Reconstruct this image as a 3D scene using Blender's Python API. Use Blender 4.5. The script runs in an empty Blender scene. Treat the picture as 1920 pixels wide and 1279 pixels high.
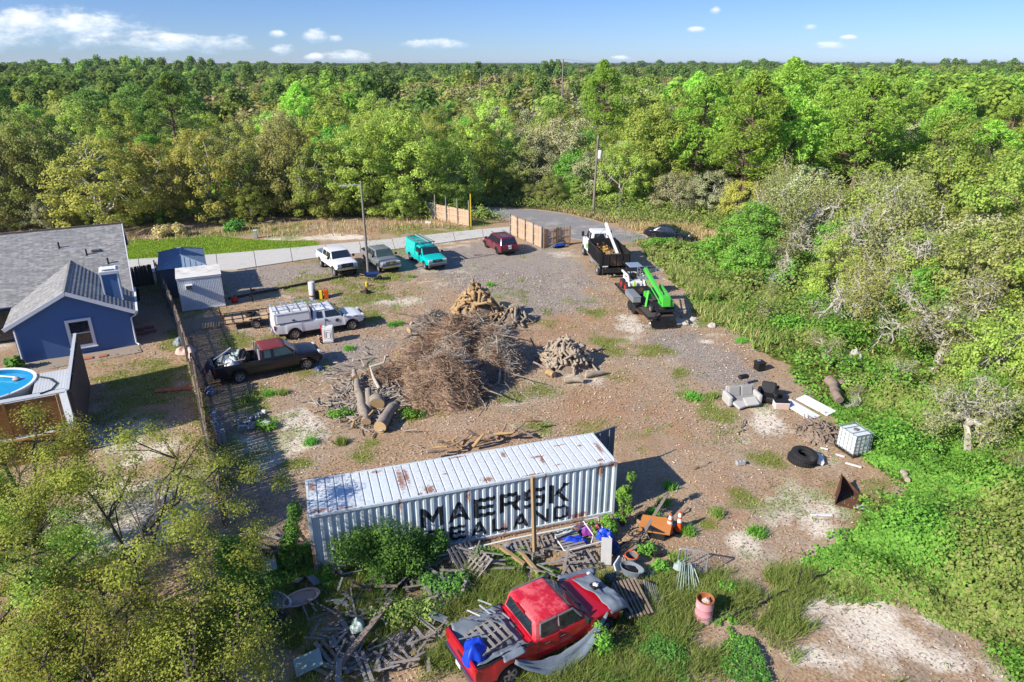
import bpy, bmesh, math, random
import numpy as np
from mathutils import Vector, Matrix
R = math.radians
SC = bpy.context.scene
COL = SC.collection
rnd = random.Random(11)
NP = np.random.default_rng(7)
# ---------------------------------------------------------------- camera, sky, sun, exposure
CAM_H = 17.7
PITCH = math.atan(521.5 / 1280.0)
cam_d = bpy.data.cameras.new('camera')
cam_d.lens = 24.0
cam_d.sensor_width = 36.0
cam_d.clip_start = 0.1
cam_d.clip_end = 60000.0
cam = bpy.data.objects.new('camera', cam_d)
COL.objects.link(cam)
cam.location = (0, 0, CAM_H)
cam.rotation_euler = (R(90) - PITCH, 0, 0)
SC.camera = cam
SUN_EL = R(31.5)
SUN_TO = Vector((0.835 * math.cos(SUN_EL), 0.55 * math.cos(SUN_EL), -math.sin(SUN_EL)))   # way the light travels
sun_d = bpy.data.lights.new('sun', 'SUN')
sun_d.energy = 4.2
sun_d.angle = R(0.55)
sun_d.color = (1.0, 0.93, 0.82)
sun = bpy.data.objects.new('sun', sun_d)
COL.objects.link(sun)
sun.rotation_euler = SUN_TO.to_track_quat('-Z', 'Y').to_euler()
SC.view_settings.view_transform = 'Standard'
SC.view_settings.look = 'None'
SC.view_settings.exposure = 1.02
SC.view_settings.gamma = 1.0
SC.view_settings.use_curve_mapping = False
SC.render.engine = 'CYCLES'
SC.cycles.max_bounces = 6
SC.cycles.diffuse_bounces = 3
SC.cycles.glossy_bounces = 3
SC.cycles.transmission_bounces = 4
SC.cycles.transparent_max_bounces = 6
SC.cycles.use_denoising = True
SC.cycles.caustics_reflective = False
SC.cycles.caustics_refractive = False
class N:
 """small helper round a node tree"""
 def __init__(s, tree):
  s.t = tree
  s.n = tree.nodes
  s.l = tree.links
 def add(s, typ, props=None, **ins):
  nd = s.n.new(typ)
  for k, v in (props or {}).items():
   setattr(nd, k, v)
  for k, v in ins.items():
   key = int(k[1:]) if k[0] == 'i' and k[1:].isdigit() else k.replace('_', ' ')
   s.put(nd.inputs[key], v)
  return nd
 def put(s, sock, v):
  if isinstance(v, bpy.types.Node):
   s.l.new(v.outputs[0], sock)
  elif isinstance(v, bpy.types.NodeSocket):
   s.l.new(v, sock)
  else:
   if sock.type == 'RGBA' and len(v) == 3:
    v = (*v, 1)
   sock.default_value = v
 def math(s, op, a, b=0.0, c=0.0, clamp=False):
  nd = s.n.new('ShaderNodeMath')
  nd.operation = op
  nd.use_clamp = clamp
  s.put(nd.inputs[0], a)
  s.put(nd.inputs[1], b)
  s.put(nd.inputs[2], c)
  return nd
 def vmath(s, op, a, b=(0, 0, 0)):
  nd = s.n.new('ShaderNodeVectorMath')
  nd.operation = op
  s.put(nd.inputs[0], a)
  s.put(nd.inputs[1], b)
  return nd
 def noise(s, vec, scale, detail=4.0, rough=0.55):
  return s.add('ShaderNodeTexNoise', Vector=vec, Scale=scale, Detail=detail, Roughness=rough)
 def ramp(s, fac, stops):
  nd = s.n.new('ShaderNodeValToRGB')
  s.put(nd.inputs[0], fac)
  e = nd.color_ramp.elements
  while len(e) < len(stops):
   e.new(0.5)
  for el, (p, c) in zip(e, stops):
   el.position = p
   el.color = (*c, 1) if len(c) == 3 else c
  return nd
 def mix(s, fac, a, b, mode='MIX'):
  nd = s.n.new('ShaderNodeMix')
  nd.data_type = 'RGBA'
  nd.blend_type = mode
  s.put(nd.inputs[0], fac)
  s.put(nd.inputs[6], a)
  s.put(nd.inputs[7], b)
  return nd.outputs[2]
 def step(s, v, lo, hi):
  nd = s.n.new('ShaderNodeMapRange')
  nd.interpolation_type = 'SMOOTHSTEP'
  s.put(nd.inputs[0], v)
  nd.inputs[1].default_value = lo
  nd.inputs[2].default_value = hi
  return nd
# ---------------------------------------------------------------- world: Nishita sky with cumulus clouds
world = bpy.data.worlds.new('World')
SC.world = world
world.use_nodes = True
w = N(world.node_tree)
w.n.clear()
sky = w.add('ShaderNodeTexSky', dict(sky_type='NISHITA', sun_disc=False, sun_elevation=SUN_EL,
   sun_rotation=math.atan2(-0.835, -0.55), altitude=0.0, air_density=0.75, dust_density=0.15, ozone_density=5.0))
tc = w.add('ShaderNodeTexCoord')
sep = w.add('ShaderNodeSeparateXYZ', Vector=tc.outputs['Generated'])
gx, gy, gz = sep.outputs
flat = w.math('SQRT', w.math('ADD', w.math('MULTIPLY', gx, gx), w.math('MULTIPLY', gy, gy)))
elev = w.math('DIVIDE', gz, flat)                       # tangent of the elevation
azim = w.math('ARCTAN2', gx, gy)                        # 0 straight ahead, to the right positive
# the same pale blue lies all round the horizon; the clouds sit in it
cvec = w.add('ShaderNodeCombineXYZ', X=w.math('MULTIPLY', azim, 1.0), Y=w.math('MULTIPLY', elev, 2.2), Z=0.0)
n1 = w.noise(cvec, 24.0, 9.0, 0.66)
n2 = w.noise(cvec, 5.0, 5.0, 0.6)
def sky_dir(px, py):
 u = (px - 960) / 1280.0
 v = (py - 639.5) / 1280.0
 d = math.sin(PITCH) + v * math.cos(PITCH)
 f = math.cos(PITCH) - v * math.sin(PITCH)
 return math.atan2(u, f), -d / math.hypot(u, f)
dens = None
bright = None
CLOUDS = [(60, 52, 165, 32), (165, 50, 110, 26), (330, 82, 130, 17), (400, 76, 55, 12), (592, 68, 27, 14), (628, 74, 14, 7), (520, 64, 16, 7),
          (528, 94, 26, 10), (590, 108, 22, 8), (650, 107, 46, 13), (1341, 20, 11, 8), (1306, 56, 18, 6), (1520, 51, 14, 6), (1590, 71, 14, 5),
          (1556, 87, 28, 8), (-260, 60, 190, 40), (2120, 62, 90, 18), (2350, 40, 160, 30), (820, 84, 70, 10), (1165, 109, 22, 5)]
for (px, py, rx, ry) in CLOUDS:
 a0, e0 = sky_dir(px, py)
 ra = rx / 1280.0
 re = ry / 1280.0
 da = w.math('DIVIDE', w.math('SUBTRACT', azim, a0), ra)
 de = w.math('DIVIDE', w.math('SUBTRACT', elev, e0), re)
 # flat base: below the middle the cloud falls off faster
 rr = w.math('ADD', w.math('MULTIPLY', da, da), w.math('MULTIPLY', de, de))
 f = w.math('SUBTRACT', 1.0, rr)
 dens = f if dens is None else w.math('MAXIMUM', dens, f)
 b = w.math('ADD', w.math('MULTIPLY', de, 0.7), 0.42, clamp=True)
 b = w.math('MULTIPLY', b, w.step(f, -0.6, 0.2))
 bright = b if bright is None else w.math('MAXIMUM', bright, b)
far_bank = w.math('MULTIPLY', w.step(n2, 0.60, 0.80), w.step(elev, 0.06, 0.16))
thick = w.math('ADD', dens, w.math('MULTIPLY', w.math('SUBTRACT', n1, 0.5), 3.4))
cover = w.math('MAXIMUM', w.math('MULTIPLY', w.step(thick, 0.05, 1.5), 0.95), w.math('MULTIPLY', far_bank, 0.6))
lit = w.mix(w.math('ADD', bright, w.math('MULTIPLY', w.math('SUBTRACT', n1, 0.5), 0.9), clamp=True), (1.9, 2.5, 3.2), (4.3, 4.3, 4.3))  # sunlit tops and shaded undersides painted into the cloud colour
hazeband = w.step(elev, 1.2, 0.0)
blue = w.mix(hazeband, w.mix(1.0, sky, (0.62, 0.70, 0.82), 'MULTIPLY'), w.mix(1.0, sky, (0.305, 0.34, 0.44), 'MULTIPLY'))
skycol = w.mix(cover, blue, lit)
bg = w.add('ShaderNodeBackground', Color=skycol, Strength=0.15)
out = w.add('ShaderNodeOutputWorld')
w.l.new(bg.outputs[0], out.inputs[0])
# ---------------------------------------------------------------- where things stand: photograph pixel -> metres on a level plane
def P(px, py, z=0.0):
 u = (px - 960) / 1280.0
 v = (py - 639.5) / 1280.0
 d = math.sin(PITCH) + v * math.cos(PITCH)
 f = math.cos(PITCH) - v * math.sin(PITCH)
 t = (CAM_H - z) / d
 return Vector((u * t, f * t, z))
E1 = Vector((math.cos(R(28.5)), math.sin(R(28.5)), 0))      # the lot's two directions
E2 = Vector((-math.sin(R(28.5)), math.cos(R(28.5)), 0))
LOT = R(28.5)
# ---------------------------------------------------------------- materials
def mat(name, col, rough=0.7, metal=0.0, var=0.12, scale=3.0, bump=0.0, bscale=20.0, dirt=None, dscale=1.2, damt=0.5, alpha=None, spec=0.3, coat=0.0):
 m = bpy.data.materials.new(name)
 m.use_nodes = True
 g = N(m.node_tree)
 b = g.n['Principled BSDF']
 co = g.add('ShaderNodeTexCoord').outputs['Object']
 nz = g.noise(co, scale, 5.0, 0.6)
 col = tuple(x * 0.84 for x in col)
 c = g.mix(nz, tuple(x * (1 - var) for x in col), tuple(min(1, x * (1 + var)) for x in col))
 if dirt:
  dn = g.noise(co, dscale, 7.0, 0.68)
  c = g.mix(g.step(dn, 0.62 - damt * 0.25, 0.80 - damt * 0.25), c, dirt)
 g.put(b.inputs['Base Color'], c)
 g.put(b.inputs['Roughness'], g.math('ADD', rough - 0.06, g.math('MULTIPLY', nz, 0.12)))
 b.inputs['Metallic'].default_value = metal
 b.inputs['Specular IOR Level'].default_value = spec
 b.inputs['Coat Weight'].default_value = coat
 b.inputs['Coat Roughness'].default_value = 0.08
 if bump:
  bn = g.noise(co, bscale, 4.0, 0.6)
  bm_ = g.add('ShaderNodeBump', Strength=bump, Distance=0.02, Height=bn)
  g.put(b.inputs['Normal'], bm_)
 return m
def leafmat(name, cols, trans=0.5, objvar=0.22):
 m = bpy.data.materials.new(name)
 m.use_nodes = True
 g = N(m.node_tree)
 g.n.clear()
 geo = g.add('ShaderNodeNewGeometry')
 oi = g.add('ShaderNodeObjectInfo')
 rp = g.ramp(geo.outputs['Random Per Island'], [(i / (len(cols) - 1), c) for i, c in enumerate(cols)])
 pos = g.noise(geo.outputs['Position'], 0.55, 3.0, 0.6)
 v = g.math('ADD', 1.0 - objvar, g.math('MULTIPLY', oi.outputs['Random'], 2 * objvar))
 v = g.math('MULTIPLY', v, g.math('ADD', 0.85, g.math('MULTIPLY', pos, 0.62)))
 c = g.mix(1.0, rp.outputs[0], oi.outputs['Color'], 'MULTIPLY')
 hs = g.add('ShaderNodeHueSaturation', Hue=0.5, Saturation=0.88, Value=v, Fac=1.0, Color=c)
 g.put(hs.inputs['Hue'], g.math('ADD', 0.485, g.math('MULTIPLY', oi.outputs['Random'], 0.03)))
 d = g.add('ShaderNodeBsdfDiffuse', Color=hs)
 tr = g.add('ShaderNodeBsdfTranslucent', Color=hs)
 mx = g.add('ShaderNodeMixShader', i0=trans, i1=d, i2=tr)
 o = g.add('ShaderNodeOutputMaterial')
 g.l.new(mx.outputs[0], o.inputs[0])
 return m
M = {}
M['white_paint'] = mat('white paint', (0.78, 0.79, 0.80), 0.35, var=0.06, dirt=(0.45, 0.42, 0.37), damt=0.12, coat=0.4)
M['black_paint'] = mat('black paint', (0.010, 0.011, 0.017), 0.3, var=0.3, coat=0.5)
M['faded_red'] = mat('faded red roof paint', (0.19, 0.035, 0.035), 0.5, var=0.25, dirt=(0.16, 0.12, 0.11), damt=0.3)
M['red_paint'] = mat('red paint', (0.50, 0.008, 0.022), 0.3, var=0.15, scale=1.2, coat=0.6, dirt=(0.33, 0.05, 0.05), damt=0.3)
M['red_roof'] = mat('sunburnt red roof paint', (0.56, 0.018, 0.04), 0.42, var=0.15, dirt=(0.62, 0.11, 0.12), dscale=2.2, damt=0.75)
M['teal_paint'] = mat('teal paint', (0.0, 0.50, 0.46), 0.32, var=0.08, coat=0.5)
M['grey_paint'] = mat('grey metallic paint', (0.26, 0.28, 0.29), 0.35, metal=0.35, var=0.08, coat=0.4)
M['maroon_paint'] = mat('maroon paint', (0.14, 0.010, 0.030), 0.25, var=0.1, coat=0.8)
M['navy_paint'] = mat('dark car paint', (0.010, 0.013, 0.024), 0.15, var=0.1, coat=0.9)
M['glass'] = mat('dark glass', (0.018, 0.026, 0.038), 0.05, var=0.2, spec=0.8)
M['glass_pale'] = mat('greenish glass', (0.05, 0.085, 0.075), 0.08, var=0.4, spec=0.6)
M['rubber'] = mat('tyre rubber', (0.022, 0.022, 0.024), 0.85, var=0.3, dirt=(0.10, 0.085, 0.07), damt=0.3)
M['chrome'] = mat('chrome', (0.62, 0.63, 0.65), 0.22, metal=1.0, var=0.08)
M['alloy'] = mat('alloy rim', (0.48, 0.48, 0.50), 0.35, metal=0.6, var=0.15)
M['rim_dark'] = mat('dark rim', (0.05, 0.05, 0.055), 0.4, metal=0.5)
M['plastic_black'] = mat('black plastic', (0.018, 0.018, 0.02), 0.6, var=0.3)
M['plastic_grey'] = mat('grey plastic', (0.16, 0.17, 0.18), 0.6)
M['lamp_clear'] = mat('headlamp lens', (0.62, 0.65, 0.68), 0.12, spec=0.6)
M['lamp_red'] = mat('tail lamp lens', (0.36, 0.01, 0.012), 0.2, spec=0.5)
M['plate'] = mat('number plate', (0.75, 0.76, 0.78), 0.5)
M['steel'] = mat('galvanised steel', (0.42, 0.44, 0.46), 0.42, metal=0.55, var=0.15)
M['steel_black'] = mat('black steel', (0.016, 0.016, 0.018), 0.55, var=0.4, dirt=(0.09, 0.05, 0.03), damt=0.3)
M['rust'] = mat('rusty steel', (0.13, 0.055, 0.03), 0.85, var=0.45, scale=6, dirt=(0.05, 0.03, 0.025), damt=0.5)
M['rust_light'] = mat('orange rust', (0.33, 0.12, 0.045), 0.85, var=0.4, scale=8)
M['alu'] = mat('aluminium', (0.58, 0.60, 0.62), 0.35, metal=0.5, var=0.1)
M['wood_new'] = mat('new pine boards', (0.62, 0.42, 0.24), 0.75, var=0.25, scale=5, bump=0.2)
M['wood_fence'] = mat('tan fence boards', (0.54, 0.39, 0.27), 0.8, var=0.3, scale=4, bump=0.2)
M['wood_brown'] = mat('stained brown boards', (0.30, 0.150, 0.05), 0.7, var=0.3, scale=3, bump=0.25)
M['wood_dark'] = mat('dark weathered boards', (0.085, 0.068, 0.06), 0.85, var=0.35, scale=4, bump=0.3)
M['wood_grey'] = mat('grey weathered wood', (0.27, 0.245, 0.225), 0.85, var=0.4, scale=5, bump=0.35, dirt=(0.12, 0.10, 0.085), damt=0.4)
M['wood_greybrown'] = mat('grey brown fence wood', (0.27, 0.21, 0.16), 0.85, var=0.4, scale=3, bump=0.35, dirt=(0.33, 0.29, 0.25), damt=0.3)
M['bark_log'] = mat('log bark', (0.30, 0.255, 0.205), 0.9, var=0.5, scale=7, bump=0.6, dirt=(0.13, 0.10, 0.075), dscale=4, damt=0.45)
M['bark_pale'] = mat('pale dry log', (0.36, 0.30, 0.235), 0.9, var=0.35, scale=6, bump=0.5, dirt=(0.20, 0.155, 0.11), dscale=3, damt=0.4)
M['bark_gold'] = mat('golden split wood', (0.40, 0.27, 0.135), 0.9, var=0.45, scale=6, bump=0.5, dirt=(0.17, 0.11, 0.06), dscale=4, damt=0.4)
M['cut_wood'] = mat('sawn log end', (0.52, 0.36, 0.19), 0.85, var=0.25, scale=9)
M['twig'] = mat('dry brush twigs', (0.30, 0.205, 0.14), 0.9, var=0.5, scale=1.5)
M['twig_grey'] = mat('grey brush twigs', (0.36, 0.315, 0.27), 0.9, var=0.4, scale=1.5)
M['concrete_block'] = mat('concrete block', (0.40, 0.40, 0.40), 0.9, var=0.2, scale=9, bump=0.3)
M['concrete'] = mat('pale driveway concrete', (0.56, 0.54, 0.50), 0.85, var=0.10, scale=1.4, bump=0.15, bscale=60, dirt=(0.42, 0.39, 0.35), dscale=0.5, damt=0.35)
M['asphalt'] = mat('old asphalt', (0.255, 0.245, 0.245), 0.9, var=0.14, scale=0.7, bump=0.4, bscale=50, dirt=(0.33, 0.305, 0.28), dscale=0.35, damt=0.5)
M['blue_stucco'] = mat('blue stucco', (0.085, 0.175, 0.39), 0.85, var=0.08, scale=1.2, bump=0.25, bscale=90)
M['blue_chimney'] = mat('pale blue chimney boards', (0.10, 0.21, 0.40), 0.8, var=0.08)
M['white_trim'] = mat('white trim', (0.80, 0.81, 0.83), 0.5, var=0.04)
M['blue_metal'] = mat('blue steel roof sheet', (0.25, 0.33, 0.43), 0.45, metal=0.05, var=0.1)
M['white_sheet'] = mat('white corrugated sheet', (0.72, 0.76, 0.80), 0.5, var=0.06, dirt=(0.50, 0.49, 0.45), damt=0.15)
M['white_dirty'] = mat('dirty white membrane', (0.70, 0.68, 0.63), 0.8, var=0.15, dirt=(0.42, 0.37, 0.31), dscale=1.5, damt=0.5, bump=0.5, bscale=3)
M['deck_grey'] = mat('pale grey deck boards', (0.50, 0.53, 0.56), 0.75, var=0.12, scale=3, bump=0.2)
M['pool_white'] = mat('white pool rim', (0.78, 0.79, 0.80), 0.4)
M['pool_blue'] = mat('blue pool liner', (0.012, 0.22, 0.46), 0.5, var=0.25, scale=2)
M['terracotta'] = mat('terracotta paver', (0.47, 0.15, 0.075), 0.85, var=0.2)
M['terracotta_dull'] = mat('dull red paver', (0.27, 0.10, 0.085), 0.85, var=0.2)
M['orange'] = mat('orange plastic', (0.72, 0.10, 0.015), 0.45)
M['red_plastic'] = mat('red plastic', (0.55, 0.02, 0.015), 0.45)
M['orange_board'] = mat('orange brown board', (0.45, 0.17, 0.045), 0.7, var=0.2, scale=2)
M['green_lift'] = mat('bright green machine paint', (0.075, 0.52, 0.05), 0.42, var=0.12, coat=0.2, dirt=(0.16, 0.30, 0.11), dscale=3, damt=0.35)
M['lime'] = mat('lime plastic', (0.36, 0.62, 0.02), 0.5)
M['blue_tarp'] = mat('blue tarpaulin', (0.010, 0.055, 0.55), 0.45, var=0.25, scale=5)
M['blue_dark'] = mat('dark blue plastic', (0.01, 0.035, 0.14), 0.5)
M['blue_barrow'] = mat('blue barrow tray', (0.012, 0.06, 0.28), 0.4)
M['tarp_grey'] = mat('grey tarpaulin', (0.19, 0.225, 0.265), 0.5, var=0.2, scale=3, bump=0.6, bscale=5)
M['tarp_black'] = mat('black bin bag', (0.014, 0.014, 0.015), 0.35, var=0.3)
M['cloth_dark'] = mat('plum patterned cloth', (0.115, 0.065, 0.085), 0.9, var=0.6, scale=9)
M['cloth_pale'] = mat('pale peach cloth', (0.56, 0.42, 0.36), 0.9, var=0.2)
M['white_plastic'] = mat('white plastic', (0.72, 0.73, 0.73), 0.5, var=0.08, dirt=(0.50, 0.48, 0.43), damt=0.25)
M['tote_white'] = mat('milky tote plastic', (0.68, 0.74, 0.74), 0.45, var=0.06)
M['sofa_grey'] = mat('grey sofa fabric', (0.31, 0.30, 0.29), 0.95, var=0.12, scale=4, bump=0.4)
M['sofa_pale'] = mat('pale cushion fabric', (0.45, 0.44, 0.42), 0.95, var=0.12, scale=4)
M['leather_black'] = mat('black leather', (0.016, 0.016, 0.017), 0.45, var=0.3)
M['pink_barrel'] = mat('faded pink barrel', (0.60, 0.27, 0.30), 0.75, var=0.2, scale=4, dirt=(0.62, 0.50, 0.47), damt=0.5)
M['yellow'] = mat('yellow plastic', (0.65, 0.48, 0.03), 0.5)
M['purple'] = mat('purple plastic', (0.22, 0.04, 0.28), 0.5)
M['pink'] = mat('magenta plastic', (0.48, 0.04, 0.16), 0.5)
M['green_glass'] = mat('pale green sheet plastic', (0.33, 0.42, 0.38), 0.4)
M['rock'] = mat('limestone rock', (0.46, 0.42, 0.37), 0.9, var=0.25, scale=4, bump=0.6)
M['stump_brown'] = mat('weathered stump wood', (0.27, 0.205, 0.155), 0.9, var=0.5, scale=5, bump=0.6, dirt=(0.12, 0.09, 0.07), dscale=3, damt=0.4)
M['pole_wood'] = mat('utility pole wood', (0.23, 0.19, 0.155), 0.85, var=0.3, scale=2, bump=0.3)
M['pole_light'] = mat('concrete lamp pole', (0.24, 0.215, 0.19), 0.85, var=0.15)
M['post_tan'] = mat('tan wooden post', (0.36, 0.25, 0.13), 0.8, var=0.3, scale=3, bump=0.3)
M['letter_black'] = mat('black lettering', (0.014, 0.018, 0.024), 0.6, var=0.5, scale=2.0, dirt=(0.22, 0.26, 0.29), dscale=6, damt=0.30)
M['door_blue'] = mat('blue grey steel door', (0.10, 0.14, 0.19), 0.5, var=0.15)
M['trunk_dark'] = mat('dark bark', (0.115, 0.095, 0.08), 0.95, var=0.4, scale=3, bump=0.6)
M['trunk_pale'] = mat('pale lichened bark', (0.46, 0.43, 0.37), 0.95, var=0.3, scale=4, bump=0.5, dirt=(0.27, 0.25, 0.20), dscale=2.5, damt=0.4)
M['trunk_pine'] = mat('pine bark', (0.17, 0.115, 0.085), 0.95, var=0.4, scale=3, bump=0.6)
L = {}
L['oak_green'] = leafmat('green oak leaves', [(0.16, 0.255, 0.026), (0.27, 0.38, 0.036), (0.39, 0.47, 0.065), (0.215, 0.315, 0.03)])
L['oak_olive'] = leafmat('olive oak leaves', [(0.18, 0.22, 0.045), (0.285, 0.32, 0.06), (0.38, 0.39, 0.095), (0.23, 0.27, 0.055)])
L['oak_yellow'] = leafmat('yellow flushed oak leaves', [(0.225, 0.245, 0.03), (0.345, 0.345, 0.04), (0.44, 0.415, 0.075), (0.29, 0.31, 0.036)])
L['bright'] = leafmat('fresh green leaves', [(0.09, 0.235, 0.014), (0.15, 0.35, 0.02), (0.23, 0.43, 0.035), (0.11, 0.28, 0.02)])
L['pine'] = leafmat('pine needles', [(0.14, 0.27, 0.016), (0.24, 0.42, 0.02), (0.35, 0.51, 0.038), (0.18, 0.335, 0.02)])
L['pine_dark'] = leafmat('dark pine needles', [(0.08, 0.16, 0.026), (0.145, 0.25, 0.038), (0.205, 0.31, 0.05), (0.11, 0.205, 0.032)])
L['grey'] = leafmat('grey lichen twigs', [(0.21, 0.21, 0.10), (0.29, 0.29, 0.15), (0.24, 0.28, 0.08), (0.33, 0.32, 0.19)], 0.15)
L['tan'] = leafmat('budding tan crown', [(0.25, 0.215, 0.085), (0.33, 0.285, 0.11), (0.28, 0.27, 0.08), (0.38, 0.32, 0.15)], 0.2)
L['vine'] = leafmat('bright vine leaves', [(0.075, 0.25, 0.010), (0.13, 0.37, 0.014), (0.21, 0.46, 0.026), (0.10, 0.30, 0.012)], 0.4)
L['weed'] = leafmat('weedy green leaves', [(0.12, 0.225, 0.025), (0.20, 0.33, 0.036), (0.28, 0.40, 0.055), (0.35, 0.34, 0.12)], 0.35)
L['lawn'] = leafmat('lawn grass', [(0.137, 0.252, 0.006), (0.200, 0.315, 0.011), (0.252, 0.357, 0.015)], 0.3)
L['dry'] = leafmat('dry tan grass', [(0.42, 0.31, 0.13), (0.54, 0.41, 0.19), (0.31, 0.31, 0.07), (0.48, 0.38, 0.17), (0.60, 0.47, 0.25)], 0.3)
L['oak_lime'] = leafmat('yellow green oak leaves', [(0.165, 0.21, 0.018), (0.255, 0.30, 0.024), (0.36, 0.38, 0.045), (0.21, 0.25, 0.022)])
L['bush_dark'] = leafmat('dark bush leaves', [(0.048, 0.145, 0.017), (0.085, 0.230, 0.020), (0.145, 0.315, 0.031), (0.060, 0.170, 0.020)], 0.35)
L['chip'] = leafmat('wood chips', [(0.330, 0.209, 0.121), (0.506, 0.374, 0.253), (0.231, 0.143, 0.088), (0.600, 0.495, 0.374)], 0.0)
# ---------------------------------------------------------------- mesh helpers
class MB:
 """collects boxes, tubes, prisms and sheets, then links them as ONE mesh object"""
 def __init__(s):
  s.v = []
  s.f = []
 def _put(s, vs, fs):
  o = len(s.v)
  s.v += [tuple(v) for v in vs]
  s.f += [tuple(i + o for i in f) for f in fs]
  return s
 def box(s, c, d, rz=0.0, mtx=None):
  x, y, z = d[0] / 2, d[1] / 2, d[2] / 2
  vs = [Vector(p) for p in ((-x, -y, -z), (x, -y, -z), (x, y, -z), (-x, y, -z), (-x, -y, z), (x, -y, z), (x, y, z), (-x, y, z))]
  m = mtx or Matrix.Rotation(rz, 3, 'Z')
  vs = [m @ v + Vector(c) for v in vs]
  return s._put(vs, [(3, 2, 1, 0), (4, 5, 6, 7), (0, 1, 5, 4), (1, 2, 6, 5), (2, 3, 7, 6), (3, 0, 4, 7)])
 def bar(s, a, b, w_, h_, up=(0, 0, 1)):
  """a box from point a to point b, w_ wide and h_ high"""
  a, b = Vector(a), Vector(b)
  d = b - a
  z = d.normalized()
  x = Vector(up).cross(z)
  if x.length < 1e-4:
   x = Vector((1, 0, 0)).cross(z)
  x.normalize()
  y = z.cross(x)
  m = Matrix((x, y, z)).transposed()
  return s.box((a + b) / 2, (w_, h_, d.length), mtx=m)
 def tube(s, pts, rad, n=6, cap=True):
  pts = [Vector(p) for p in pts]
  rad = rad if hasattr(rad, '__len__') else [rad] * len(pts)
  rings = []
  px_ = None
  for i, p in enumerate(pts):
   d = (pts[min(i + 1, len(pts) - 1)] - pts[max(i - 1, 0)])
   d = d.normalized() if d.length > 1e-9 else Vector((0, 0, 1))
   if px_ is None:
    px_ = d.orthogonal().normalized()
   else:
    px_ = (px_ - d * px_.dot(d))
    px_ = px_.normalized() if px_.length > 1e-6 else d.orthogonal().normalized()
   y = d.cross(px_)
   rings.append([p + (px_ * math.cos(k * 2 * math.pi / n) + y * math.sin(k * 2 * math.pi / n)) * rad[i] for k in range(n)])
  vs = [v for r in rings for v in r]
  fs = []
  for i in range(len(pts) - 1):
   for k in range(n):
    a, b = i * n + k, i * n + (k + 1) % n
    fs.append((a, b, b + n, a + n))
  if cap:
   fs.append(tuple(range(n - 1, -1, -1)))
   fs.append(tuple(range((len(pts) - 1) * n, len(pts) * n)))
  return s._put(vs, fs)
 def prism(s, poly, vec):
  """closed outline (points in 3-D, one plane) swept along vec"""
  n = len(poly)
  a = [Vector(p) for p in poly]
  b = [p + Vector(vec) for p in a]
  return s._put(a + b, [tuple(range(n - 1, -1, -1)), tuple(range(n, 2 * n))] + [(i, (i + 1) % n, n + (i + 1) % n, n + i) for i in range(n)])
 def lathe(s, prof, c, axis='Z', n=20):
  vs, fs = [], []
  m = len(prof)
  for k in range(n):
   a = 2 * math.pi * k / n
   for r, h in prof:
    p = (r * math.cos(a), r * math.sin(a), h)
    if axis == 'Y':
     p = (p[0], p[2], p[1])
    elif axis == 'X':
     p = (p[2], p[0], p[1])
    vs.append(Vector(p) + Vector(c))
  for k in range(n):
   for j in range(m - 1):
    a, b = k * m + j, ((k + 1) % n) * m + j
    fs.append((a, b, b + 1, a + 1))
  return s._put(vs, fs)
 def grid(s, fn, nu, nv):
  """sheet of nu x nv cells through fn(u, v), u and v in 0..1"""
  vs = [fn(i / nu, j / nv) for i in range(nu + 1) for j in range(nv + 1)]
  fs = [(i * (nv + 1) + j, (i + 1) * (nv + 1) + j, (i + 1) * (nv + 1) + j + 1, i * (nv + 1) + j + 1) for i in range(nu) for j in range(nv)]
  return s._put(vs, fs)
 def mesh(s, name, m, smooth=False, sharp=40):
  me = bpy.data.meshes.new(name)
  me.from_pydata(s.v, [], s.f)
  if smooth:
   me.polygons.foreach_set('use_smooth', [True] * len(me.polygons))
   me.update()
   me.set_sharp_from_angle(angle=R(sharp))
  me.materials.append(m)
  me.update()
  return me
 def build(s, name, m, parent=None, smooth=False, sharp=40, bevel=0.0, thick=0.0, recalc=True):
  me = s.mesh(name, m, smooth, sharp)
  if recalc:
   b = bmesh.new()
   b.from_mesh(me)
   bmesh.ops.recalc_face_normals(b, faces=b.faces)
   b.to_mesh(me)
   b.free()
  o = link(name, me, parent)
  if thick:
   sm = o.modifiers.new('thick', 'SOLIDIFY')
   sm.thickness = thick
  if bevel:
   bv = o.modifiers.new('bevel', 'BEVEL')
   bv.width = bevel
   bv.segments = 2
   bv.limit_method = 'ANGLE'
  return o
def link(name, me, parent=None):
 o = bpy.data.objects.new(name, me)
 COL.objects.link(o)
 if parent is not None:
  o.parent = parent
 return o
def thing(name, label, cat, loc=(0, 0, 0), rz=0.0, group=None):
 o = bpy.data.objects.new(name, None)
 o.empty_display_size = 0.2
 COL.objects.link(o)
 o.location = loc
 o.rotation_euler = (0, 0, rz)
 return tag(o, label, cat, group)
def tag(o, label, cat, group=None):
 o['label'] = label
 o['category'] = cat
 if group:
  o['group'] = group
 return o
def kind(o, k, label=None):
 o['kind'] = k
 if label:
  o['label'] = label
 return o
def dup(root, loc, rz=None, label=None, group=None, parent=None, scale=None):
 """a thing together with copies of its parts and sub-parts"""
 c = root.copy()
 COL.objects.link(c)
 c.location = loc
 if rz is not None:
  c.rotation_euler = (root.rotation_euler[0], root.rotation_euler[1], rz)
 if scale is not None:
  c.scale = scale
 if label:
  c['label'] = label
 if group:
  c['group'] = group
 for ch in root.children:
  p = ch.copy()
  COL.objects.link(p)
  p.parent = c
  for g in ch.children:
   q = g.copy()
   COL.objects.link(q)
   q.parent = p
 return c
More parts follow.
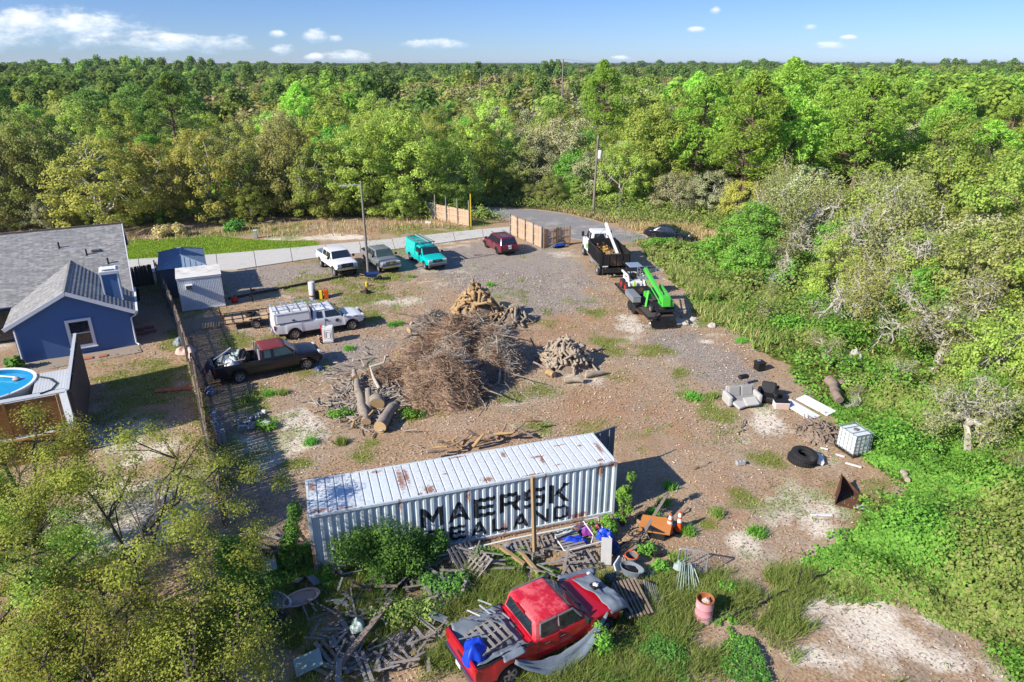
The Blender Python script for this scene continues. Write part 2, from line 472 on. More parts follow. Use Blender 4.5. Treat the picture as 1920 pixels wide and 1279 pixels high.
def mesh_np(name, V, F, m, smooth=False):
 V = np.ascontiguousarray(V, dtype=np.float32)
 F = np.ascontiguousarray(F, dtype=np.int32)
 me = bpy.data.meshes.new(name)
 me.vertices.add(len(V))
 me.vertices.foreach_set('co', V.ravel())
 me.loops.add(F.size)
 me.loops.foreach_set('vertex_index', F.ravel())
 me.polygons.add(len(F))
 me.polygons.foreach_set('loop_start', np.arange(0, F.size, F.shape[1], dtype=np.int32))
 try:
  me.polygons.foreach_set('loop_total', np.full(len(F), F.shape[1], dtype=np.int32))
 except Exception:
  pass
 if smooth:
  me.polygons.foreach_set('use_smooth', np.ones(len(F), dtype=bool))
 me.materials.append(m)
 me.update(calc_edges=True)
 return me
def unit(a):
 return a / (np.linalg.norm(a, axis=-1, keepdims=True) + 1e-9)
def leaf_quads(c, nrm, size, rng, aspect=0.55):
 """diamond leaves at centres c facing nrm"""
 n = len(c)
 size = np.broadcast_to(np.asarray(size, dtype=float), (n,))
 nrm = unit(nrm)
 t = unit(np.cross(nrm, rng.normal(size=(n, 3))))
 b = np.cross(nrm, t)
 s = (size * rng.uniform(0.6, 1.3, n) * 0.5)[:, None]
 V = np.stack([c - t * s, c + b * s * aspect, c + t * s, c - b * s * aspect], 1).reshape(-1, 3)
 F = np.arange(4 * n).reshape(n, 4)
 return V, F
def blade_tris(base, h, wd, rng, lean=0.35):
 """upright grass blades"""
 n = len(base)
 a = rng.uniform(0, 2 * np.pi, n)
 wv = np.stack([np.cos(a), np.sin(a), np.zeros(n)], 1) * (np.broadcast_to(wd, (n,)) * 0.5)[:, None]
 tip = base + np.stack([rng.normal(0, lean, n) * h, rng.normal(0, lean, n) * h, h], 1)
 V = np.stack([base - wv, base + wv, tip], 1).reshape(-1, 3)
 return V, np.arange(3 * n).reshape(n, 3)
def vnoise(x, y, seed=0):
 xi = np.floor(x).astype(np.int64)
 yi = np.floor(y).astype(np.int64)
 fx = x - xi
 fy = y - yi
 fx = fx * fx * (3 - 2 * fx)
 fy = fy * fy * (3 - 2 * fy)
 def h(i, j):
  k = (i * 374761393 + j * 668265263 + seed * 974634777) & 0xFFFFFFFF
  k = ((k ^ (k >> 13)) * 1274126177) & 0xFFFFFFFF
  return ((k ^ (k >> 16)) & 0xFFFF) / 65535.0
 return (h(xi, yi) * (1 - fx) + h(xi + 1, yi) * fx) * (1 - fy) + (h(xi, yi + 1) * (1 - fx) + h(xi + 1, yi + 1) * fx) * fy
def fbm(x, y, sc, seed=0, oct_=4):
 t = 0.0
 a = 0.5
 for o in range(oct_):
  t = t + a * vnoise(x * sc, y * sc, seed + o * 17)
  sc *= 2.03
  a *= 0.5
 return t / (1 - 0.5 ** oct_)
def pip(x, y, poly):
 """signed distance to a polygon, positive inside"""
 x = np.asarray(x, float)
 y = np.asarray(y, float)
 ins = np.zeros(x.shape, bool)
 d2 = np.full(x.shape, 1e18)
 n = len(poly)
 for i in range(n):
  x0, y0 = poly[i][0], poly[i][1]
  x1, y1 = poly[(i + 1) % n][0], poly[(i + 1) % n][1]
  c = ((y0 > y) != (y1 > y)) & (x < (x1 - x0) * (y - y0) / (y1 - y0 + 1e-12) + x0)
  ins ^= c
  dx, dy = x1 - x0, y1 - y0
  t = np.clip(((x - x0) * dx + (y - y0) * dy) / (dx * dx + dy * dy + 1e-12), 0, 1)
  d2 = np.minimum(d2, (x - x0 - t * dx) ** 2 + (y - y0 - t * dy) ** 2)
 d = np.sqrt(d2)
 return np.where(ins, d, -d)
def sstep(v, lo, hi):
 t = np.clip((v - lo) / (hi - lo), 0, 1)
 return t * t * (3 - 2 * t)
def PX(pts, z=0.0):
 return [tuple(P(a, b, z)[:2]) for a, b in pts]
# ---------------------------------------------------------------- ground: one sheet to the horizon, zones carried as attributes
DRIVE = PX([(150, 500), (232, 487), (400, 477), (590, 461), (740, 447), (880, 432), (1000, 423), (1000, 437), (890, 447), (850, 454), (720, 470), (600, 482), (500, 497), (425, 508), (380, 512), (230, 512)])
ROADL = PX([(880, 389), (940, 390), (1000, 394), (1060, 401), (1110, 414), (1160, 431), (1205, 441), (1215, 446), (1190, 451), (1130, 452), (1080, 448), (1030, 440), (1000, 432), (960, 424), (960, 410), (880, 398)])
LAWN = PX([(150, 506), (150, 452), (300, 446), (420, 443), (520, 450), (605, 450), (605, 463), (500, 470), (400, 478), (232, 490)])
GRAVELS = [PX([(395, 512), (500, 498), (600, 486), (640, 487), (690, 500), (640, 520), (560, 530), (440, 556), (400, 556)]),
           PX([(680, 470), (860, 460), (1000, 452), (1085, 470), (1120, 520), (1135, 575), (1010, 600), (930, 570), (850, 545), (800, 520), (700, 505)]),
           PX([(1200, 600), (1320, 612), (1400, 660), (1440, 700), (1400, 740), (1300, 720), (1230, 650)]),
           PX([(640, 620), (740, 640), (700, 700), (590, 720), (560, 690)])]
SANDS = [(735, 565, 75, 12), (560, 800, 60, 60), (1440, 790, 60, 50), (1500, 960, 110, 60), (280, 850, 80, 35), (270, 970, 180, 130), (340, 910, 60, 50),
         (1660, 1180, 240, 110), (1540, 1230, 120, 70), (1790, 1235, 170, 60), (1400, 1020, 60, 35), (470, 850, 60, 60), (560, 445, 110, 8), (1560, 955, 60, 30), (640, 445, 60, 7), (1190, 442, 45, 8),
         (230, 800, 90, 60), (1330, 640, 40, 10), (1270, 600, 70, 12), (1180, 610, 40, 25), (200, 940, 110, 60)]
GREENS = [(650, 560, 150, 45), (560, 690, 60, 30), (1010, 800, 60, 20), (420, 436, 220, 12), (1480, 1170, 60, 60), (1100, 1235, 320, 80), (700, 1090, 250, 60), (250, 745, 110, 90), (300, 690, 60, 30), (610, 560, 90, 25), (690, 590, 70, 20), (560, 540, 70, 14), (1130, 640, 50, 22), (1150, 655, 40, 20), (1010, 730, 70, 22), (960, 745, 60, 14), (1230, 660, 40, 18),
          (1290, 740, 45, 14), (1350, 780, 60, 30), (640, 770, 30, 20), (770, 770, 35, 25), (690, 830, 60, 20), (430, 850, 60, 50), (330, 640, 40, 30), (350, 700, 25, 40),
          (380, 770, 20, 60), (220, 720, 60, 50), (240, 770, 60, 40), (680, 850, 50, 20), (830, 775, 20, 12), (1120, 585, 40, 10), (720, 520, 70, 16), (620, 527, 60, 10),
          (770, 425, 60, 9), (850, 427, 60, 8), (900, 416, 50, 8), (510, 630, 50, 14), (440, 640, 50, 30), (470, 750, 50, 40), (1440, 860, 60, 20), (1480, 1080, 60, 40),
          (1330, 1110, 90, 60), (1220, 1150, 130, 80), (1000, 1180, 140, 80), (760, 1100, 200, 90), (1250, 940, 30, 10), (1330, 985, 60, 18),
          (1400, 930, 60, 30), (1160, 700, 40, 16), (1280, 700, 40, 18), (1340, 600, 60, 20), (430, 900, 40, 30), (560, 870, 50, 18), (450, 1000, 40, 60), (860, 600, 20, 8)]
REDS = [(1080, 600, 110, 40), (1010, 640, 70, 30), (1360, 950, 60, 90), (900, 820, 130, 25), (1130, 770, 120, 50), (1240, 800, 100, 60), (620, 500, 90, 8), (700, 435, 70, 8), (1000, 450, 50, 6)]
UNDER = PX([(1195, 456), (1235, 459), (1300, 462), (1420, 462), (1600, 440), (1980, 420), (2400, 560), (2400, 1400), (1930, 1300), (1850, 1225), (1700, 1140), (1545, 1075), (1560, 1030),
   (1610, 1000), (1650, 950), (1700, 905), (1640, 868), (1585, 800), (1530, 745), (1470, 690), (1400, 640), (1340, 600), (1300, 560), (1262, 520), (1225, 490)])
def blobs(x, y, lst):
 m = np.zeros(x.shape)
 for px, py, rx, ry in lst:
  c = P(px, py)
  a = (P(px + rx, py) - P(px - rx, py)).length / 2
  b = (P(px, py + ry) - P(px, py - ry)).length / 2
  # the axis away from the camera
  dx, dy = x - c.x, y - c.y
  dirx, diry = c.x / math.hypot(c.x, c.y), c.y / math.hypot(c.x, c.y)
  f = dx * dirx + dy * diry
  s = -dx * diry + dy * dirx
  m = np.maximum(m, np.clip(1.25 - np.sqrt((f / b) ** 2 + (s / a) ** 2), 0, 1))
 return m
def zones(x, y):
 n1_ = fbm(x, y, 0.35, 3) - 0.5
 n2_ = fbm(x, y, 1.1, 9) - 0.5
 wob = n1_ * 2.2 + n2_ * 1.0
 z = {}
 gr = np.zeros(x.shape)
 for g in GRAVELS:
  gr = np.maximum(gr, sstep(pip(x, y, g) + wob * 1.6, -1.5, 1.8))
 z['gravel'] = gr
 z['sand'] = np.maximum(sstep(blobs(x, y, SANDS) + n2_ * 1.3 + n1_ * 0.9, 0.1, 1.0), 0.6 * sstep(fbm(x, y, 0.21, 151) + n2_ * 0.45, 0.6, 0.8))
 z['green'] = np.maximum(sstep(blobs(x, y, GREENS) * 0.9 + n2_ * 1.3 + n1_ * 0.7, 0.15, 0.95), 0.75 * sstep(fbm(x, y, 0.16, 131) + n2_ * 0.5, 0.56, 0.78))
 z['red'] = sstep(blobs(x, y, REDS) + n2_ * 0.7, 0.2, 0.8)
 rut = np.zeros(x.shape)
 for line, hw_ in ((((1060, 470), (1050, 520), (1085, 580), (1180, 640), (1290, 720), (1340, 820), (1370, 930), (1420, 1060), (1560, 1180)), 0.85), (((1000, 470), (870, 510), (760, 570), (690, 640), (600, 740), (560, 860)), 0.8), (((1330, 640), (1250, 720), (1210, 800), (1240, 900), (1400, 1040)), 0.85)):
  pts_ = [P(*q) for q in line]
  for a, b in zip(pts_, pts_[1:]):
   dx, dy = b.x - a.x, b.y - a.y
   t = np.clip(((x - a.x) * dx + (y - a.y) * dy) / (dx * dx + dy * dy), 0, 1)
   d = np.hypot(x - a.x - t * dx, y - a.y - t * dy) + n1_ * 0.5
   rut = np.maximum(rut, np.exp(-((np.abs(d) - hw_) / 0.26) ** 2) * (0.55 + n2_))
 z['rut'] = np.clip(rut, 0, 1)
 z['lawn'] = sstep(pip(x, y, LAWN) + wob * 0.6, -0.3, 0.7)
 und = pip(x, y, UNDER)
 z['under'] = sstep(und + wob * 1.0, -0.7, 0.6)
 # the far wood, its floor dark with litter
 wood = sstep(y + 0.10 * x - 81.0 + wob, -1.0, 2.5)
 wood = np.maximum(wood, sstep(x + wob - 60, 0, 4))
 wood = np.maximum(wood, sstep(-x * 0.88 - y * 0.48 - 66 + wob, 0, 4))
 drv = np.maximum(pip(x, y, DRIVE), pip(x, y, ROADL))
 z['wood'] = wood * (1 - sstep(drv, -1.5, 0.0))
 vg = PX([(100, 470), (220, 440), (560, 415), (700, 408), (820, 404), (900, 402), (900, 425), (740, 436), (560, 448), (420, 446), (300, 452)])
 rv = PX([(1000, 388), (1070, 392), (1150, 400), (1330, 420), (1460, 452), (1440, 480), (1300, 452), (1190, 436), (1120, 412), (1060, 398)])
 z['dry'] = np.maximum(sstep(pip(x, y, vg) + wob, -1, 1.5) * 0.35, sstep(pip(x, y, rv) + wob, -0.8, 1.5))
 return z
def axis_pts(lo, hi, st, far, back):
 core = np.arange(lo, hi + st, st)
 out_ = [hi + st]
 k = st
 while out_[-1] < far:
  k *= 1.5
  out_.append(out_[-1] + k)
 inn = [lo - st]
 k = st
 while inn[-1] > back:
  k *= 1.5
  inn.append(inn[-1] - k)
 return np.concatenate([np.array(inn[::-1]), core, np.array(out_)])
gxs = axis_pts(-48.0, 36.0, 0.32, 16000, -16000)
gys = axis_pts(10.0, 92.0, 0.32, 20000, -2000)
GX, GY = np.meshgrid(gxs, gys, indexing='ij')
gz_ = (fbm(GX, GY, 0.45, 21) - 0.5) * 0.10 + (fbm(GX, GY, 2.2, 22, 2) - 0.5) * 0.05
Z = zones(GX, GY)
flat_ = sstep(np.maximum(pip(GX, GY, DRIVE), pip(GX, GY, ROADL)), -1.0, -0.2)
gz_ = gz_ * (1 - flat_) - 0.03 - 0.05 * flat_
gz_ = np.where((np.abs(GX) > 120) | (GY > 160), -0.05, gz_)
nx_, ny_ = GX.shape
idx = np.arange(nx_ * ny_).reshape(nx_, ny_)
F_ = np.stack([idx[:-1, :-1], idx[1:, :-1], idx[1:, 1:], idx[:-1, 1:]], -1).reshape(-1, 4)
gm = bpy.data.materials.new('ground soil')
gm.use_nodes = True
g = N(gm.node_tree)
bs = g.n['Principled BSDF']
co = g.add('ShaderNodeNewGeometry').outputs['Position']
def att(nm):
 return g.add('ShaderNodeAttribute', dict(attribute_name=nm)).outputs['Fac']
big = g.noise(co, 0.22, 5, 0.6)
mid = g.noise(co, 1.3, 6, 0.65)
fine = g.noise(co, 9.0, 5, 0.7)
vfine = g.noise(co, 38.0, 3, 0.7)
vor = g.add('ShaderNodeTexVoronoi', Vector=co, Scale=14.0)
vorc = g.add('ShaderNodeTexVoronoi', Vector=co, Scale=7.0)
chipc = g.ramp(g.add('ShaderNodeSeparateColor', Color=vor.outputs['Color']).outputs[0], [(0, (0.13, 0.08, 0.05)), (0.35, (0.37, 0.25, 0.155)), (0.7, (0.50, 0.365, 0.25)), (1, (0.66, 0.54, 0.42))])
soil = g.ramp(fine, [(0.25, (0.27, 0.175, 0.105)), (0.5, (0.41, 0.285, 0.185)), (0.75, (0.54, 0.41, 0.295))])
dirt = g.mix(g.math('MULTIPLY', g.step(mid, 0.35, 0.65), 0.62), soil, chipc)
worn = g.noise(g.vmath('MULTIPLY', co, (0.9, 0.28, 1.0)), 0.5, 6, 0.62)
dirt = g.mix(g.math('MULTIPLY', g.step(worn, 0.50, 0.68), 0.65), dirt, g.mix(fine, (0.235, 0.195, 0.165), (0.40, 0.345, 0.30)))
dirt = g.mix(g.math('MULTIPLY', g.step(worn, 0.46, 0.34), 0.45), dirt, g.mix(fine, (0.20, 0.135, 0.085), (0.37, 0.26, 0.17)))
dirt = g.mix(g.math('MULTIPLY', g.step(big, 0.45, 0.62), 0.5), dirt, g.mix(fine, (0.35, 0.285, 0.225), (0.50, 0.42, 0.34)))
redc = g.mix(fine, (0.34, 0.185, 0.105), (0.48, 0.295, 0.19))
def layer(base, nm, col, lo=0.35, hi=0.65, amp=0.75):
 wgt = g.math('ADD', att(nm), g.math('MULTIPLY', g.math('SUBTRACT', g.math('ADD', g.math('MULTIPLY', mid, 0.5), g.math('MULTIPLY', fine, 0.5)), 0.5), amp * 2.0))
 return g.mix(g.step(wgt, lo, hi), base, col)
gravc = g.ramp(g.add('ShaderNodeSeparateColor', Color=vor.outputs['Color']).outputs[1], [(0, (0.18, 0.16, 0.15)), (0.5, (0.32, 0.29, 0.275)), (1, (0.48, 0.44, 0.415))])
gravc = g.mix(g.math('MULTIPLY', vfine, 0.6), gravc, g.mix(fine, (0.25, 0.21, 0.185), (0.41, 0.36, 0.33)))
sandc = g.mix(fine, (0.68, 0.61, 0.52), (0.88, 0.83, 0.745))
sandc = g.mix(g.math('MULTIPLY', g.step(g.noise(co, 2.6, 9, 0.8), 0.52, 0.66), 0.85), sandc, (0.27, 0.22, 0.165))
greenc = g.ramp(vfine, [(0.25, (0.10, 0.13, 0.022)), (0.5, (0.19, 0.215, 0.04)), (0.78, (0.30, 0.28, 0.09))])
lawnc = g.mix(vfine, (0.13, 0.22, 0.006), (0.22, 0.32, 0.012))
dryc = g.mix(fine, (0.24, 0.18, 0.07), (0.40, 0.30, 0.14))
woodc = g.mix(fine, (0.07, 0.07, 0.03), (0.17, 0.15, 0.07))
undc = g.mix(fine, (0.07, 0.10, 0.018), (0.19, 0.20, 0.05))
c = g.mix(g.math('MULTIPLY', att('red'), g.math('MULTIPLY', g.step(mid, 0.3, 0.6), 0.7)), dirt, redc)
c = layer(c, 'gravel', gravc, 0.2, 1.1, 0.6)
c = layer(c, 'sand', sandc, 0.25, 1.0, 1.0)
c = g.mix(g.math('MULTIPLY', att('rut'), g.math('ADD', 0.35, g.math('MULTIPLY', fine, 0.5))), c, g.mix(fine, (0.30, 0.255, 0.215), (0.52, 0.45, 0.37)))
c = layer(c, 'green', greenc, 0.25, 1.15, 0.95)
c = layer(c, 'dry', dryc, 0.4, 0.7, 0.6)
c = layer(c, 'lawn', lawnc, 0.35, 0.7, 0.35)
c = layer(c, 'under', undc, 0.4, 0.7, 0.5)
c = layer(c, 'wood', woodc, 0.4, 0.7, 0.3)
g.put(bs.inputs['Base Color'], g.mix(1.0, c, (0.85, 0.815, 0.75), 'MULTIPLY'))
bs.inputs['Roughness'].default_value = 0.95
bs.inputs['Specular IOR Level'].default_value = 0.15
bh = g.math('ADD', g.math('ADD', g.math('MULTIPLY', fine, 0.6), g.math('MULTIPLY', att('rut'), -0.25)), g.math('MULTIPLY', vorc.outputs['Distance'], 0.25))
bn = g.add('ShaderNodeBump', Strength=0.7, Distance=0.09, Height=g.math('ADD', bh, g.math('MULTIPLY', vfine, 0.25)))
g.put(bs.inputs['Normal'], bn)
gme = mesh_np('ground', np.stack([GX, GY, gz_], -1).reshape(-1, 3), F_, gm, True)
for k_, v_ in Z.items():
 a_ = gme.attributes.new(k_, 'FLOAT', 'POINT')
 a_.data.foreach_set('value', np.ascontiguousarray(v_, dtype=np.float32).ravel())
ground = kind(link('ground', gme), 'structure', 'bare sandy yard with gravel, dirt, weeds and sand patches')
def flat_sheet(name, poly, m, z, jog=0.12, seg=0.8):
 """a thin slab with a slightly wandering edge"""
 pts = []
 n = len(poly)
 for i in range(n):
  a = Vector((*poly[i], 0))
  b = Vector((*poly[(i + 1) % n], 0))
  k = max(1, int((b - a).length / seg))
  for j in range(k):
   p = a.lerp(b, j / k)
   pts.append((p.x + (vnoise(np.array([p.x * 0.9]), np.array([p.y * 0.9]), 5)[0] - 0.5) * 2 * jog,
      p.y + (vnoise(np.array([p.x * 0.9]), np.array([p.y * 0.9]), 6)[0] - 0.5) * 2 * jog, z))
 b = bmesh.new()
 vs = [b.verts.new(p) for p in pts]
 f = b.faces.new(vs)
 if f.normal.z < 0:
  f.normal_flip()
 r = bmesh.ops.extrude_face_region(b, geom=[f])
 for e in r['geom']:
  if isinstance(e, bmesh.types.BMVert):
   e.co.z = z
 for v in vs:
  v.co.z = z - 0.14
 bmesh.ops.triangulate(b, faces=[x for x in b.faces if len(x.verts) > 4])
 bmesh.ops.recalc_face_normals(b, faces=b.faces)
 me = bpy.data.meshes.new(name)
 b.to_mesh(me)
 b.free()
 me.materials.append(m)
 return kind(link(name, me), 'structure')
flat_sheet('road', ROADL, M['asphalt'], 0.0, 0.25)['label'] = 'old grey asphalt road curving past the gate into the woods'
# the driveway: slab after slab with open joints
dr_top = [(100, 503), (232, 487), (400, 477), (590, 461), (740, 447), (880, 432), (958, 425)]
dr_bot = [(100, 530), (230, 512), (440, 506), (600, 482), (720, 470), (880, 448), (958, 438)]
def along(line, t):
 pts = [P(*q) for q in line]
 ds = [0]
 for a, b in zip(pts, pts[1:]):
  ds.append(ds[-1] + (b - a).length)
 s = t * ds[-1]
 for i in range(len(pts) - 1):
  if s <= ds[i + 1] + 1e-6:
   return pts[i].lerp(pts[i + 1], (s - ds[i]) / (ds[i + 1] - ds[i]))
 return pts[-1]
drive = bpy.data.objects.new('driveway', None)
COL.objects.link(drive)
kind(drive, 'structure', 'pale concrete driveway laid in slabs across the yard')
NS = 13
for i in range(NS):
 t0, t1 = i / NS + 0.0006, (i + 1) / NS - 0.0006
 q = [along(dr_top, t0), along(dr_top, (t0 + t1) / 2), along(dr_top, t1), along(dr_bot, t1), along(dr_bot, (t0 + t1) / 2), along(dr_bot, t0)]
 MB().prism([(p.x, p.y, -0.12) for p in q[::-1]], (0, 0, 0.135 + 0.004 * (i % 2))).build('slab', M['concrete'], drive)
# ---------------------------------------------------------------- trees: prototypes
def wig(a, b, n, amp, rng, up=0.0):
 """a wandering limb from a to b"""
 a, b = np.array(a, float), np.array(b, float)
 t = np.linspace(0, 1, n)[:, None]
 p = a + (b - a) * t
 off = np.cumsum(rng.normal(0, amp, (n, 3)), 0)
 off -= off[0] + (off[-1] - off[0]) * t
 p = p + off * np.linalg.norm(b - a)
 p[:, 2] += np.sin(t[:, 0] * np.pi) * up
 return p
def oak(seed, H, Rc, nleaf, ls, leaf, bark, low=0.10, clump=1.15, nclump=54, n_limb=6, trunk_r=0.24, seg=5, dens=0.45):
 rng = np.random.default_rng(seed)
 tb = MB()
 fork = np.array([rng.normal(0, 0.25), rng.normal(0, 0.25), H * rng.uniform(0.16, 0.26)])
 tb.tube([tuple(p) for p in wig((0, 0, -0.2), fork, 4, 0.05, rng)], [trunk_r * 1.3, trunk_r * 1.05, trunk_r, trunk_r * 0.95], 7)
 tips = []
 a0 = rng.uniform(0, 6.28)
 for i in range(n_limb):
  a = a0 + i * 6.283 / n_limb + rng.normal(0, 0.3)
  rr = Rc * rng.uniform(0.45, 0.72)
  end = np.array([math.cos(a) * rr, math.sin(a) * rr, H * rng.uniform(0.52, 0.8)])
  pts = wig(fork, end, 6, 0.08, rng, 0.3)
  r0 = trunk_r * rng.uniform(0.5, 0.7)
  tb.tube([tuple(p) for p in pts], list(np.linspace(r0, r0 * 0.35, 6)), seg)
  for k in range(3):
   s = pts[rng.integers(2, 5)]
   aa = a + rng.normal(0, 0.9)
   e2 = s + np.array([math.cos(aa), math.sin(aa), rng.uniform(0.1, 1.0)]) * Rc * rng.uniform(0.3, 0.5)
   e2[2] = min(e2[2], H * 0.93)
   tb.tube([tuple(p) for p in wig(s, e2, 5, 0.09, rng)], list(np.linspace(r0 * 0.45, 0.02, 5)), 4)
   tips.append(e2)
  tips.append(end)
 cs = list(tips)
 while len(cs) < nclump:
  a = rng.uniform(0, 6.283)
  u = rng.uniform(0, 1) ** 0.55
  ph = rng.uniform(-0.05, 1.0)
  r = Rc * (0.55 + 0.45 * u) * math.sqrt(max(0.05, 1 - max(ph, 0) ** 2.2))
  cs.append(np.array([math.cos(a) * r, math.sin(a) * r, H * (low + (1 - low) * (0.25 + 0.72 * max(ph, -0.3)))]) + rng.normal(0, 0.25, 3))
 cs = np.array(cs)
 wts = rng.uniform(0.5, 1.5, len(cs))
 tp_a = np.array(tips)
 for q_ in cs[len(tips):]:
  j = int(np.argmin(((tp_a - q_) ** 2).sum(1)))
  tb.tube([tuple(tp_a[j]), tuple((tp_a[j] + q_) / 2 + rng.normal(0, 0.12, 3)), tuple(q_)], [0.03, 0.022, 0.01], 3, False)
 nsk = nclump // 4
 sk = np.stack([np.cos(np.arange(nsk) * 2.4) * Rc * 0.86, np.sin(np.arange(nsk) * 2.4) * Rc * 0.86, H * rng.uniform(low * 0.8, 0.42, nsk)], 1) + rng.normal(0, 0.3, (nsk, 3))
 cs = np.concatenate([cs, sk])
 wts = rng.uniform(0.5, 1.5, len(cs))
 ci = rng.choice(len(cs), nleaf, p=wts / wts.sum())
 dv = unit(rng.normal(size=(nleaf, 3)))
 rad = clump * rng.uniform(0.75, 1.3, len(cs))[ci] * rng.uniform(0, 1, nleaf) ** dens
 c = cs[ci] + dv * rad[:, None] * np.array([1, 1, 0.72])
 c[:, 2] = np.maximum(c[:, 2], H * 0.08)
 outw = c - np.array([0, 0, H * 0.45])
 nrm = dv * 0.8 + unit(outw) * 0.5 + np.array([0, 0, 0.45]) + rng.normal(0, 0.35, (nleaf, 3))
 V, F = leaf_quads(c, nrm, ls, rng, 0.62)
 return tb.mesh('trunk', bark, True), mesh_np('crown', V, F, leaf)
def pine(seed, H, Rc, npuff, ls, leaf, per=60, crown0=0.5):
 rng = np.random.default_rng(seed)
 tb = MB()
 tp = wig((0, 0, -0.2), (rng.normal(0, 0.5), rng.normal(0, 0.5), H), 7, 0.015, rng)
 tb.tube([tuple(p) for p in tp], list(np.linspace(0.24, 0.05, 7)), 6)
 c_, n_ = [], []
 for i in range(npuff):
  t = crown0 + (1 - crown0) * rng.uniform(0, 1) ** 0.8
  base = tp[min(5, int(t * 6))] * (1 - (t * 6) % 1) + tp[min(6, int(t * 6) + 1)] * ((t * 6) % 1)
  prof = math.sin(min(1, (t - crown0) / (1 - crown0) * 0.85 + 0.22) * math.pi) ** 0.7
  a = rng.uniform(0, 6.283)
  rr = Rc * prof * rng.uniform(0.45, 1.0) + 0.15
  e = base + np.array([math.cos(a) * rr, math.sin(a) * rr, rng.uniform(0.1, 0.5) * rr * 0.8])
  tb.tube([tuple(p) for p in wig(base - np.array([0, 0, 0.3]), e, 4, 0.05, rng)], [0.06, 0.05, 0.035, 0.015], 4)
  r = rng.uniform(0.55, 0.95)
  d = unit(rng.normal(size=(per, 3)) + np.array([0, 0, 0.35]))
  c_.append(e + d * (r * rng.uniform(0.25, 1.0, per) ** 0.5)[:, None] * np.array([1, 1, 0.7]))
  n_.append(unit(np.cross(d, rng.normal(size=(per, 3)))) + d * 0.55 + np.array([0, 0, 0.45]))
 c = np.concatenate(c_)
 n = np.concatenate(n_)
 V, F = leaf_quads(c, n, ls, rng, 0.32)
 return tb.mesh('trunk', M['trunk_pine'], True), mesh_np('crown', V, F, leaf)
def ghost(seed, H, Rc, leaf_n, moss_n, tr=0.22):
 """a wind-bent pale oak, nearly bare, hung with grey moss"""
 rng = np.random.default_rng(seed)
 tb = MB()
 tips, mids = [], []
 def grow(p, d, ln, r, lev):
  e = p + d * ln
  e[2] = min(e[2], H * 1.0)
  pts = wig(p, e, 6, 0.13, rng)
  tb.tube([tuple(q) for q in pts], list(np.linspace(r, r * 0.55, 6)), 6 if lev < 2 else 4, cap=False)
  mids.extend(pts[2:])
  if lev >= 4:
   tips.append(e)
   return
  for k in range(2 if lev in (0, 2) and rng.uniform() < 0.5 else 3):
   s = pts[-1] if k == 0 else pts[rng.integers(2, 5)]
   nd = unit(d * 0.7 + rng.normal(0, 0.62, 3) + np.array([0, 0, 0.10 if lev < 3 else -0.05]))
   if lev == 0:
    nd = unit(np.array([math.cos(k * 2.1 + seed), math.sin(k * 2.1 + seed), 0.55]) + rng.normal(0, 0.25, 3))
   grow(s, nd, ln * rng.uniform(0.62, 0.86), r * (0.6 if k else 0.66), lev + 1)
 grow(np.array([0, 0, -0.2]), unit(np.array([rng.normal(0, 0.25), rng.normal(0, 0.25), 1])), H * 0.33, tr, 0)
 tips = np.array(tips)
 mids = np.array(mids)
 # fine twigs
 nt = 900
 b = np.concatenate([tips, mids])[rng.integers(0, len(tips) + len(mids), nt)] + rng.normal(0, 0.12, (nt, 3))
 d = unit(rng.normal(size=(nt, 3)) + np.array([0, 0, 0.1])) * rng.uniform(0.35, 1.15, nt)[:, None]
 side = unit(np.cross(d, rng.normal(size=(nt, 3)))) * 0.016
 V = np.stack([b - side, b + side, b + d], 1).reshape(-1, 3)
 tw = mesh_np('twigs', V, np.arange(len(V)).reshape(-1, 3), M['trunk_pale'])
 nm = moss_n
 c = np.concatenate([tips, mids])[rng.integers(0, len(tips) + len(mids), nm)] + rng.normal(0, 0.5, (nm, 3)) * np.array([1, 1, 0.6])
 V1, F1 = leaf_quads(c, rng.normal(size=(nm, 3)) + np.array([0, 0, 0.5]), 0.19, rng, 0.35)
 nl = leaf_n
 c = tips[rng.integers(0, max(4, int(len(tips) * 0.6)), nl)] + rng.normal(0, 0.55, (nl, 3))
 V2, F2 = leaf_quads(c, rng.normal(size=(nl, 3)) + np.array([0, 0, 0.7]), 0.16, rng, 0.6)
 return tb.mesh('trunk', M['trunk_pale'], True), tw, mesh_np('moss', V1, F1, L['grey']), mesh_np('leaves', V2, F2, L['oak_olive'])
PROTO = {}
for nm_, sd_, H_, R_, n_, ls_, lf_, bk_ in [
  ('oak_green', 1, 11, 4.8, 6200, 0.36, 'oak_green', 'trunk_dark'), ('oak_green', 2, 9, 4.4, 5600, 0.35, 'oak_green', 'trunk_pale'), ('oak_green', 3, 12, 4.2, 6000, 0.36, 'oak_green', 'trunk_dark'),
  ('oak_olive', 4, 9, 4.6, 5600, 0.34, 'oak_olive', 'trunk_pale'), ('oak_olive', 5, 10, 4.2, 5600, 0.34, 'oak_olive', 'trunk_dark'),
  ('oak_yellow', 6, 9.5, 5.0, 6000, 0.34, 'oak_yellow', 'trunk_pale'), ('oak_yellow', 7, 8.5, 4.4, 5600, 0.34, 'oak_yellow', 'trunk_pale'),
  ('bright', 8, 9, 3.9, 5200, 0.36, 'bright', 'trunk_dark'), ('bright', 9, 7.5, 3.6, 4800, 0.36, 'bright', 'trunk_dark'),
  ('tan', 12, 9, 4.2, 3600, 0.34, 'tan', 'trunk_pale'), ('grey', 13, 9, 4.2, 4200, 0.32, 'grey', 'trunk_pale'), ('grey', 14, 8, 4.6, 4200, 0.32, 'grey', 'trunk_pale')]:
 PROTO.setdefault(nm_, []).append(oak(sd_, H_, R_, int(n_ * 2.3), ls_ * 0.74, L[lf_], M[bk_], clump=0.85, nclump=95))
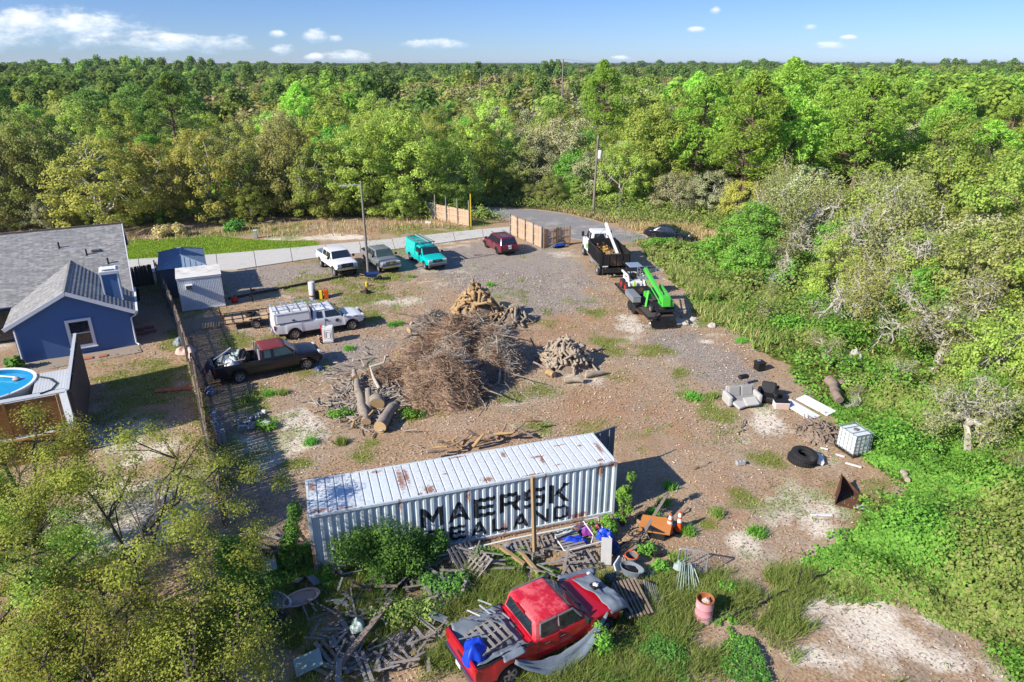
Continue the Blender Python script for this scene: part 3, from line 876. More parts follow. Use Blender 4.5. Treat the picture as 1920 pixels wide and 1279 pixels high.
for nm_, sd_, H_, R_, np_, lf_, c0_ in [('pine', 21, 15, 3.6, 120, 'pine', 0.34), ('pine', 22, 13.5, 3.8, 125, 'pine', 0.30), ('pine_dark', 23, 16, 3.0, 66, 'pine_dark', 0.5), ('pine_dark', 24, 14, 3.4, 70, 'pine_dark', 0.5)]:
 PROTO.setdefault(nm_, []).append(pine(sd_, H_, R_, np_, 0.40, L[lf_], 95, c0_))
GHOST = [ghost(31, 7.5, 4.5, 4200, 900, 0.31), ghost(32, 8.5, 5.0, 5200, 700, 0.33), ghost(33, 6.5, 4.5, 3200, 1100, 0.27)]
KIND_WORDS = {'oak_green': ('green oak', 'tree'), 'oak_olive': ('dull olive oak', 'tree'), 'oak_yellow': ('yellow flushed oak', 'tree'), 'bright': ('fresh green leafy tree', 'tree'),
              'tan': ('tan budding tree', 'tree'), 'grey': ('grey lichened oak', 'tree'), 'pine': ('bright green pine', 'pine tree'), 'pine_dark': ('dark green pine', 'pine tree'), 'ghost': ('bare pale limbed oak', 'tree')}
KIND_NAMES = {'oak_green': 'oak_tree', 'oak_olive': 'oak_tree', 'oak_yellow': 'oak_tree', 'bright': 'leafy_tree', 'tan': 'budding_tree', 'grey': 'oak_tree', 'pine': 'pine_tree', 'pine_dark': 'pine_tree', 'ghost': 'bare_oak'}
TREES = []          # (species, object) in the order planted
def plant(sp, x, y, sc=1.0, rz=None, hz=None, tint=None, variant=None):
 r = random.Random(hash((round(x * 7), round(y * 7), sp)) & 0xffff) if False else rnd
 k = variant if variant is not None else r.randrange(9)
 rz = r.uniform(0, 6.28) if rz is None else rz
 hz = sc * r.uniform(0.88, 1.12) if hz is None else hz
 t = thing(KIND_NAMES[sp], '', KIND_WORDS[sp][1], (x, y, -0.05), rz, 'trees of the surrounding woods')
 t.scale = (sc * r.uniform(0.92, 1.1), sc * r.uniform(0.92, 1.1), hz)
 if sp == 'ghost':
  a, b, c, d = GHOST[k % len(GHOST)]
  link('trunk', a, t)
  kind(link('twigs', b, t), 'stuff')
  kind(link('moss', c, t), 'stuff')
  cr = link('crown', d, t)
 else:
  ps = PROTO[sp]
  a, b = ps[k % len(ps)]
  link('trunk', a, t)
  cr = link('crown', b, t)
 v = (r.uniform(0.85, 1.2) if tint is None else tint) * 1.2
 cr.color = (v * r.uniform(0.93, 1.07), v, v * r.uniform(0.85, 1.1), 1)
 TREES.append([sp, t, x, y])
 return t
def screen(x, y, z):
 f = Vector((0, math.cos(PITCH), -math.sin(PITCH)))
 u = Vector((0, math.sin(PITCH), math.cos(PITCH)))
 d = Vector((x, y, z - CAM_H))
 w_ = d.dot(f)
 return (960 + 1280 * d.x / w_, 639.5 - 1280 * d.dot(u) / w_) if w_ > 0.5 else (-9e9, 9e9)
# which kind grows where, read off the photograph (pixel of the crown top)
PATCHES = [  # x, y, rx, ry, [(kind, weight)...]
 (60, 300, 130, 120, [('oak_olive', 5), ('grey', 3), ('oak_green', 2)]),
 (80, 140, 260, 45, [('pine_dark', 5), ('pine', 2), ('oak_green', 3)]),
 (260, 190, 180, 50, [('oak_green', 4), ('pine_dark', 3), ('oak_olive', 2)]),
 (300, 280, 190, 40, [('oak_yellow', 6), ('oak_olive', 2)]),
 (240, 235, 70, 30, [('bright', 5), ('oak_green', 2)]),
 (400, 235, 50, 25, [('bright', 5)]),
 (470, 215, 110, 45, [('oak_yellow', 5), ('tan', 3)]),
 (390, 180, 120, 30, [('oak_olive', 3), ('grey', 3), ('tan', 2)]),
 (620, 190, 80, 60, [('oak_green', 6), ('pine', 3)]),
 (560, 290, 70, 60, [('oak_olive', 4), ('oak_green', 4)]),
 (760, 280, 170, 90, [('oak_green', 8), ('bright', 2)]),
 (840, 185, 130, 40, [('oak_yellow', 3), ('oak_olive', 3), ('bright', 2)]),
 (960, 150, 130, 30, [('tan', 6), ('oak_olive', 3)]),
 (940, 230, 100, 50, [('grey', 5), ('tan', 3), ('oak_olive', 2)]),
 (970, 300, 70, 50, [('grey', 3), ('oak_olive', 3), ('bright', 2)]),
 (1100, 300, 90, 50, [('oak_green', 4), ('grey', 4), ('bright', 2)]),
 (1230, 230, 110, 60, [('oak_green', 8), ('pine', 2)]),
 (1130, 190, 60, 30, [('oak_green', 4), ('grey', 3)]),
 (1290, 330, 60, 50, [('grey', 6), ('oak_olive', 2)]),
 (1500, 180, 150, 60, [('pine', 8), ('oak_green', 1)]),
 (1480, 260, 130, 50, [('pine', 7)]),
 (1720, 190, 210, 60, [('pine', 5), ('oak_green', 4), ('grey', 2)]),
 (1860, 260, 90, 50, [('oak_green', 4), ('pine', 4)]),
 (1700, 290, 150, 40, [('oak_yellow', 3), ('grey', 4), ('ghost', 3)]),
 (1400, 320, 80, 40, [('oak_yellow', 5), ('grey', 3)]),
 (1300, 150, 200, 25, [('grey', 3), ('oak_green', 5), ('tan', 2)]),
]
def species_at(px, py):
 best = []
 for x, y, rx, ry, ws in PATCHES:
  q = ((px - x) / rx) ** 2 + ((py - y) / ry) ** 2
  if q < 1.5:
   best += [(k, wt * (1.6 - q)) for k, wt in ws]
 best += [('oak_green', 1.0), ('oak_olive', 0.6), ('oak_yellow', 0.55), ('tan', 0.35), ('pine_dark', 0.25), ('grey', 0.25), ('bright', 0.15)]
 t = rnd.uniform(0, sum(b for _, b in best))
 for k, b in best:
  t -= b
  if t <= 0:
   return k
 return 'oak_green'
# ---- the wood's front row, tree by tree
for sp, px, py, sc, hz, v, tint in [
  ('oak_yellow', 215, 428, 1.15, 1.05, 0, 0.95), ('oak_yellow', 300, 418, 1.05, 1.1, 1, 1.0), ('oak_yellow', 400, 412, 1.0, 1.1, 0, 0.95), ('oak_olive', 465, 404, 0.95, 1.05, 0, 0.9),
  ('oak_olive', 95, 425, 1.0, 1.25, 1, 0.75), ('oak_olive', 20, 430, 1.0, 1.2, 0, 0.72), ('oak_olive', -70, 430, 1.0, 1.2, 1, 0.75), ('grey', 150, 415, 0.95, 1.15, 0, 0.8), ('grey', -20, 415, 1.0, 1.2, 0, 0.75),
  ('oak_olive', 545, 402, 0.95, 1.15, 1, 0.95), ('oak_green', 610, 404, 1.0, 1.0, 1, 0.95), ('oak_green', 690, 402, 1.05, 1.0, 0, 0.95), ('oak_green', 770, 400, 1.05, 1.02, 2, 0.95),
  ('oak_green', 845, 392, 1.0, 1.0, 1, 0.85), ('oak_green', 730, 392, 1.05, 1.05, 0, 1.05), ('bright', 640, 385, 1.1, 1.15, 0, 0.9), ('oak_green', 890, 372, 0.85, 0.9, 2, 0.8),
  ('oak_olive', 960, 366, 0.85, 0.85, 0, 0.9), ('grey', 1010, 366, 0.8, 0.85, 1, 0.95), ('bright', 1075, 372, 0.85, 0.9, 1, 0.95), ('grey', 1110, 378, 0.75, 0.75, 0, 1.0), ('oak_green', 1165, 385, 0.9, 0.9, 1, 0.95),
  ('oak_green', 1215, 378, 1.1, 1.15, 0, 0.95), ('oak_green', 1255, 372, 1.05, 1.2, 2, 0.9), ('grey', 1265, 398, 0.7, 0.62, 1, 1.0), ('grey', 1330, 402, 0.75, 0.62, 0, 1.0), ('oak_yellow', 1395, 415, 0.7, 0.6, 1, 0.95)]:
 p = P(px, py)
 plant(sp, p.x, p.y, sc, None, hz, tint, v)
for px in list(range(-60, 900, 48)) + [945, 985, 1040, 1090, 1150, 1190, 1240, 1290]:
 p = P(px + rnd.uniform(-12, 12), (430 if px < 240 else 417 if px < 500 else 405 if px < 900 else 383) + rnd.uniform(-6, 4))
 sp = rnd.choice(['oak_olive', 'grey', 'oak_olive', 'oak_green'] if px < 260 else ['oak_green', 'bright', 'oak_olive', 'oak_green'])
 s_ = rnd.uniform(0.32, 0.55)
 plant(sp, p.x, p.y, s_, None, s_ * rnd.uniform(0.8, 1.0), 0.8)
# ---- the right-hand wood, close by
for sp, x, y, sc, hz, v, tint in [
  ('ghost', 27.5, 48.0, 1.22, 1.42, 0, 1), ('ghost', 33.0, 56.0, 1.34, 1.50, 1, 1), ('oak_olive', 30.5, 42.5, 0.86, 0.84, 1, 1), ('ghost', 26.5, 61.5, 1.10, 1.27, 1, 1), ('oak_green', 38.5, 52.0, 1.02, 1.01, 0, 1),
  ('ghost', 23.0, 55.0, 0.92, 1.02, 2, 1), ('ghost', 35.5, 46.5, 1.22, 1.35, 1, 1), ('ghost', 26.0, 38.5, 0.98, 1.08, 0, 1), ('ghost', 41.0, 60.0, 1.40, 1.58, 2, 1), ('ghost', 31.5, 66.5, 1.22, 1.42, 0, 1),
  ('oak_green', 26.5, 33.5, 0.60, 0.61, 1, 1), ('ghost', 30.5, 36.0, 1.10, 1.20, 1, 1), ('ghost', 37.0, 72.0, 1.22, 1.42, 2, 1), ('ghost', 23.5, 45.0, 0.85, 0.93, 1, 1), ('ghost', 45.5, 56.5, 1.34, 1.50, 1, 1),
  ('oak_green', 44.0, 70.0, 1.08, 1.08, 2, 1), ('ghost', 22.0, 29.0, 0.67, 0.75, 0, 1), ('ghost', 27.5, 73.0, 1.10, 1.35, 1, 1),
  ('oak_green', 28.5, 31.5, 0.62, 0.66, 0, 1.0), ('oak_olive', 31.5, 34.0, 0.75, 0.8, 1, 1.0), ('oak_green', 26.0, 28.5, 0.45, 0.5, 2, 1.0), ('oak_green', 33.5, 39.0, 0.85, 0.95, 1, 1.05), ('bright', 24.2, 31.5, 0.42, 0.45, 1, 1.0), ('ghost', 29.5, 33.0, 0.7, 0.8, 1, 1), ('ghost', 18.6, 47.0, 0.32, 0.3, 0, 1), ('ghost', 20.2, 39.5, 0.36, 0.34, 1, 1), ('ghost', 19.0, 33.5, 0.3, 0.28, 2, 1), ('ghost', 22.5, 36.0, 0.4, 0.38, 0, 1), ('ghost', 21.0, 52.5, 0.36, 0.34, 2, 1), ('ghost', 23.5, 26.0, 0.36, 0.34, 1, 1), ('grey', 34.5, 50.0, 0.84, 0.84, 0, 0.9), ('grey', 28.5, 54.5, 0.72, 0.74, 1, 0.9), ('oak_olive', 40.5, 47.0, 0.90, 0.81, 0, 0.9), ('oak_yellow', 36.0, 60.5, 0.78, 0.81, 1, 1.0), ('grey', 29.5, 68.0, 0.84, 0.94, 0, 1),
  ('oak_yellow', 33.0, 76.0, 0.70, 0.65, 0, 1.0), ('bright', 22.0, 62.0, 0.78, 0.68, 0, 1.05), ('bright', 24.5, 66.5, 0.78, 0.68, 1, 1.0), ('bright', 20.8, 57.0, 0.66, 0.57, 1, 1.1), ('bright', 29.0, 59.5, 0.66, 0.68, 1, 1.0),
  ('pine', 27.0, 82.0, 1.15, 1.10, 0, 1.0), ('pine', 33.5, 84.0, 1.20, 1.12, 1, 1.05), ('pine', 39.5, 81.0, 1.15, 1.08, 0, 1.0), ('pine', 30.0, 90.0, 1.20, 1.18, 1, 1.0), ('pine', 36.5, 93.0, 1.25, 1.20, 0, 1.05),
  ('pine', 43.0, 90.0, 1.10, 1.05, 1, 1.0), ('pine', 24.5, 92.0, 1.10, 1.05, 0, 0.95), ('pine', 50.0, 84.0, 1.00, 0.90, 1, 1.0), ('pine', 57.0, 92.0, 1.05, 0.95, 0, 1.0), ('pine', 48.0, 98.0, 1.10, 1.05, 1, 1.0),
  ('pine', 51.0, 74.0, 0.95, 0.80, 0, 1.05), ('pine', 57.5, 79.0, 1.00, 0.85, 1, 1.05), ('oak_green', 47.0, 64.5, 0.96, 0.94, 0, 1.0), ('oak_green', 52.5, 66.0, 1.02, 1.01, 1, 1.0), ('oak_green', 33.5, 39.0, 0.7, 0.68, 2, 1.0), ('oak_olive', 36.5, 42.0, 0.75, 0.75, 1, 1.0), ('oak_green', 29.5, 47.0, 0.6, 0.62, 0, 1.0), ('oak_olive', 41.0, 55.5, 0.85, 0.9, 0, 1.0), ('oak_green', 33.5, 63.0, 0.8, 0.85, 1, 1.0), ('bright', 27.0, 43.0, 0.6, 0.6, 0, 1.0), ('oak_green', 24.5, 49.5, 0.5, 0.5, 2, 1.0), ('oak_olive', 46.0, 77.5, 0.80, 0.80, 0, 1.0)]:
 plant(sp, x, y, sc, None, hz, tint, v)
# ---- the rest of the wood on a loose grid, nearest 300 as trees of their own
road_line = [(-3, 90), (-14, 93), (-26, 100), (-40, 110), (-60, 124)]
def near_road(x, y):
 for (x0, y0), (x1, y1) in zip(road_line, road_line[1:]):
  dx, dy = x1 - x0, y1 - y0
  t = max(0, min(1, ((x - x0) * dx + (y - y0) * dy) / (dx * dx + dy * dy)))
  if math.hypot(x - x0 - t * dx, y - y0 - t * dy) < 3.6:
   return True
 return False
cand = []
for iy in range(60):
 for ix in range(-45, 46):
  y = 87 + iy * 5.7 + rnd.uniform(-2.4, 2.4)
  x = ix * 5.9 + (iy % 2) * 2.95 + rnd.uniform(-2.4, 2.4)
  if abs(x) > 0.80 * y + 8 or y > 285:
   continue
  if x > 20 and y < 100:
   continue
  if y < 92 and -60 < x < 20:
   continue
  if near_road(x, y):
   continue
  if any((x - t[2]) ** 2 + (y - t[3]) ** 2 < 16 for t in TREES):
   continue
  cand.append((y, x))
cand.sort(key=lambda q: q[0] + 0.25 * abs(q[1]))
LIMIT = 292 - len(TREES)
far_pts = []
for i, (y, x) in enumerate(cand):
 px, py = screen(x, y, 11.0)
 sp = species_at(px, py)
 sc = rnd.uniform(0.8, 1.12)
 if i < LIMIT:
  if sp == 'ghost':
   sp = 'grey'
  plant(sp, x, y, sc)
 else:
  far_pts.append((x, y, sc, sp))
# landmarks that lie straight below a tree in the view: they tell the trees apart
MARKS = [(40, 'far left house roof end'), (160, 'house roof ridge'), (270, 'gate beside the house'), (370, 'blue metal roof'), (470, 'bright lawn'), (560, 'driveway bend'), (640, 'white crew cab truck'), (720, 'grey pickup'),
         (800, 'teal pickup'), (880, 'fence left of the gate'), (945, 'maroon car'), (1000, 'tan gate fence'), (1060, 'blue wheelbarrow'), (1120, 'grapple truck'), (1190, 'skid steer'), (1260, 'dark parked car'),
         (1340, 'vine slope'), (1430, 'black bin'), (1530, 'white door panels'), (1620, 'white tote'), (1720, 'green brush bank'), (1820, 'sandy corner'), (1910, 'right edge brush')]
rank = {}
ORD = 'first second third fourth fifth sixth seventh eighth ninth tenth eleventh twelfth thirteenth fourteenth fifteenth sixteenth seventeenth eighteenth nineteenth twentieth'.split()
for sp, t, x, y in sorted(TREES, key=lambda q: q[3]):
 px = screen(x, y, 6)[0]
 mk = min(MARKS, key=lambda m_: abs(m_[0] - px))[1]
 k = rank.get((sp, mk), 0)
 rank[(sp, mk)] = k + 1
 t['label'] = f'{KIND_WORDS[sp][0]}, {ORD[min(k, 19)]} such from the front above the {mk}'
# ---- beyond: one mass of woods to the horizon (instances on points, one object)
def low_crown(seed, H, Rc, n, ls, leaf, bark):
 rng = np.random.default_rng(seed)
 nc = 16
 a = rng.uniform(0, 6.283, nc)
 rr = Rc * rng.uniform(0.1, 0.85, nc)
 cs = np.stack([np.cos(a) * rr, np.sin(a) * rr, H * (0.45 + 0.42 * (1 - (rr / Rc) ** 2)) + rng.normal(0, 0.4, nc)], 1)
 ci = rng.integers(0, nc, n)
 dv = unit(rng.normal(size=(n, 3)))
 c = cs[ci] + dv * (1.7 * rng.uniform(0.3, 1.0, n) ** 0.5)[:, None] * np.array([1, 1, 0.8])
 c[:, 2] = np.maximum(c[:, 2], 1.0)
 V, F = leaf_quads(c, dv * 0.9 + np.array([0, 0, 0.6]) + rng.normal(0, 0.3, (n, 3)), ls, rng, 0.75)
 return mesh_np('far_crown', V, F, leaf)
fcol = bpy.data.collections.new('far_crowns')
FAR = {}
for i, (sp, H_, R_) in enumerate([('oak_green', 11, 4.5), ('oak_olive', 10, 4.5), ('oak_yellow', 9.5, 4.6), ('pine', 14, 3.4), ('pine_dark', 15, 3.2), ('tan', 9.5, 4.2), ('grey', 9.5, 4.4), ('bright', 9, 4.0)]):
 o = bpy.data.objects.new('far_crown_%d' % i, low_crown(50 + i, H_, R_, 620, 0.85, L[sp], None))
 fcol.objects.link(o)
 o.color = (1.26, 1.22, 1.15, 1)
 FAR[sp] = i
FAR['ghost'] = FAR['grey']
pts, scs, rots, picks = [], [], [], []
def far_add(x, y, s, h, sp):
 pts.append((x, y, 0.0))
 scs.append((s, s, h))
 rots.append((0, 0, rnd.uniform(0, 6.28)))
 picks.append(FAR[sp])
for x, y, s, sp in far_pts:
 far_add(x, y, s, s, sp)
for lo, hi, st, s in [(285, 520, 8.5, 1.25), (520, 1000, 15, 1.9), (1000, 2400, 34, 3.2), (2400, 6000, 95, 8.0), (6000, 14000, 300, 26.0)]:
 y = lo
 while y < hi:
  x = -0.86 * y
  while x < 0.86 * y:
   xx, yy = x + rnd.uniform(-0.45, 0.45) * st, y + rnd.uniform(-0.45, 0.45) * st
   x += st
   px, py = screen(xx, yy, 11)
   q = fbm(np.array([xx]), np.array([yy]), 0.012, 77, 3)[0]
   q2 = fbm(np.array([xx + 900]), np.array([yy]), 0.006, 71, 3)[0]
   sp = species_at(px, py) if yy < 600 and rnd.random() < 0.75 else ('pine_dark' if q > 0.60 else 'oak_green' if q > 0.48 else 'tan' if q2 > 0.56 else 'grey' if q2 < 0.42 else 'oak_olive')
   if yy > 1800 and rnd.random() < 0.6:
    sp = 'pine_dark'
   h = rnd.uniform(0.75, 1.08) + (0.12 if sp in ('pine', 'pine_dark') else 0)
   h *= 1 + 0.75 * max(0.0, fbm(np.array([xx]), np.array([yy]), 0.004, 91, 3)[0] - 0.56) * 2
   if yy > 2400:
    h = rnd.uniform(0.9, 1.2)
   far_add(xx, yy, s * rnd.uniform(0.8, 1.15), h, sp)
  y += st
# taller pines break the skyline on the left and straight ahead
for px, yy, h in [(35, 300, 1.30), (48, 310, 1.42), (75, 320, 1.28), (92, 300, 1.36), (105, 330, 1.3), (130, 340, 1.22), (850, 420, 1.22), (880, 430, 1.26), (905, 430, 1.3), (925, 425, 1.24), (1022, 400, 1.32), (1031, 405, 1.38), (1040, 402, 1.28), (515, 500, 1.2), (528, 510, 1.22), (1670, 900, 1.5), (1640, 900, 1.35), (1690, 920, 1.4)]:
 u = (px - 960) / 1280.0
 for k in range(2):
  far_add(u * yy * 1.05 + rnd.uniform(-3, 3), yy + rnd.uniform(-5, 5), 0.95, h, 'pine_dark')
# nearby woods outside the picture on both sides
for i in range(170):
 x = rnd.choice([-1, 1]) * rnd.uniform(62, 110)
 y = rnd.uniform(-20, 90)
 if abs(x) > 0.8 * y + 10 and not (-70 < x < 0 and y > 20):
  far_add(x, y, rnd.uniform(0.85, 1.1), rnd.uniform(0.8, 1.05), rnd.choice(['oak_green', 'oak_olive', 'pine', 'grey']))
me = bpy.data.meshes.new('distant_woods')
me.from_pydata(pts, [], [])
a_ = me.attributes.new('sc', 'FLOAT_VECTOR', 'POINT')
a_.data.foreach_set('vector', np.array(scs, dtype=np.float32).ravel())
a_ = me.attributes.new('ro', 'FLOAT_VECTOR', 'POINT')
a_.data.foreach_set('vector', np.array(rots, dtype=np.float32).ravel())
a_ = me.attributes.new('pk', 'INT', 'POINT')
a_.data.foreach_set('value', np.array(picks, dtype=np.int32))
woods = kind(link('distant_woods', me), 'stuff', 'mixed woods reaching flat to the horizon')
ng = bpy.data.node_groups.new('scatter', 'GeometryNodeTree')
ng.interface.new_socket('Geometry', in_out='INPUT', socket_type='NodeSocketGeometry')
ng.interface.new_socket('Geometry', in_out='OUTPUT', socket_type='NodeSocketGeometry')
q = N(ng)
gi = q.n.new('NodeGroupInput')
go = q.n.new('NodeGroupOutput')
ci_ = q.n.new('GeometryNodeCollectionInfo')
ci_.inputs['Collection'].default_value = fcol
ci_.inputs['Separate Children'].default_value = True
ci_.inputs['Reset Children'].default_value = True
ip = q.n.new('GeometryNodeInstanceOnPoints')
ip.inputs['Pick Instance'].default_value = True
for nm_, ty_, sock in (('sc', 'FLOAT_VECTOR', 'Scale'), ('ro', 'FLOAT_VECTOR', 'Rotation'), ('pk', 'INT', 'Instance Index')):
 na = q.n.new('GeometryNodeInputNamedAttribute')
 na.data_type = ty_
 na.inputs['Name'].default_value = nm_
 q.l.new(na.outputs[0], ip.inputs[sock])
q.l.new(gi.outputs[0], ip.inputs['Points'])
q.l.new(ci_.outputs[0], ip.inputs['Instance'])
q.l.new(ip.outputs[0], go.inputs[0])
md = woods.modifiers.new('scatter', 'NODES')
md.node_group = ng
# ---------------------------------------------------------------- ground cover: what nobody could count
def cover(name, label, xy, maker, m):
 V, F = maker(xy)
 o = link(name, mesh_np(name, V, F, m))
 return kind(o, 'stuff', label)
def sample(n, box, wfn, rng, near=True):
 """random ground points; more of them near the camera"""
 x = rng.uniform(box[0], box[1], n)
 y = rng.uniform(box[2], box[3], n)
 p = wfn(x, y)
 if near:
  p = p * np.clip((30.0 / np.hypot(x, y)) ** 1.15, 0, 1)
 k = rng.uniform(0, 1, n) < p
 return x[k], y[k]
def zsel(nm_, gain=1.0, cut=0.3):
 return lambda x, y: np.clip((zones(x, y)[nm_] - cut) / (1 - cut), 0, 1) * gain
rg = np.random.default_rng(101)
# vines and brush on the right
un, vn = sample(150000, (10, 28, 14, 34), lambda x, y: zones(x, y)['under'], rg, False)
ux, uy = sample(460000, (11, 62, 14, 86), lambda x, y: zones(x, y)['under'] * (0.35 + 0.65 * (fbm(x, y, 0.5, 61) > 0.40)), rg)
ux, uy = np.concatenate([ux, un]), np.concatenate([uy, vn])
hh = 0.12 + 2.1 * np.clip(fbm(ux, uy, 0.28, 55) - 0.34, 0, 1) * 2.0 + 0.5 * np.clip(fbm(ux, uy, 1.2, 56) - 0.3, 0, 1)
edge = np.clip(pip(ux, uy, UNDER) / 3.0, 0.12, 1.0)
hh = hh + 2.6 * sstep(ux, 18.5, 27.0) * sstep(fbm(ux, uy, 0.19, 58), 0.42, 0.66)
hh = hh * edge
zz = hh * rg.uniform(0.25, 1.0, len(ux)) ** 0.35
e_ = 0.25
gxh = (fbm(ux + e_, uy, 0.28, 55) - fbm(ux - e_, uy, 0.28, 55)) * 8
gyh = (fbm(ux, uy + e_, 0.28, 55) - fbm(ux, uy - e_, 0.28, 55)) * 8
nr = np.stack([-gxh, -gyh, np.full(len(ux), 1.0)], 1) + rg.normal(0, 0.55, (len(ux), 3))
sel_tone = fbm(ux, uy, 0.22, 88) + rg.normal(0, 0.06, len(ux)) - 0.003 * (uy - 40) * (uy > 40) + 0.05 * (uy < 33)
size_ = 0.065 + 0.0030 * np.hypot(ux, uy)
for nm_, lf, k in (('vine_cover', 'vine', sel_tone > 0.43), ('brush_cover', 'weed', sel_tone <= 0.43)):
 V, F = leaf_quads(np.stack([ux, uy, zz], 1)[k], nr[k], size_[k], rg, 0.72)
 kind(link(nm_, mesh_np(nm_, V, F, L[lf])), 'stuff', 'bright green vines smothering the right hand bank' if nm_ == 'vine_cover' else 'dull green brush on the right hand bank')
# grass and weeds in the yard
gx2, gy2 = sample(330000, (-45, 22, 13, 84), lambda x, y: np.clip(zones(x, y)['green'] * 0.9 + 0.012, 0, 1) * (1 - np.clip(zones(x, y)['wood'], 0, 1)), rg)
h_ = rg.uniform(0.04, 0.15, len(gx2)) * (0.7 + fbm(gx2, gy2, 0.8, 5) * 0.9)
V, F = blade_tris(np.stack([gx2, gy2, np.full(len(gx2), -0.03)], 1), h_, 0.020 + 0.0011 * np.hypot(gx2, gy2), rg, 0.5)
kind(link('weed_grass', mesh_np('weed_grass', V, F, L['weed'])), 'stuff', 'short weedy grass in patches over the bare yard')
# lawn
lx, ly = sample(170000, (-75, -8, 60, 82), zsel('lawn', 0.9), rg, False)
V, F = blade_tris(np.stack([lx, ly, np.full(len(lx), -0.03)], 1), rg.uniform(0.05, 0.13, len(lx)), 0.09, rg, 0.5)
kind(link('lawn_grass', mesh_np('lawn_grass', V, F, L['lawn'])), 'stuff', 'vivid mown lawn beyond the driveway')
# dry grass by the road and behind the lawn
dx_, dy_ = sample(150000, (-75, 36, 64, 98), zsel('dry', 0.8, 0.15), rg, False)
h_ = rg.uniform(0.15, 0.7, len(dx_)) * (0.4 + fbm(dx_, dy_, 0.35, 15) * 1.1)
V, F = blade_tris(np.stack([dx_, dy_, np.full(len(dx_), -0.03)], 1), h_, 0.11, rg, 0.3)
kind(link('dry_grass', mesh_np('dry_grass', V, F, L['dry'])), 'stuff', 'tall dry tan grass along the road and behind the lawn')
# tall rank grass in the near corner
tx, ty = sample(230000, (-8, 13, 12.5, 20.5), lambda x, y: np.clip(zones(x, y)['green'] * 1.2, 0, 1) * (fbm(x, y, 0.6, 33) > 0.30), rg, False)
h_ = rg.uniform(0.12, 0.55, len(tx)) * (0.4 + fbm(tx, ty, 0.7, 34))
V, F = blade_tris(np.stack([tx, ty, np.full(len(tx), -0.03)], 1), h_, 0.028, rg, 0.55)
kind(link('rank_grass', mesh_np('rank_grass', V, F, L['weed'])), 'stuff', 'tall rank grass in front of the red pickup')
# dark leaf litter
ex_, ey_ = sample(70000, (-26, 18, 13, 62), lambda x, y: np.clip(0.15 + zones(x, y)['sand'] * 0.8 + zones(x, y)['green'] * 0.3, 0, 1) * (1 - zones(x, y)['under']) * (fbm(x, y, 0.7, 171) > 0.40), rg)
V, F = leaf_quads(np.stack([ex_, ey_, np.full(len(ex_), 0.012)], 1), rg.normal(0, 0.3, (len(ex_), 3)) + np.array([0, 0, 1.0]), 0.035 + 0.0018 * np.hypot(ex_, ey_), rg, 0.5)
kind(link('leaf_litter', mesh_np('leaf_litter', V, F, leafmat('dead leaf litter', [(0.10, 0.07, 0.045), (0.18, 0.13, 0.085), (0.075, 0.055, 0.04)], 0.0))), 'stuff', 'dead leaves and dark litter strewn over sand and dirt')
# tangled weeds between the container and the red pickup, and round its near side
WEEDY = [PX([(470, 1050), (640, 1010), (780, 1035), (960, 1030), (1080, 1075), (960, 1105), (850, 1130), (760, 1135), (600, 1105), (480, 1120)]), PX([(1000, 1290), (1130, 1215), (1230, 1170), (1330, 1165), (1450, 1150), (1440, 1290)])]
wx_, wy_ = NP.uniform(-9, 8, 150000), NP.uniform(14.5, 22, 150000)
kk_ = (np.maximum(pip(wx_, wy_, WEEDY[0]), pip(wx_, wy_, WEEDY[1])) + (fbm(wx_, wy_, 0.9, 63) - 0.5) * 2.2 > 0) & (fbm(wx_, wy_, 0.8, 62) > 0.44)
wx_, wy_ = wx_[kk_], wy_[kk_]
wz_ = (0.08 + np.where(wx_ > 0.5, 0.7, 1.4) * np.clip(fbm(wx_, wy_, 0.8, 62) - 0.42, 0, 1)) * NP.uniform(0.2, 1.0, len(wx_)) ** 0.5
wt_ = fbm(wx_, wy_, 0.5, 64) + NP.normal(0, 0.08, len(wx_))
for nm_, lf, k in (('weed_cover', 'bush_dark', wt_ < 0.52), ('leafy_weeds', 'vine', wt_ >= 0.52)):
 V, F = leaf_quads(np.stack([wx_, wy_, wz_], 1)[k], NP.normal(0, 0.6, (k.sum(), 3)) + np.array([0, 0, 1.0]), 0.085, NP, 0.6)
 kind(link(nm_, mesh_np(nm_, V, F, L[lf])), 'stuff', 'dark weeds tangled through the scrap' if nm_[5] == 'c' else 'bright leafy weeds round the red pickup')
# grass standing in the brush strip by the trailer and dark car
qx, qy = sample(90000, (12, 30, 40, 78), lambda x, y: zones(x, y)['under'] * (fbm(x, y, 0.45, 36) > 0.45) * sstep(y, 40, 48), rg, False)
for nm_, lf, k in (('strip_grass', 'weed', rg.uniform(0, 1, len(qx)) < 0.8), ('tan_strip_grass', 'dry', None)):
 k = k if k is not None else ~k0
 k0 = k
 V, F = blade_tris(np.stack([qx, qy, np.full(len(qx), 0.0)], 1)[k], rg.uniform(0.3, 0.95, k.sum()), 0.09, rg, 0.35)
 kind(link(nm_, mesh_np(nm_, V, F, L[lf])), 'stuff', 'rank green grass in the strip beside the trailer' if lf == 'weed' else 'tan grass in the strip beside the trailer')
# wood chips and litter
cx_, cy_ = sample(60000, (-25, 16, 15, 60), lambda x, y: (1 - zones(x, y)['under']) * (1 - zones(x, y)['green'] * 0.8) * (fbm(x, y, 0.5, 71) > 0.36), rg)
V, F = leaf_quads(np.stack([cx_, cy_, np.full(len(cx_), 0.015)], 1), rg.normal(0, 0.35, (len(cx_), 3)) + np.array([0, 0, 1.0]), 0.05 + 0.0022 * np.hypot(cx_, cy_), rg, 0.4)
kind(link('wood_chip_litter', mesh_np('wood_chip_litter', V, F, L['chip'])), 'stuff', 'wood chips strewn over the yard')
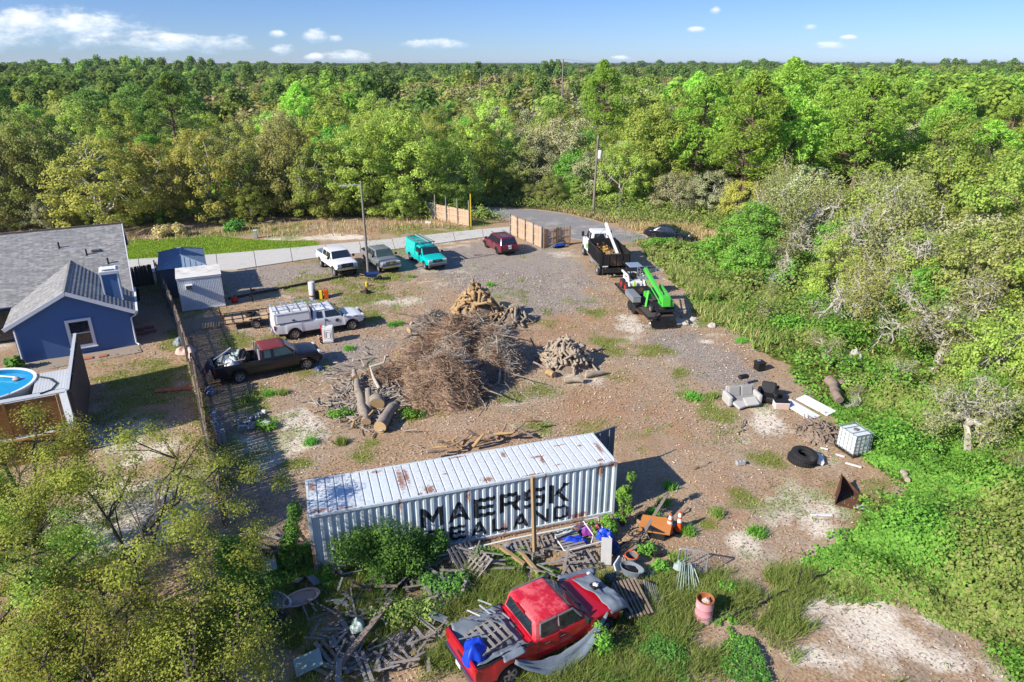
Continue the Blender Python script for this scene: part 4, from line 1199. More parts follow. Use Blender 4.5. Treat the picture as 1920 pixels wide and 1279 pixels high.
# forest floor scrub at the wood's foot
sx_, sy_ = sample(230000, (-75, 62, 76, 112), lambda x, y: zones(x, y)['wood'] * (fbm(x, y, 0.25, 41) > 0.33), rg, False)
V, F = leaf_quads(np.stack([sx_, sy_, rg.uniform(0.1, 1.0, len(sx_)) * (0.4 + 1.6 * fbm(sx_, sy_, 0.3, 43))], 1), rg.normal(0, 0.7, (len(sx_), 3)) + np.array([0, 0, 0.8]), 0.22, rg, 0.7)
kind(link('forest_scrub', mesh_np('forest_scrub', V, F, L['weed'])), 'stuff', 'low scrub at the foot of the woods')
# ---------------------------------------------------------------- bushes and foreground trees, one by one
def bush(name, label, x, y, rx, ry, h, n, ls, leaf, seed, z0=0.0, cat='bush', tint=1.0, nclump=20):
 rng = np.random.default_rng(seed)
 t = thing(name, label, cat, (x, y, 0))
 a = rng.uniform(0, 6.283, nclump)
 rr = np.sqrt(rng.uniform(0, 1, nclump)) * 0.8
 cs = np.stack([np.cos(a) * rr * rx, np.sin(a) * rr * ry, z0 + (h - z0) * ((0.04 + 0.9 * rng.uniform(0, 1, nclump)) if name == 'vine' else (0.12 + 0.72 * rng.uniform(0, 1, nclump) * (1 - 0.6 * rr)))], 1)
 cr = min(rx, ry) * 0.58
 ci = rng.integers(0, nclump, n)
 dv = unit(rng.normal(size=(n, 3)))
 c = cs[ci] + dv * (cr * rng.uniform(0, 1, n) ** 0.45)[:, None] * np.array([1, 1, min(1.2, h / (rx + ry) + 0.35)])
 c[:, 2] = np.clip(c[:, 2], 0.03, None)
 V, F = leaf_quads(c, dv + np.array([0, 0, 0.5]) + rng.normal(0, 0.45, (n, 3)), ls, rng, 0.6)
 o = link('foliage', mesh_np('foliage', V, F, L[leaf]), t)
 o.color = (tint, tint, tint, 1)
 st = MB()
 for k in range(6):
  st.tube([tuple(p) for p in wig((rng.normal(0, rx * 0.15), rng.normal(0, ry * 0.15), -0.05), cs[k % nclump], 4, 0.06, rng)], [0.035, 0.03, 0.02, 0.01], 4)
 st.build('stems', M['trunk_dark'], t)
 return t
for nm_, lab, px, py, rx, ry, h, n, ls, lf, sd in [
  ('bush', 'big dark green bush in front of the container lettering', 716, 1078, 2.0, 1.0, 2.75, 13000, 0.105, 'bush_dark', 1),
  ('bush', 'dark leafy bush low against the container beside the big one', 800, 1055, 0.9, 0.6, 1.9, 5000, 0.105, 'bush_dark', 2),
  ('vine', 'green vine climbing the left corner of the container', 556, 1065, 0.5, 0.5, 2.85, 5200, 0.105, 'bush_dark', 3),
  ('vine', 'bright vine growing up the right end of the container', 1168, 985, 0.32, 0.35, 2.7, 1500, 0.13, 'vine', 4),
  ('bush', 'bright weedy bush at the right foot of the container', 1128, 1000, 0.7, 0.4, 1.05, 1400, 0.12, 'vine', 5),
  ('bush', 'dark green bush beside the end of the yard fence', 445, 1085, 0.8, 0.75, 2.2, 5200, 0.105, 'bush_dark', 6),
  ('bush', 'large dark green bush left of the scrap heap', 455, 1180, 1.25, 1.2, 2.4, 11000, 0.10, 'bush_dark', 7),
  ('bush', 'yellow green bush at the bottom edge below the oak', 330, 1290, 1.7, 1.3, 2.4, 14000, 0.085, 'oak_lime', 8),
  ('bush', 'low green bush among the scrap below the container', 830, 1110, 1.1, 0.6, 0.9, 2400, 0.12, 'bush_dark', 9),
  ('bush', 'green weeds between the broken pallets and red pickup', 760, 1160, 1.3, 0.8, 0.8, 2800, 0.11, 'weed', 10),
  ('bush', 'small green weed clump beside the orange board', 1210, 1035, 0.42, 0.32, 0.45, 700, 0.10, 'vine', 11),
  ('bush', 'leafy weed clump beside the mesh cart', 1240, 1070, 0.4, 0.3, 0.5, 700, 0.10, 'vine', 12),
  ('bush', 'leafy weed behind the pink barrel', 1365, 1110, 0.45, 0.35, 0.4, 700, 0.10, 'vine', 13),
  ('bush', 'tall weed with pale leaves at the red pickup door', 1120, 1225, 0.45, 0.4, 1.5, 900, 0.11, 'vine', 14),
  ('bush', 'young green bush beneath the oak at bottom left', 90, 1290, 1.5, 1.2, 2.2, 4200, 0.14, 'bush_dark', 15),
  ('bush', 'bright green bush mound on the vine bank', 1590, 560, 2.4, 2.4, 3.4, 5200, 0.24, 'bright', 16),
  ('bush', 'bright green bush further along the vine bank', 1480, 520, 2.0, 2.0, 2.6, 3600, 0.25, 'bright', 17),
  ('bush', 'small dark cedar bush standing in the dry grass', 1420, 492, 0.6, 0.6, 2.0, 1200, 0.22, 'bush_dark', 18),
  ('bush', 'lush bush mound at the lower right corner bank', 1760, 1010, 2.0, 1.6, 1.8, 6500, 0.15, 'vine', 19),
  ('bush', 'lush bush mound at the right edge bank', 1890, 930, 1.9, 1.7, 2.2, 6500, 0.15, 'vine', 20),
  ('bush', 'lush bush mound behind the white tote', 1690, 840, 1.8, 1.5, 1.5, 4200, 0.17, 'vine', 21),
  ('bush', 'round green bush above the rusty stump', 1560, 640, 1.8, 1.5, 1.9, 3600, 0.2, 'vine', 22),
  ('bush', 'green bush beside the grey logs on the bank', 1640, 740, 1.8, 1.6, 1.7, 3600, 0.18, 'weed', 23),
  ('bush', 'green bush at the foot of the bare oaks', 1780, 780, 1.9, 1.7, 1.9, 4200, 0.18, 'vine', 24),
  ('bush', 'green bush spilling on the bank above the bin', 1480, 620, 1.6, 1.4, 1.5, 3000, 0.2, 'vine', 25),
  ('bush', 'yellow green bush behind the dark car', 1340, 430, 1.6, 1.3, 1.5, 2000, 0.28, 'weed', 26),
  ('bush', 'green bush hiding the front of the dark car', 1248, 461, 2.6, 0.9, 1.0, 4200, 0.2, 'vine', 27),
  ('bush', 'yellow green bush above the grapple truck shadow', 1290, 492, 2.0, 1.2, 1.3, 2600, 0.24, 'weed', 28),
  ('bush', 'bush of dry brown brush behind the lawn', 320, 442, 2.2, 1.0, 1.7, 1800, 0.26, 'dry', 29),
  ('bush', 'green bush at the lawn edge under the wood', 440, 432, 1.2, 0.9, 1.4, 1400, 0.26, 'bush_dark', 30),
  ('bush', 'small bush beyond the left fence on the verge', 905, 408, 1.0, 0.9, 1.6, 1200, 0.26, 'weed', 31),
  ('bush', 'spiky agave clump by the blue house wall', 30, 692, 0.5, 0.4, 1.0, 220, 0.5, 'bush_dark', 32),
  ('bush', 'green weeds beside the gnarled logs', 775, 780, 0.7, 0.5, 0.45, 700, 0.13, 'vine', 33),
  ('bush', 'green weed tuft left of the cut logs', 638, 778, 0.7, 0.5, 0.4, 700, 0.13, 'vine', 34),
  ('bush', 'green weed tuft below the concrete block heap', 500, 800, 0.6, 0.5, 0.4, 700, 0.12, 'vine', 35)]:
 p = P(px, py)
 bush(nm_, lab, p.x, p.y, rx, ry, h, n, ls, lf, 700 + sd)
# weed tufts in the yard
for i, (px, py, r_) in enumerate([(530, 738, .3), (582, 830, .28), (748, 608, .3), (470, 750, .4), (655, 655, .25), (1255, 915, .25), (1345, 965, .3), (1290, 1000, .25), (1300, 745, .45), (1335, 745, .4), (735, 610, .3),
                                  (1420, 1000, .3), (640, 830, .3), (505, 740, .3), (1225, 965, .22), (1268, 1050, .3), (880, 760, .3), (1390, 640, .4), (770, 520, .3), (920, 535, .3), (1245, 945, .22)]):
 p = P(px, py)
 n_ = int(260)
 b_ = np.stack([rg.normal(0, r_ * 0.5, n_), rg.normal(0, r_ * 0.5, n_), np.zeros(n_) - 0.02], 1)
 V, F = blade_tris(b_, rg.uniform(0.12, 0.38, n_), 0.05, rg, 0.45)
 o = link('weed_tuft', mesh_np('weed_tuft', V, F, L['vine' if i % 3 else 'weed']))
 o.location = p
 px_m = min([(450, 'black pickup'), (590, 'long tan dirt patch'), (740, 'white utility pickup nose'), (900, 'brush pile'), (1250, 'container shadow'), (1330, 'pale sofa'), (1420, 'mesh cart')], key=lambda q_: abs(q_[0] - px))[1]
 tag(o, f'low green weed tuft, number of the scattered ones near the {px_m}'.replace('number of the scattered ones', 'one of a few scattered') if False else f'low green weed tuft growing in bare dirt near the {px_m}', 'weed', 'weed tufts scattered over the yard')
# foreground oaks at the lower left, seen through from above
for (x, y, H_, R_, n_, ls_, lf, sd, rz, lab) in [
  (-12.6, 18.6, 6.4, 4.6, 36000, 0.08, 'oak_lime', 41, 0.3, 'spreading thin olive oak at the lower left, dark forked limbs showing'),
  (-18.2, 21.2, 6.0, 3.2, 24000, 0.085, 'oak_lime', 42, 1.1, 'yellow green oak in front of the brown pool deck boards'),
  (-15.6, 15.4, 6.0, 3.4, 32000, 0.08, 'oak_green', 43, 2.0, 'green oak filling the bottom left corner'),
  (-11.6, 14.6, 4.4, 2.6, 24000, 0.075, 'oak_lime', 45, 4.0, 'dense yellow green oak between corner oak and scrap lumber at the bottom'),
  (-19.6, 18.6, 6.2, 3.0, 20000, 0.085, 'oak_green', 46, 5.0, 'green oak at the left edge below the pool deck'),
  (-8.9, 14.6, 3.8, 2.2, 16000, 0.075, 'oak_lime', 44, 2.9, 'small yellow green oak at the bottom edge beside the scrap lumber')]:
 tm, cm = oak(sd, H_, R_, n_, ls_, L[lf], M['trunk_dark'], low=0.34, clump=0.66, nclump=84, n_limb=6, dens=0.62, trunk_r=0.17)
 t = thing('oak_tree', lab, 'tree', (x, y, -0.05), rz)
 link('trunk', tm, t)
 link('crown', cm, t).color = (1.22, 1.2, 1.1, 1)
# trees behind the camera's left whose shade falls on the near corner
for x, y, sp, s in [(-12.5, 7.0, 'oak_olive', 0.7)]:
 far_me = PROTO[sp][0]
 t = thing('oak_tree', f'{"olive" if sp == "oak_olive" else "green"} oak just outside the lower left {"corner" if y < 10 else "edge" if y < 15 else "side"} of the view', 'tree', (x, y, -0.05), x)
 t.scale = (s, s, s)
 link('trunk', far_me[0], t)
 link('crown', far_me[1], t)
# ---------------------------------------------------------------- blue house
def local(root_loc, rz):
 m = Matrix.Translation(root_loc) @ Matrix.Rotation(rz, 4, 'Z')
 return lambda a, b, z=0: m @ Vector((a, b, z))
shingle = bpy.data.materials.new('grey roof shingles')
shingle.use_nodes = True
g = N(shingle.node_tree)
bs = g.n['Principled BSDF']
co = g.add('ShaderNodeTexCoord').outputs['Object']
vor = g.add('ShaderNodeTexVoronoi', dict(distance='MANHATTAN'), Vector=g.vmath('MULTIPLY', co, (3.2, 6.5, 6.5)), Scale=1.0)
cs_ = g.add('ShaderNodeSeparateColor', Color=vor.outputs['Color'])
rampc = g.ramp(cs_.outputs[0], [(0, (0.125, 0.13, 0.135)), (0.4, (0.20, 0.20, 0.205)), (0.75, (0.27, 0.265, 0.26)), (1, (0.36, 0.345, 0.33))])
big = g.noise(co, 0.5, 5, 0.6)
g.put(bs.inputs['Base Color'], g.mix(g.math('MULTIPLY', big, 0.6), rampc, (0.24, 0.235, 0.22)))
bs.inputs['Roughness'].default_value = 0.95
g.put(bs.inputs['Normal'], g.add('ShaderNodeBump', Strength=0.5, Distance=0.03, Height=cs_.outputs[0]))
HO = Vector((-25.5, 42.8, 0))
house = thing('house', 'blue stucco house with grey shingle roof at the left edge', 'house', HO, LOT)
WW, APX, EAV = 6.5, 4.3, 2.65       # wing width, ridge and eave heights
hw = MB()
hw.prism([(0, 0, -0.1), (-WW, 0, -0.1), (-WW, 0, EAV - 0.1), (-WW / 2, 0, APX - 0.16), (0, 0, EAV - 0.1)], (0, 6.0, 0))
hw.box((-11.0, 12.2, 1.35), (22.0, 14.4, 2.7))
hw.prism([(0, 5.0, 2.6), (0, 18.8, 2.6), (0, 11.9, 5.75)], (-0.25, 0, 0))
hw.build('wall', M['blue_stucco'], house)
rf = 0.38
def slope_courses(mb, e0, e1, r0, r1, n, lift=0.035):
 """shingle courses from the eave line e0-e1 up to the ridge line r0-r1, each lapping the one below"""
 e0, e1, r0, r1 = map(Vector, (e0, e1, r0, r1))
 nn = (e1 - e0).cross(r0 - e0).normalized()
 if nn.z < 0:
  nn = -nn
 for i in range(n):
  t0, t1 = i / n, (i + 1) / n + 0.012
  a, b, c, d = e0.lerp(r0, t0), e1.lerp(r1, t0), e1.lerp(r1, t1), e0.lerp(r0, t1)
  o = len(mb.v)
  up0, up1 = nn * lift, nn * 0.004
  mb.v += [tuple(p) for p in (a + up0, b + up0, c + up1, d + up1, a - nn * 0.05, b - nn * 0.05)]
  mb.f += [(o, o + 1, o + 2, o + 3), (o + 4, o + 5, o + 1, o)]
mr = MB()
RZ, RB = 6.0, 11.9
EB, EZ = 4.2, 2.55
slope_courses(mr, (-21, EB, EZ), (rf, EB, EZ), (-21, RB, RZ), (rf, RB, RZ), 44, 0.012)
slope_courses(mr, (rf, 2 * RB - EB, EZ), (-21, 2 * RB - EB, EZ), (rf, RB, RZ), (-21, RB, RZ), 20, 0.012)
mr.build('roof', shingle, house, recalc=False)
wr = MB()
ez2 = EAV - rf * (APX - EAV) / (WW / 2)
yb = 8.35
slope_courses(wr, (rf, -rf, ez2), (rf, EB + 0.2, ez2), (-WW / 2, -rf, APX), (-WW / 2, yb, APX), 17, 0.032)
slope_courses(wr, (-WW - rf, EB + 0.2, ez2), (-WW - rf, -rf, ez2), (-WW / 2, yb, APX), (-WW / 2, -rf, APX), 17, 0.02)
wroof = wr.build('roof', shingle, house, recalc=False)
for i in range(34):
 y0 = -rf + (yb + rf) * i / 34
 c = MB().prism([(-WW / 2 - 0.19, y0, APX - 0.06), (-WW / 2, y0, APX + 0.065), (-WW / 2 + 0.19, y0, APX - 0.06), (-WW / 2, y0, APX + 0.02)], (0, (yb + rf) / 34 + 0.04, -0.02))
 c.build('ridge_cap', shingle, wroof)
rc = MB()
rc.prism([(-21, RB - 0.16, RZ - 0.03), (-21, RB, RZ + 0.05), (-21, RB + 0.16, RZ - 0.03)], (21 + rf, 0, 0))
rc.build('ridge_cap', M['wood_dark'], house)
fb = MB()
for s in (0, 1):
 x0, x1 = (rf, -WW / 2) if s == 0 else (-WW - rf, -WW / 2)
 fb.bar((x0, -rf - 0.015, ez2 - 0.06), (x1, -rf - 0.015, APX - 0.06), 0.05, 0.24)
fb.bar((rf + 0.02, -rf, ez2 - 0.09), (rf + 0.02, EB, ez2 - 0.09), 0.05, 0.16)
fb.bar((rf + 0.02, EB, EZ - 0.08), (rf + 0.02, RB, RZ - 0.08), 0.05, 0.18)
fb.bar((rf + 0.02, RB, RZ - 0.08), (rf + 0.02, 2 * RB - EB, EZ - 0.08), 0.05, 0.18)
fb.build('fascia', M['white_trim'], house)
gt = MB()
gt.bar((rf + 0.10, -rf, ez2 - 0.03), (rf + 0.10, EB + 1.3, ez2 - 0.03), 0.13, 0.12)
gt.build('gutter', M['white_trim'], house)
ds = MB()
ds.tube([(rf + 0.1, -rf + 0.05, ez2 - 0.1), (rf - 0.05, -0.1, ez2 - 0.35), (0.05, -0.05, ez2 - 0.5), (0.05, -0.05, 0.15), (0.2, -0.25, 0.06)], 0.05, 6)
ds.tube([(-WW + 0.1, -0.06, ez2 - 0.2), (-WW + 0.1, -0.06, 0.1)], 0.05, 6)
ds.build('downspout', M['white_trim'], house)
# window: wide white trim, two dark sashes
wx, wz = -2.95, 1.42
wf = MB()
for (cx, cz, sx, sz) in ((-0.64, 0, 0.19, 1.92), (0.64, 0, 0.19, 1.92), (0, 0.88, 1.1, 0.17), (0, -0.88, 1.1, 0.17)):
 wf.box((wx + cx, -0.05, wz + cz), (sx, 0.11, sz))
wfo = wf.build('window_frame', M['white_trim'], house, bevel=0.01)
for dz in (0.40, -0.40):
 MB().box((wx, -0.012, wz + dz), (1.06, 0.03, 0.76)).build('pane', M['glass'], wfo)
MB().box((wx, -0.04, wz), (1.08, 0.06, 0.05)).build('meeting_rail', M['white_trim'], wfo)
MB().box((wx, -0.09, wz - 1.0), (1.6, 0.2, 0.06)).build('sill', M['white_trim'], wfo)
# dark opening at the left of the wing
MB().box((-WW - 0.9, 4.9, 1.1), (1.5, 0.1, 2.1)).build('door', M['glass'], house)
cp = MB().box((-0.72, 2.2, 3.55), (0.95, 1.25, 2.3)).build('chimney', M['blue_chimney'], house, bevel=0.015)
cm = MB()
for (x, y, sx, sy) in ((-0.72 - 0.49, 2.2, 0.07, 1.33), (-0.72 + 0.49, 2.2, 0.07, 1.33)):
 for yy in (-0.63, 0.63):
  cm.box((x, y + yy, 3.6), (0.09, 0.07, 2.25))
cm.box((-0.72, 2.2, 4.76), (1.12, 1.42, 0.22))
cm.box((-0.72, 2.2, 4.90), (0.9, 1.15, 0.09))
cm.build('chimney_cap', M['white_trim'], cp, bevel=0.015)
MB().box((-0.72, 1.62, 4.955), (0.66, 0.10, 0.02)).box((-0.72, 2.72, 4.955), (0.72, 0.12, 0.02)).build('flue_slot', M['plastic_black'], cp)
for a, b in ((-2.2, 8.6), (-3.9, 9.7), (-0.9, 7.4)):
 z = EZ + (RZ - EZ) * (b - EB) / (RB - EB)
 MB().lathe([(0.0, 0.42), (0.06, 0.42), (0.06, 0.0), (0.16, -0.05)], (a, b, z), n=8).build('roof_vent', M['plastic_black'], house)
MB().box((-1.6, 8.9, EZ + (RZ - EZ) * (8.9 - EB) / (RB - EB) + 0.06), (0.55, 0.35, 0.14)).build('roof_vent', M['plastic_grey'], house)
# pavers and gravel bed beside the house
gb = flat_sheet('gravel_bed', [tuple((Matrix.Translation(HO) @ Matrix.Rotation(LOT, 4, 'Z') @ Vector((a, b, 0)))[:2]) for a, b in ((-7.2, -1.9), (0.2, -1.5), (0.25, -0.02), (-7.2, -0.02))],
    mat('tan gravel bed', (0.33, 0.27, 0.22), 0.95, var=0.45, scale=16, bump=0.8, bscale=18), -0.01, 0.12, 0.5)
gb['label'] = 'strip of tan gravel along the blue house wall'
def paver(label, px, py, sx, sy, rz, m, group):
 p = P(px, py)
 o = MB().box((0, 0, 0.02), (sx, sy, 0.07)).build('paver', m, bevel=0.012)
 o.location = (p.x, p.y, 0)
 o.rotation_euler = (0, 0, rz)
 tag(o, label, 'paver', group)
for i, nm_ in enumerate(('leftmost', 'second from left', 'third from left', 'rightmost')):
 paver(f'orange terracotta paver, {nm_} of the row of four in the yard', 299 + 17.0 * i, 733.0 - 1.6 * i, 0.46, 0.44, LOT - 0.2, M['terracotta'], 'orange pavers in the fenced side yard')
for i, (px, py, lb) in enumerate(((166, 672, 'left'), (193, 668, 'right'))):
 paver(f'faded orange paver on the gravel under the house window, the {lb} one', px, py, 0.5, 0.4, LOT + 0.1 * i, M['terracotta'], 'pavers under the house window')
for i, (px, py, lb) in enumerate(((266, 625, 'near left'), (284, 621, 'near right'), (262, 618, 'far left'), (280, 614, 'far right'))):
 paver(f'dull red paver by the house corner downspout, {lb} one of four', px, py, 0.62, 0.5, LOT, M['terracotta_dull'], 'red pavers at the house corner')
bn = MB().lathe([(0, 0), (0.24, 0), (0.29, 0.85), (0.31, 0.88)], (0, 0, 0), n=16).build('waste_bin', M['tarp_black'], smooth=True)
bn.location = P(257, 563)
tag(bn, 'black bin standing by the house gutter corner', 'bin')
# ---------------------------------------------------------------- fences
def fence_run(root, pts, h, gap=0.0, bw=0.14, m=None, jag=0.04, rail_side=1, post_every=2.4, post_h=None, pm=None, seed=3):
 """board by board along pts (root space)"""
 r = random.Random(seed)
 base = None
 for (a, b) in zip(pts, pts[1:]):
  a, b = Vector(a), Vector(b)
  d = (b - a)
  n = max(1, int(d.length / (bw + gap)))
  rz = math.atan2(d.y, d.x)
  nrm = Vector((-d.y, d.x, 0)).normalized()
  for i in range(n):
   p = a.lerp(b, (i + 0.5) / n)
   hh_ = h * (1 + r.uniform(-jag, jag))
   if base is None:
    base = MB().prism([(-bw / 2, -0.011, 0), (bw / 2, -0.011, 0), (bw / 2, -0.011, 0.96), (bw / 4, -0.011, 1.0), (-bw / 4, -0.011, 1.0), (-bw / 2, -0.011, 0.96)], (0, 0.022, 0)).build('board', m, root)
    o = base
   else:
    o = base.copy()
    COL.objects.link(o)
    o.parent = root
   o.location = p + nrm * r.uniform(-0.006, 0.006)
   o.rotation_euler = (r.uniform(-0.02, 0.02), r.uniform(-0.015, 0.015), rz)
   o.scale = (0.97, 1, hh_)
  for z in (0.3, h * 0.52, h - 0.25):
   MB().bar(a + nrm * 0.045 * rail_side + Vector((0, 0, z)), b + nrm * 0.045 * rail_side + Vector((0, 0, z)), 0.045, 0.09).build('rail', m, root)
  k = max(1, round(d.length / post_every))
  for i in range(k + 1):
   p = a.lerp(b, i / k) + nrm * 0.11 * rail_side
   MB().box(p + Vector((0, 0, (post_h or h) / 2)), (0.10, 0.10, (post_h or h)), rz).build('post', pm or m, root)
yf = thing('wooden_fence', 'long weathered privacy fence dividing the house yard from the lot', 'fence')
fence_run(yf, [(-30.7, 57.0, 0), (-24.25, 46.3, 0), (-18.3, 35.9, 0), (-14.95, 29.2, 0), (-11.75, 23.2, 0)], 1.9, 0.01, 0.145, M['wood_greybrown'], 0.05, -1, 2.4, 2.0, M['wood_grey'])
hg = thing('gate', 'dark wooden double gate between the blue house and blue shed', 'gate')
fence_run(hg, [(-34.6, 53.6, 0), (-30.9, 56.4, 0)], 1.8, 0.005, 0.14, M['wood_dark'], 0.01, -1, 1.5)
fl = thing('wooden_fence', 'short tan board fence left of the road entrance, with tall posts', 'fence')
q0, q1 = P(818, 411), P(881, 424)
fence_run(fl, [q0, q1], 1.85, 0.004, 0.15, M['wood_fence'], 0.01, -1, 2.1, 3.0, M['wood_grey'], 5)
fy = MB().box((0, 0, 1.9), (0.12, 0.12, 3.8)).build('post', M['yellow'])
fy.location = P(883, 425)
tag(fy, 'tall yellowish post at the right end of the left entrance fence', 'post')
ct = MB().box((0, 0, 0.95), (1.3, 0.04, 1.9)).build('sheet_panel', M['steel'])
ct.location = P(809, 409)
ct.rotation_euler = (0, 0, -0.5)
tag(ct, 'grey metal sheet panel at the left end of the entrance fence', 'panel')
fg = thing('wooden_fence', 'tan board fence running from the driveway to the gate corner', 'fence')
fence_run(fg, [P(958, 439), P(986, 451), P(1017, 465)], 2.15, 0.004, 0.15, M['wood_fence'], 0.01, -1, 2.2, 2.3, M['wood_grey'], 6)
fh = thing('gate', 'tan board gate panel standing open behind the blue wheelbarrow', 'gate')
fence_run(fh, [P(1020, 464), P(1067, 459)], 1.95, 0.012, 0.15, M['wood_fence'], 0.012, -1, 1.25, 2.0, M['wood_brown'], 7)
tp = MB().box((0, 0, 1.7), (0.09, 0.09, 3.4)).build('post', M['wood_grey'])
tp.location = P(1019, 466)
tag(tp, 'tall thin post at the corner of gate fence and gate', 'post')
for px, py, h_, lb in ((1172, 447, 1.9, 'thin steel post standing beside the grapple truck'), (1185, 462, 1.6, 'short thin post behind the grapple truck body')):
 o = MB().tube([(0, 0, 0), (0, 0, h_)], 0.04, 6).build('post', M['steel'])
 o.location = P(px, py)
 tag(o, lb, 'post')
# ---------------------------------------------------------------- pool deck
DO = Vector((-21.1, 29.1, 0))
deck = thing('pool_deck', 'raised grey pool deck with brown board sides', 'deck', DO, LOT)
dh = 1.28
for i in range(36):
 MB().box((-4.6, 0.13 + i * 0.147, dh), (9.0, 0.138, 0.035)).build('deck_board', M['deck_grey'], deck)
for i in range(15):
 MB().box((-0.15 - i * 0.147, 6.85, dh + 0.003), (0.138, 2.9, 0.035)).build('deck_board', M['deck_grey'], deck)
for i in range(8):
 MB().box((-4.6, -0.05, 0.08 + i * 0.158), (9.2, 0.035, 0.15)).build('side_board', M['wood_brown'], deck)
MB().box((-4.6, -0.10, dh + 0.02), (9.35, 0.22, 0.05)).build('ledge', M['wood_brown'], deck)
for i in range(11):
 MB().box((-4.85, 0.30, dh + 0.12 + i * 0.160), (8.6, 0.032, 0.152)).build('side_board', M['wood_brown'], deck)
MB().box((-4.7, 0.30, dh + 1.88), (9.1, 0.13, 0.05)).build('ledge', M['deck_grey'], deck)
for x in (-0.45, -2.6, -4.8, -7.0):
 MB().box((x, 0.19, dh + 0.95), (0.13, 0.10, 1.85)).build('post', M['wood_brown'], deck)
for y in (0.4, 2.6, 4.8, 7.6):
 MB().box((0.02, y, 1.55), (0.12, 0.12, 3.1)).build('post', M['wood_dark'], deck)
for i in range(22):
 MB().box((-0.075, 4.35, 0.12 + i * 0.142), (0.03, 8.1, 0.134)).build('screen_board', M['deck_grey'] if i > 8 else M['wood_dark'], deck)
MB().box((-0.02, 4.35, 3.26), (0.16, 8.3, 0.05)).build('ledge', M['deck_grey'], deck)
for i in range(20):
 MB().box((0.10, 4.35, 0.12 + i * 0.155), (0.025, 8.0, 0.148)).build('screen_board', M['wood_dark'], deck)
water = bpy.data.materials.new('pool water')
water.use_nodes = True
g = N(water.node_tree)
b = g.n['Principled BSDF']
co = g.add('ShaderNodeTexCoord').outputs['Object']
g.put(b.inputs['Base Color'], g.mix(g.noise(co, 1.2, 3, 0.5), (0.008, 0.24, 0.50), (0.02, 0.36, 0.58)))
b.inputs['Roughness'].default_value = 0.06
g.put(b.inputs['Normal'], g.add('ShaderNodeBump', Strength=0.2, Distance=0.04, Height=g.noise(co, 5.0, 3, 0.5)))
pool = thing('swimming_pool', 'round above ground pool with bright blue water and white rim', 'pool', (-28.75, 33.7, 0))
PR = 2.25
MB().lathe([(PR, 0), (PR, 1.34)], (0, 0, 0), n=40).build('pool_wall', M['deck_grey'], pool, True)
MB().lathe([(PR - 0.12, 1.30), (PR - 0.11, 1.37), (PR + 0.05, 1.38), (PR + 0.07, 1.31)], (0, 0, 0), n=40).build('rim', M['pool_white'], pool, True)
MB().lathe([(PR - 0.14, 1.34), (PR - 0.145, 0.3), (0.001, 0.3)], (0, 0, 0), n=40).build('liner', M['pool_blue'], pool, True)
MB().lathe([(PR - 0.146, 1.10), (0.001, 1.10)], (0, 0, 0), n=40).build('water', water, pool)
ld = MB()
for s in (-0.25, 0.25):
 ld.tube([(1.2 + s, -1.5, 1.38), (1.2 + s, -1.45, 1.75), (1.15 + s, -1.2, 1.75), (1.1 + s, -0.9, 0.6)], 0.03, 6)
for z in (0.9, 1.15):
 ld.tube([(0.88, -1.05, z), (1.42, -1.05, z)], 0.03, 6)
ld.build('ladder', M['white_plastic'], pool, True)
o = MB().tube([(-26.6, 34.7, 1.42), (-25.9, 34.6, 1.36), (-25.1, 34.0, 1.33), (-24.9, 33.2, 1.33), (-25.2, 32.7, 1.33)], 0.045, 6).build('hose', M['plastic_black'], None, True)
tag(o, 'black hose curving over the pool deck', 'hose')
o = thing('pool_skimmer', 'tan floating cleaner head at the pool rim', 'pool cleaner', (-28.0, 34.9, 1.13))
MB().lathe([(0, 0.16), (0.12, 0.14), (0.2, 0.05), (0.16, 0)], (0, 0, 0), n=12).build('float', M['cloth_pale'], o, True)
MB().tube([(-0.1, 0.1, 0.1), (-1.2, 0.2, 0.14)], 0.05, 6).build('hose', M['white_plastic'], o)
# ---------------------------------------------------------------- white corrugated shed and blue hip roofed shed
def corr(mb, a, b, z0, z1, per, dep, out):
 """vertical trapezoid corrugation from a to b"""
 a, b, out = Vector(a), Vector(b), Vector(out)
 ln = (b - a).length
 n = max(1, round(ln / per))
 xs = []
 for i in range(n):
  for t, o in ((0.0, 0), (0.30, 0), (0.42, 1), (0.86, 1), (0.98, 0)):
   xs.append(((i + t) / n, o))
 xs.append((1.0, 0))
 vs = []
 for t, o in xs:
  p = a.lerp(b, t) - out * dep * o
  vs += [p + Vector((0, 0, z0)), p + Vector((0, 0, z1))]
 fs = [(2 * i, 2 * i + 2, 2 * i + 3, 2 * i + 1) for i in range(len(xs) - 1)]
 mb._put(vs, fs)
 return xs
SO = Vector((-25.35, 49.5, 0))
shed = thing('storage_box', 'white corrugated storage box with a flat dirty roof and wall air conditioner', 'shed', SO, R(25))
sw, sd_, sh = 3.1, 2.9, 2.55
mb = MB()
corr(mb, (0, 0, 0), (sw, 0, 0), 0.08, sh, 0.125, 0.025, (0, -1, 0))
corr(mb, (sw, 0, 0), (sw, sd_, 0), 0.08, sh, 0.125, 0.025, (1, 0, 0))
corr(mb, (0, sd_, 0), (0, 0, 0), 0.08, sh, 0.125, 0.025, (-1, 0, 0))
corr(mb, (sw, sd_, 0), (0, sd_, 0), 0.08, sh, 0.125, 0.025, (0, 1, 0))
mb.build('wall', M['white_sheet'], shed, recalc=False)
mb = MB().grid(lambda u, v: Vector((-0.06 + u * (sw + 0.12), -0.06 + v * (sd_ + 0.12), sh + 0.05 + 0.13 * float(fbm(np.array([u * 6.]), np.array([v * 6.]), 1.0, 3)[0]) * min(1, v * 3))), 18, 16)
mb.build('roof', M['white_dirty'], shed, True)
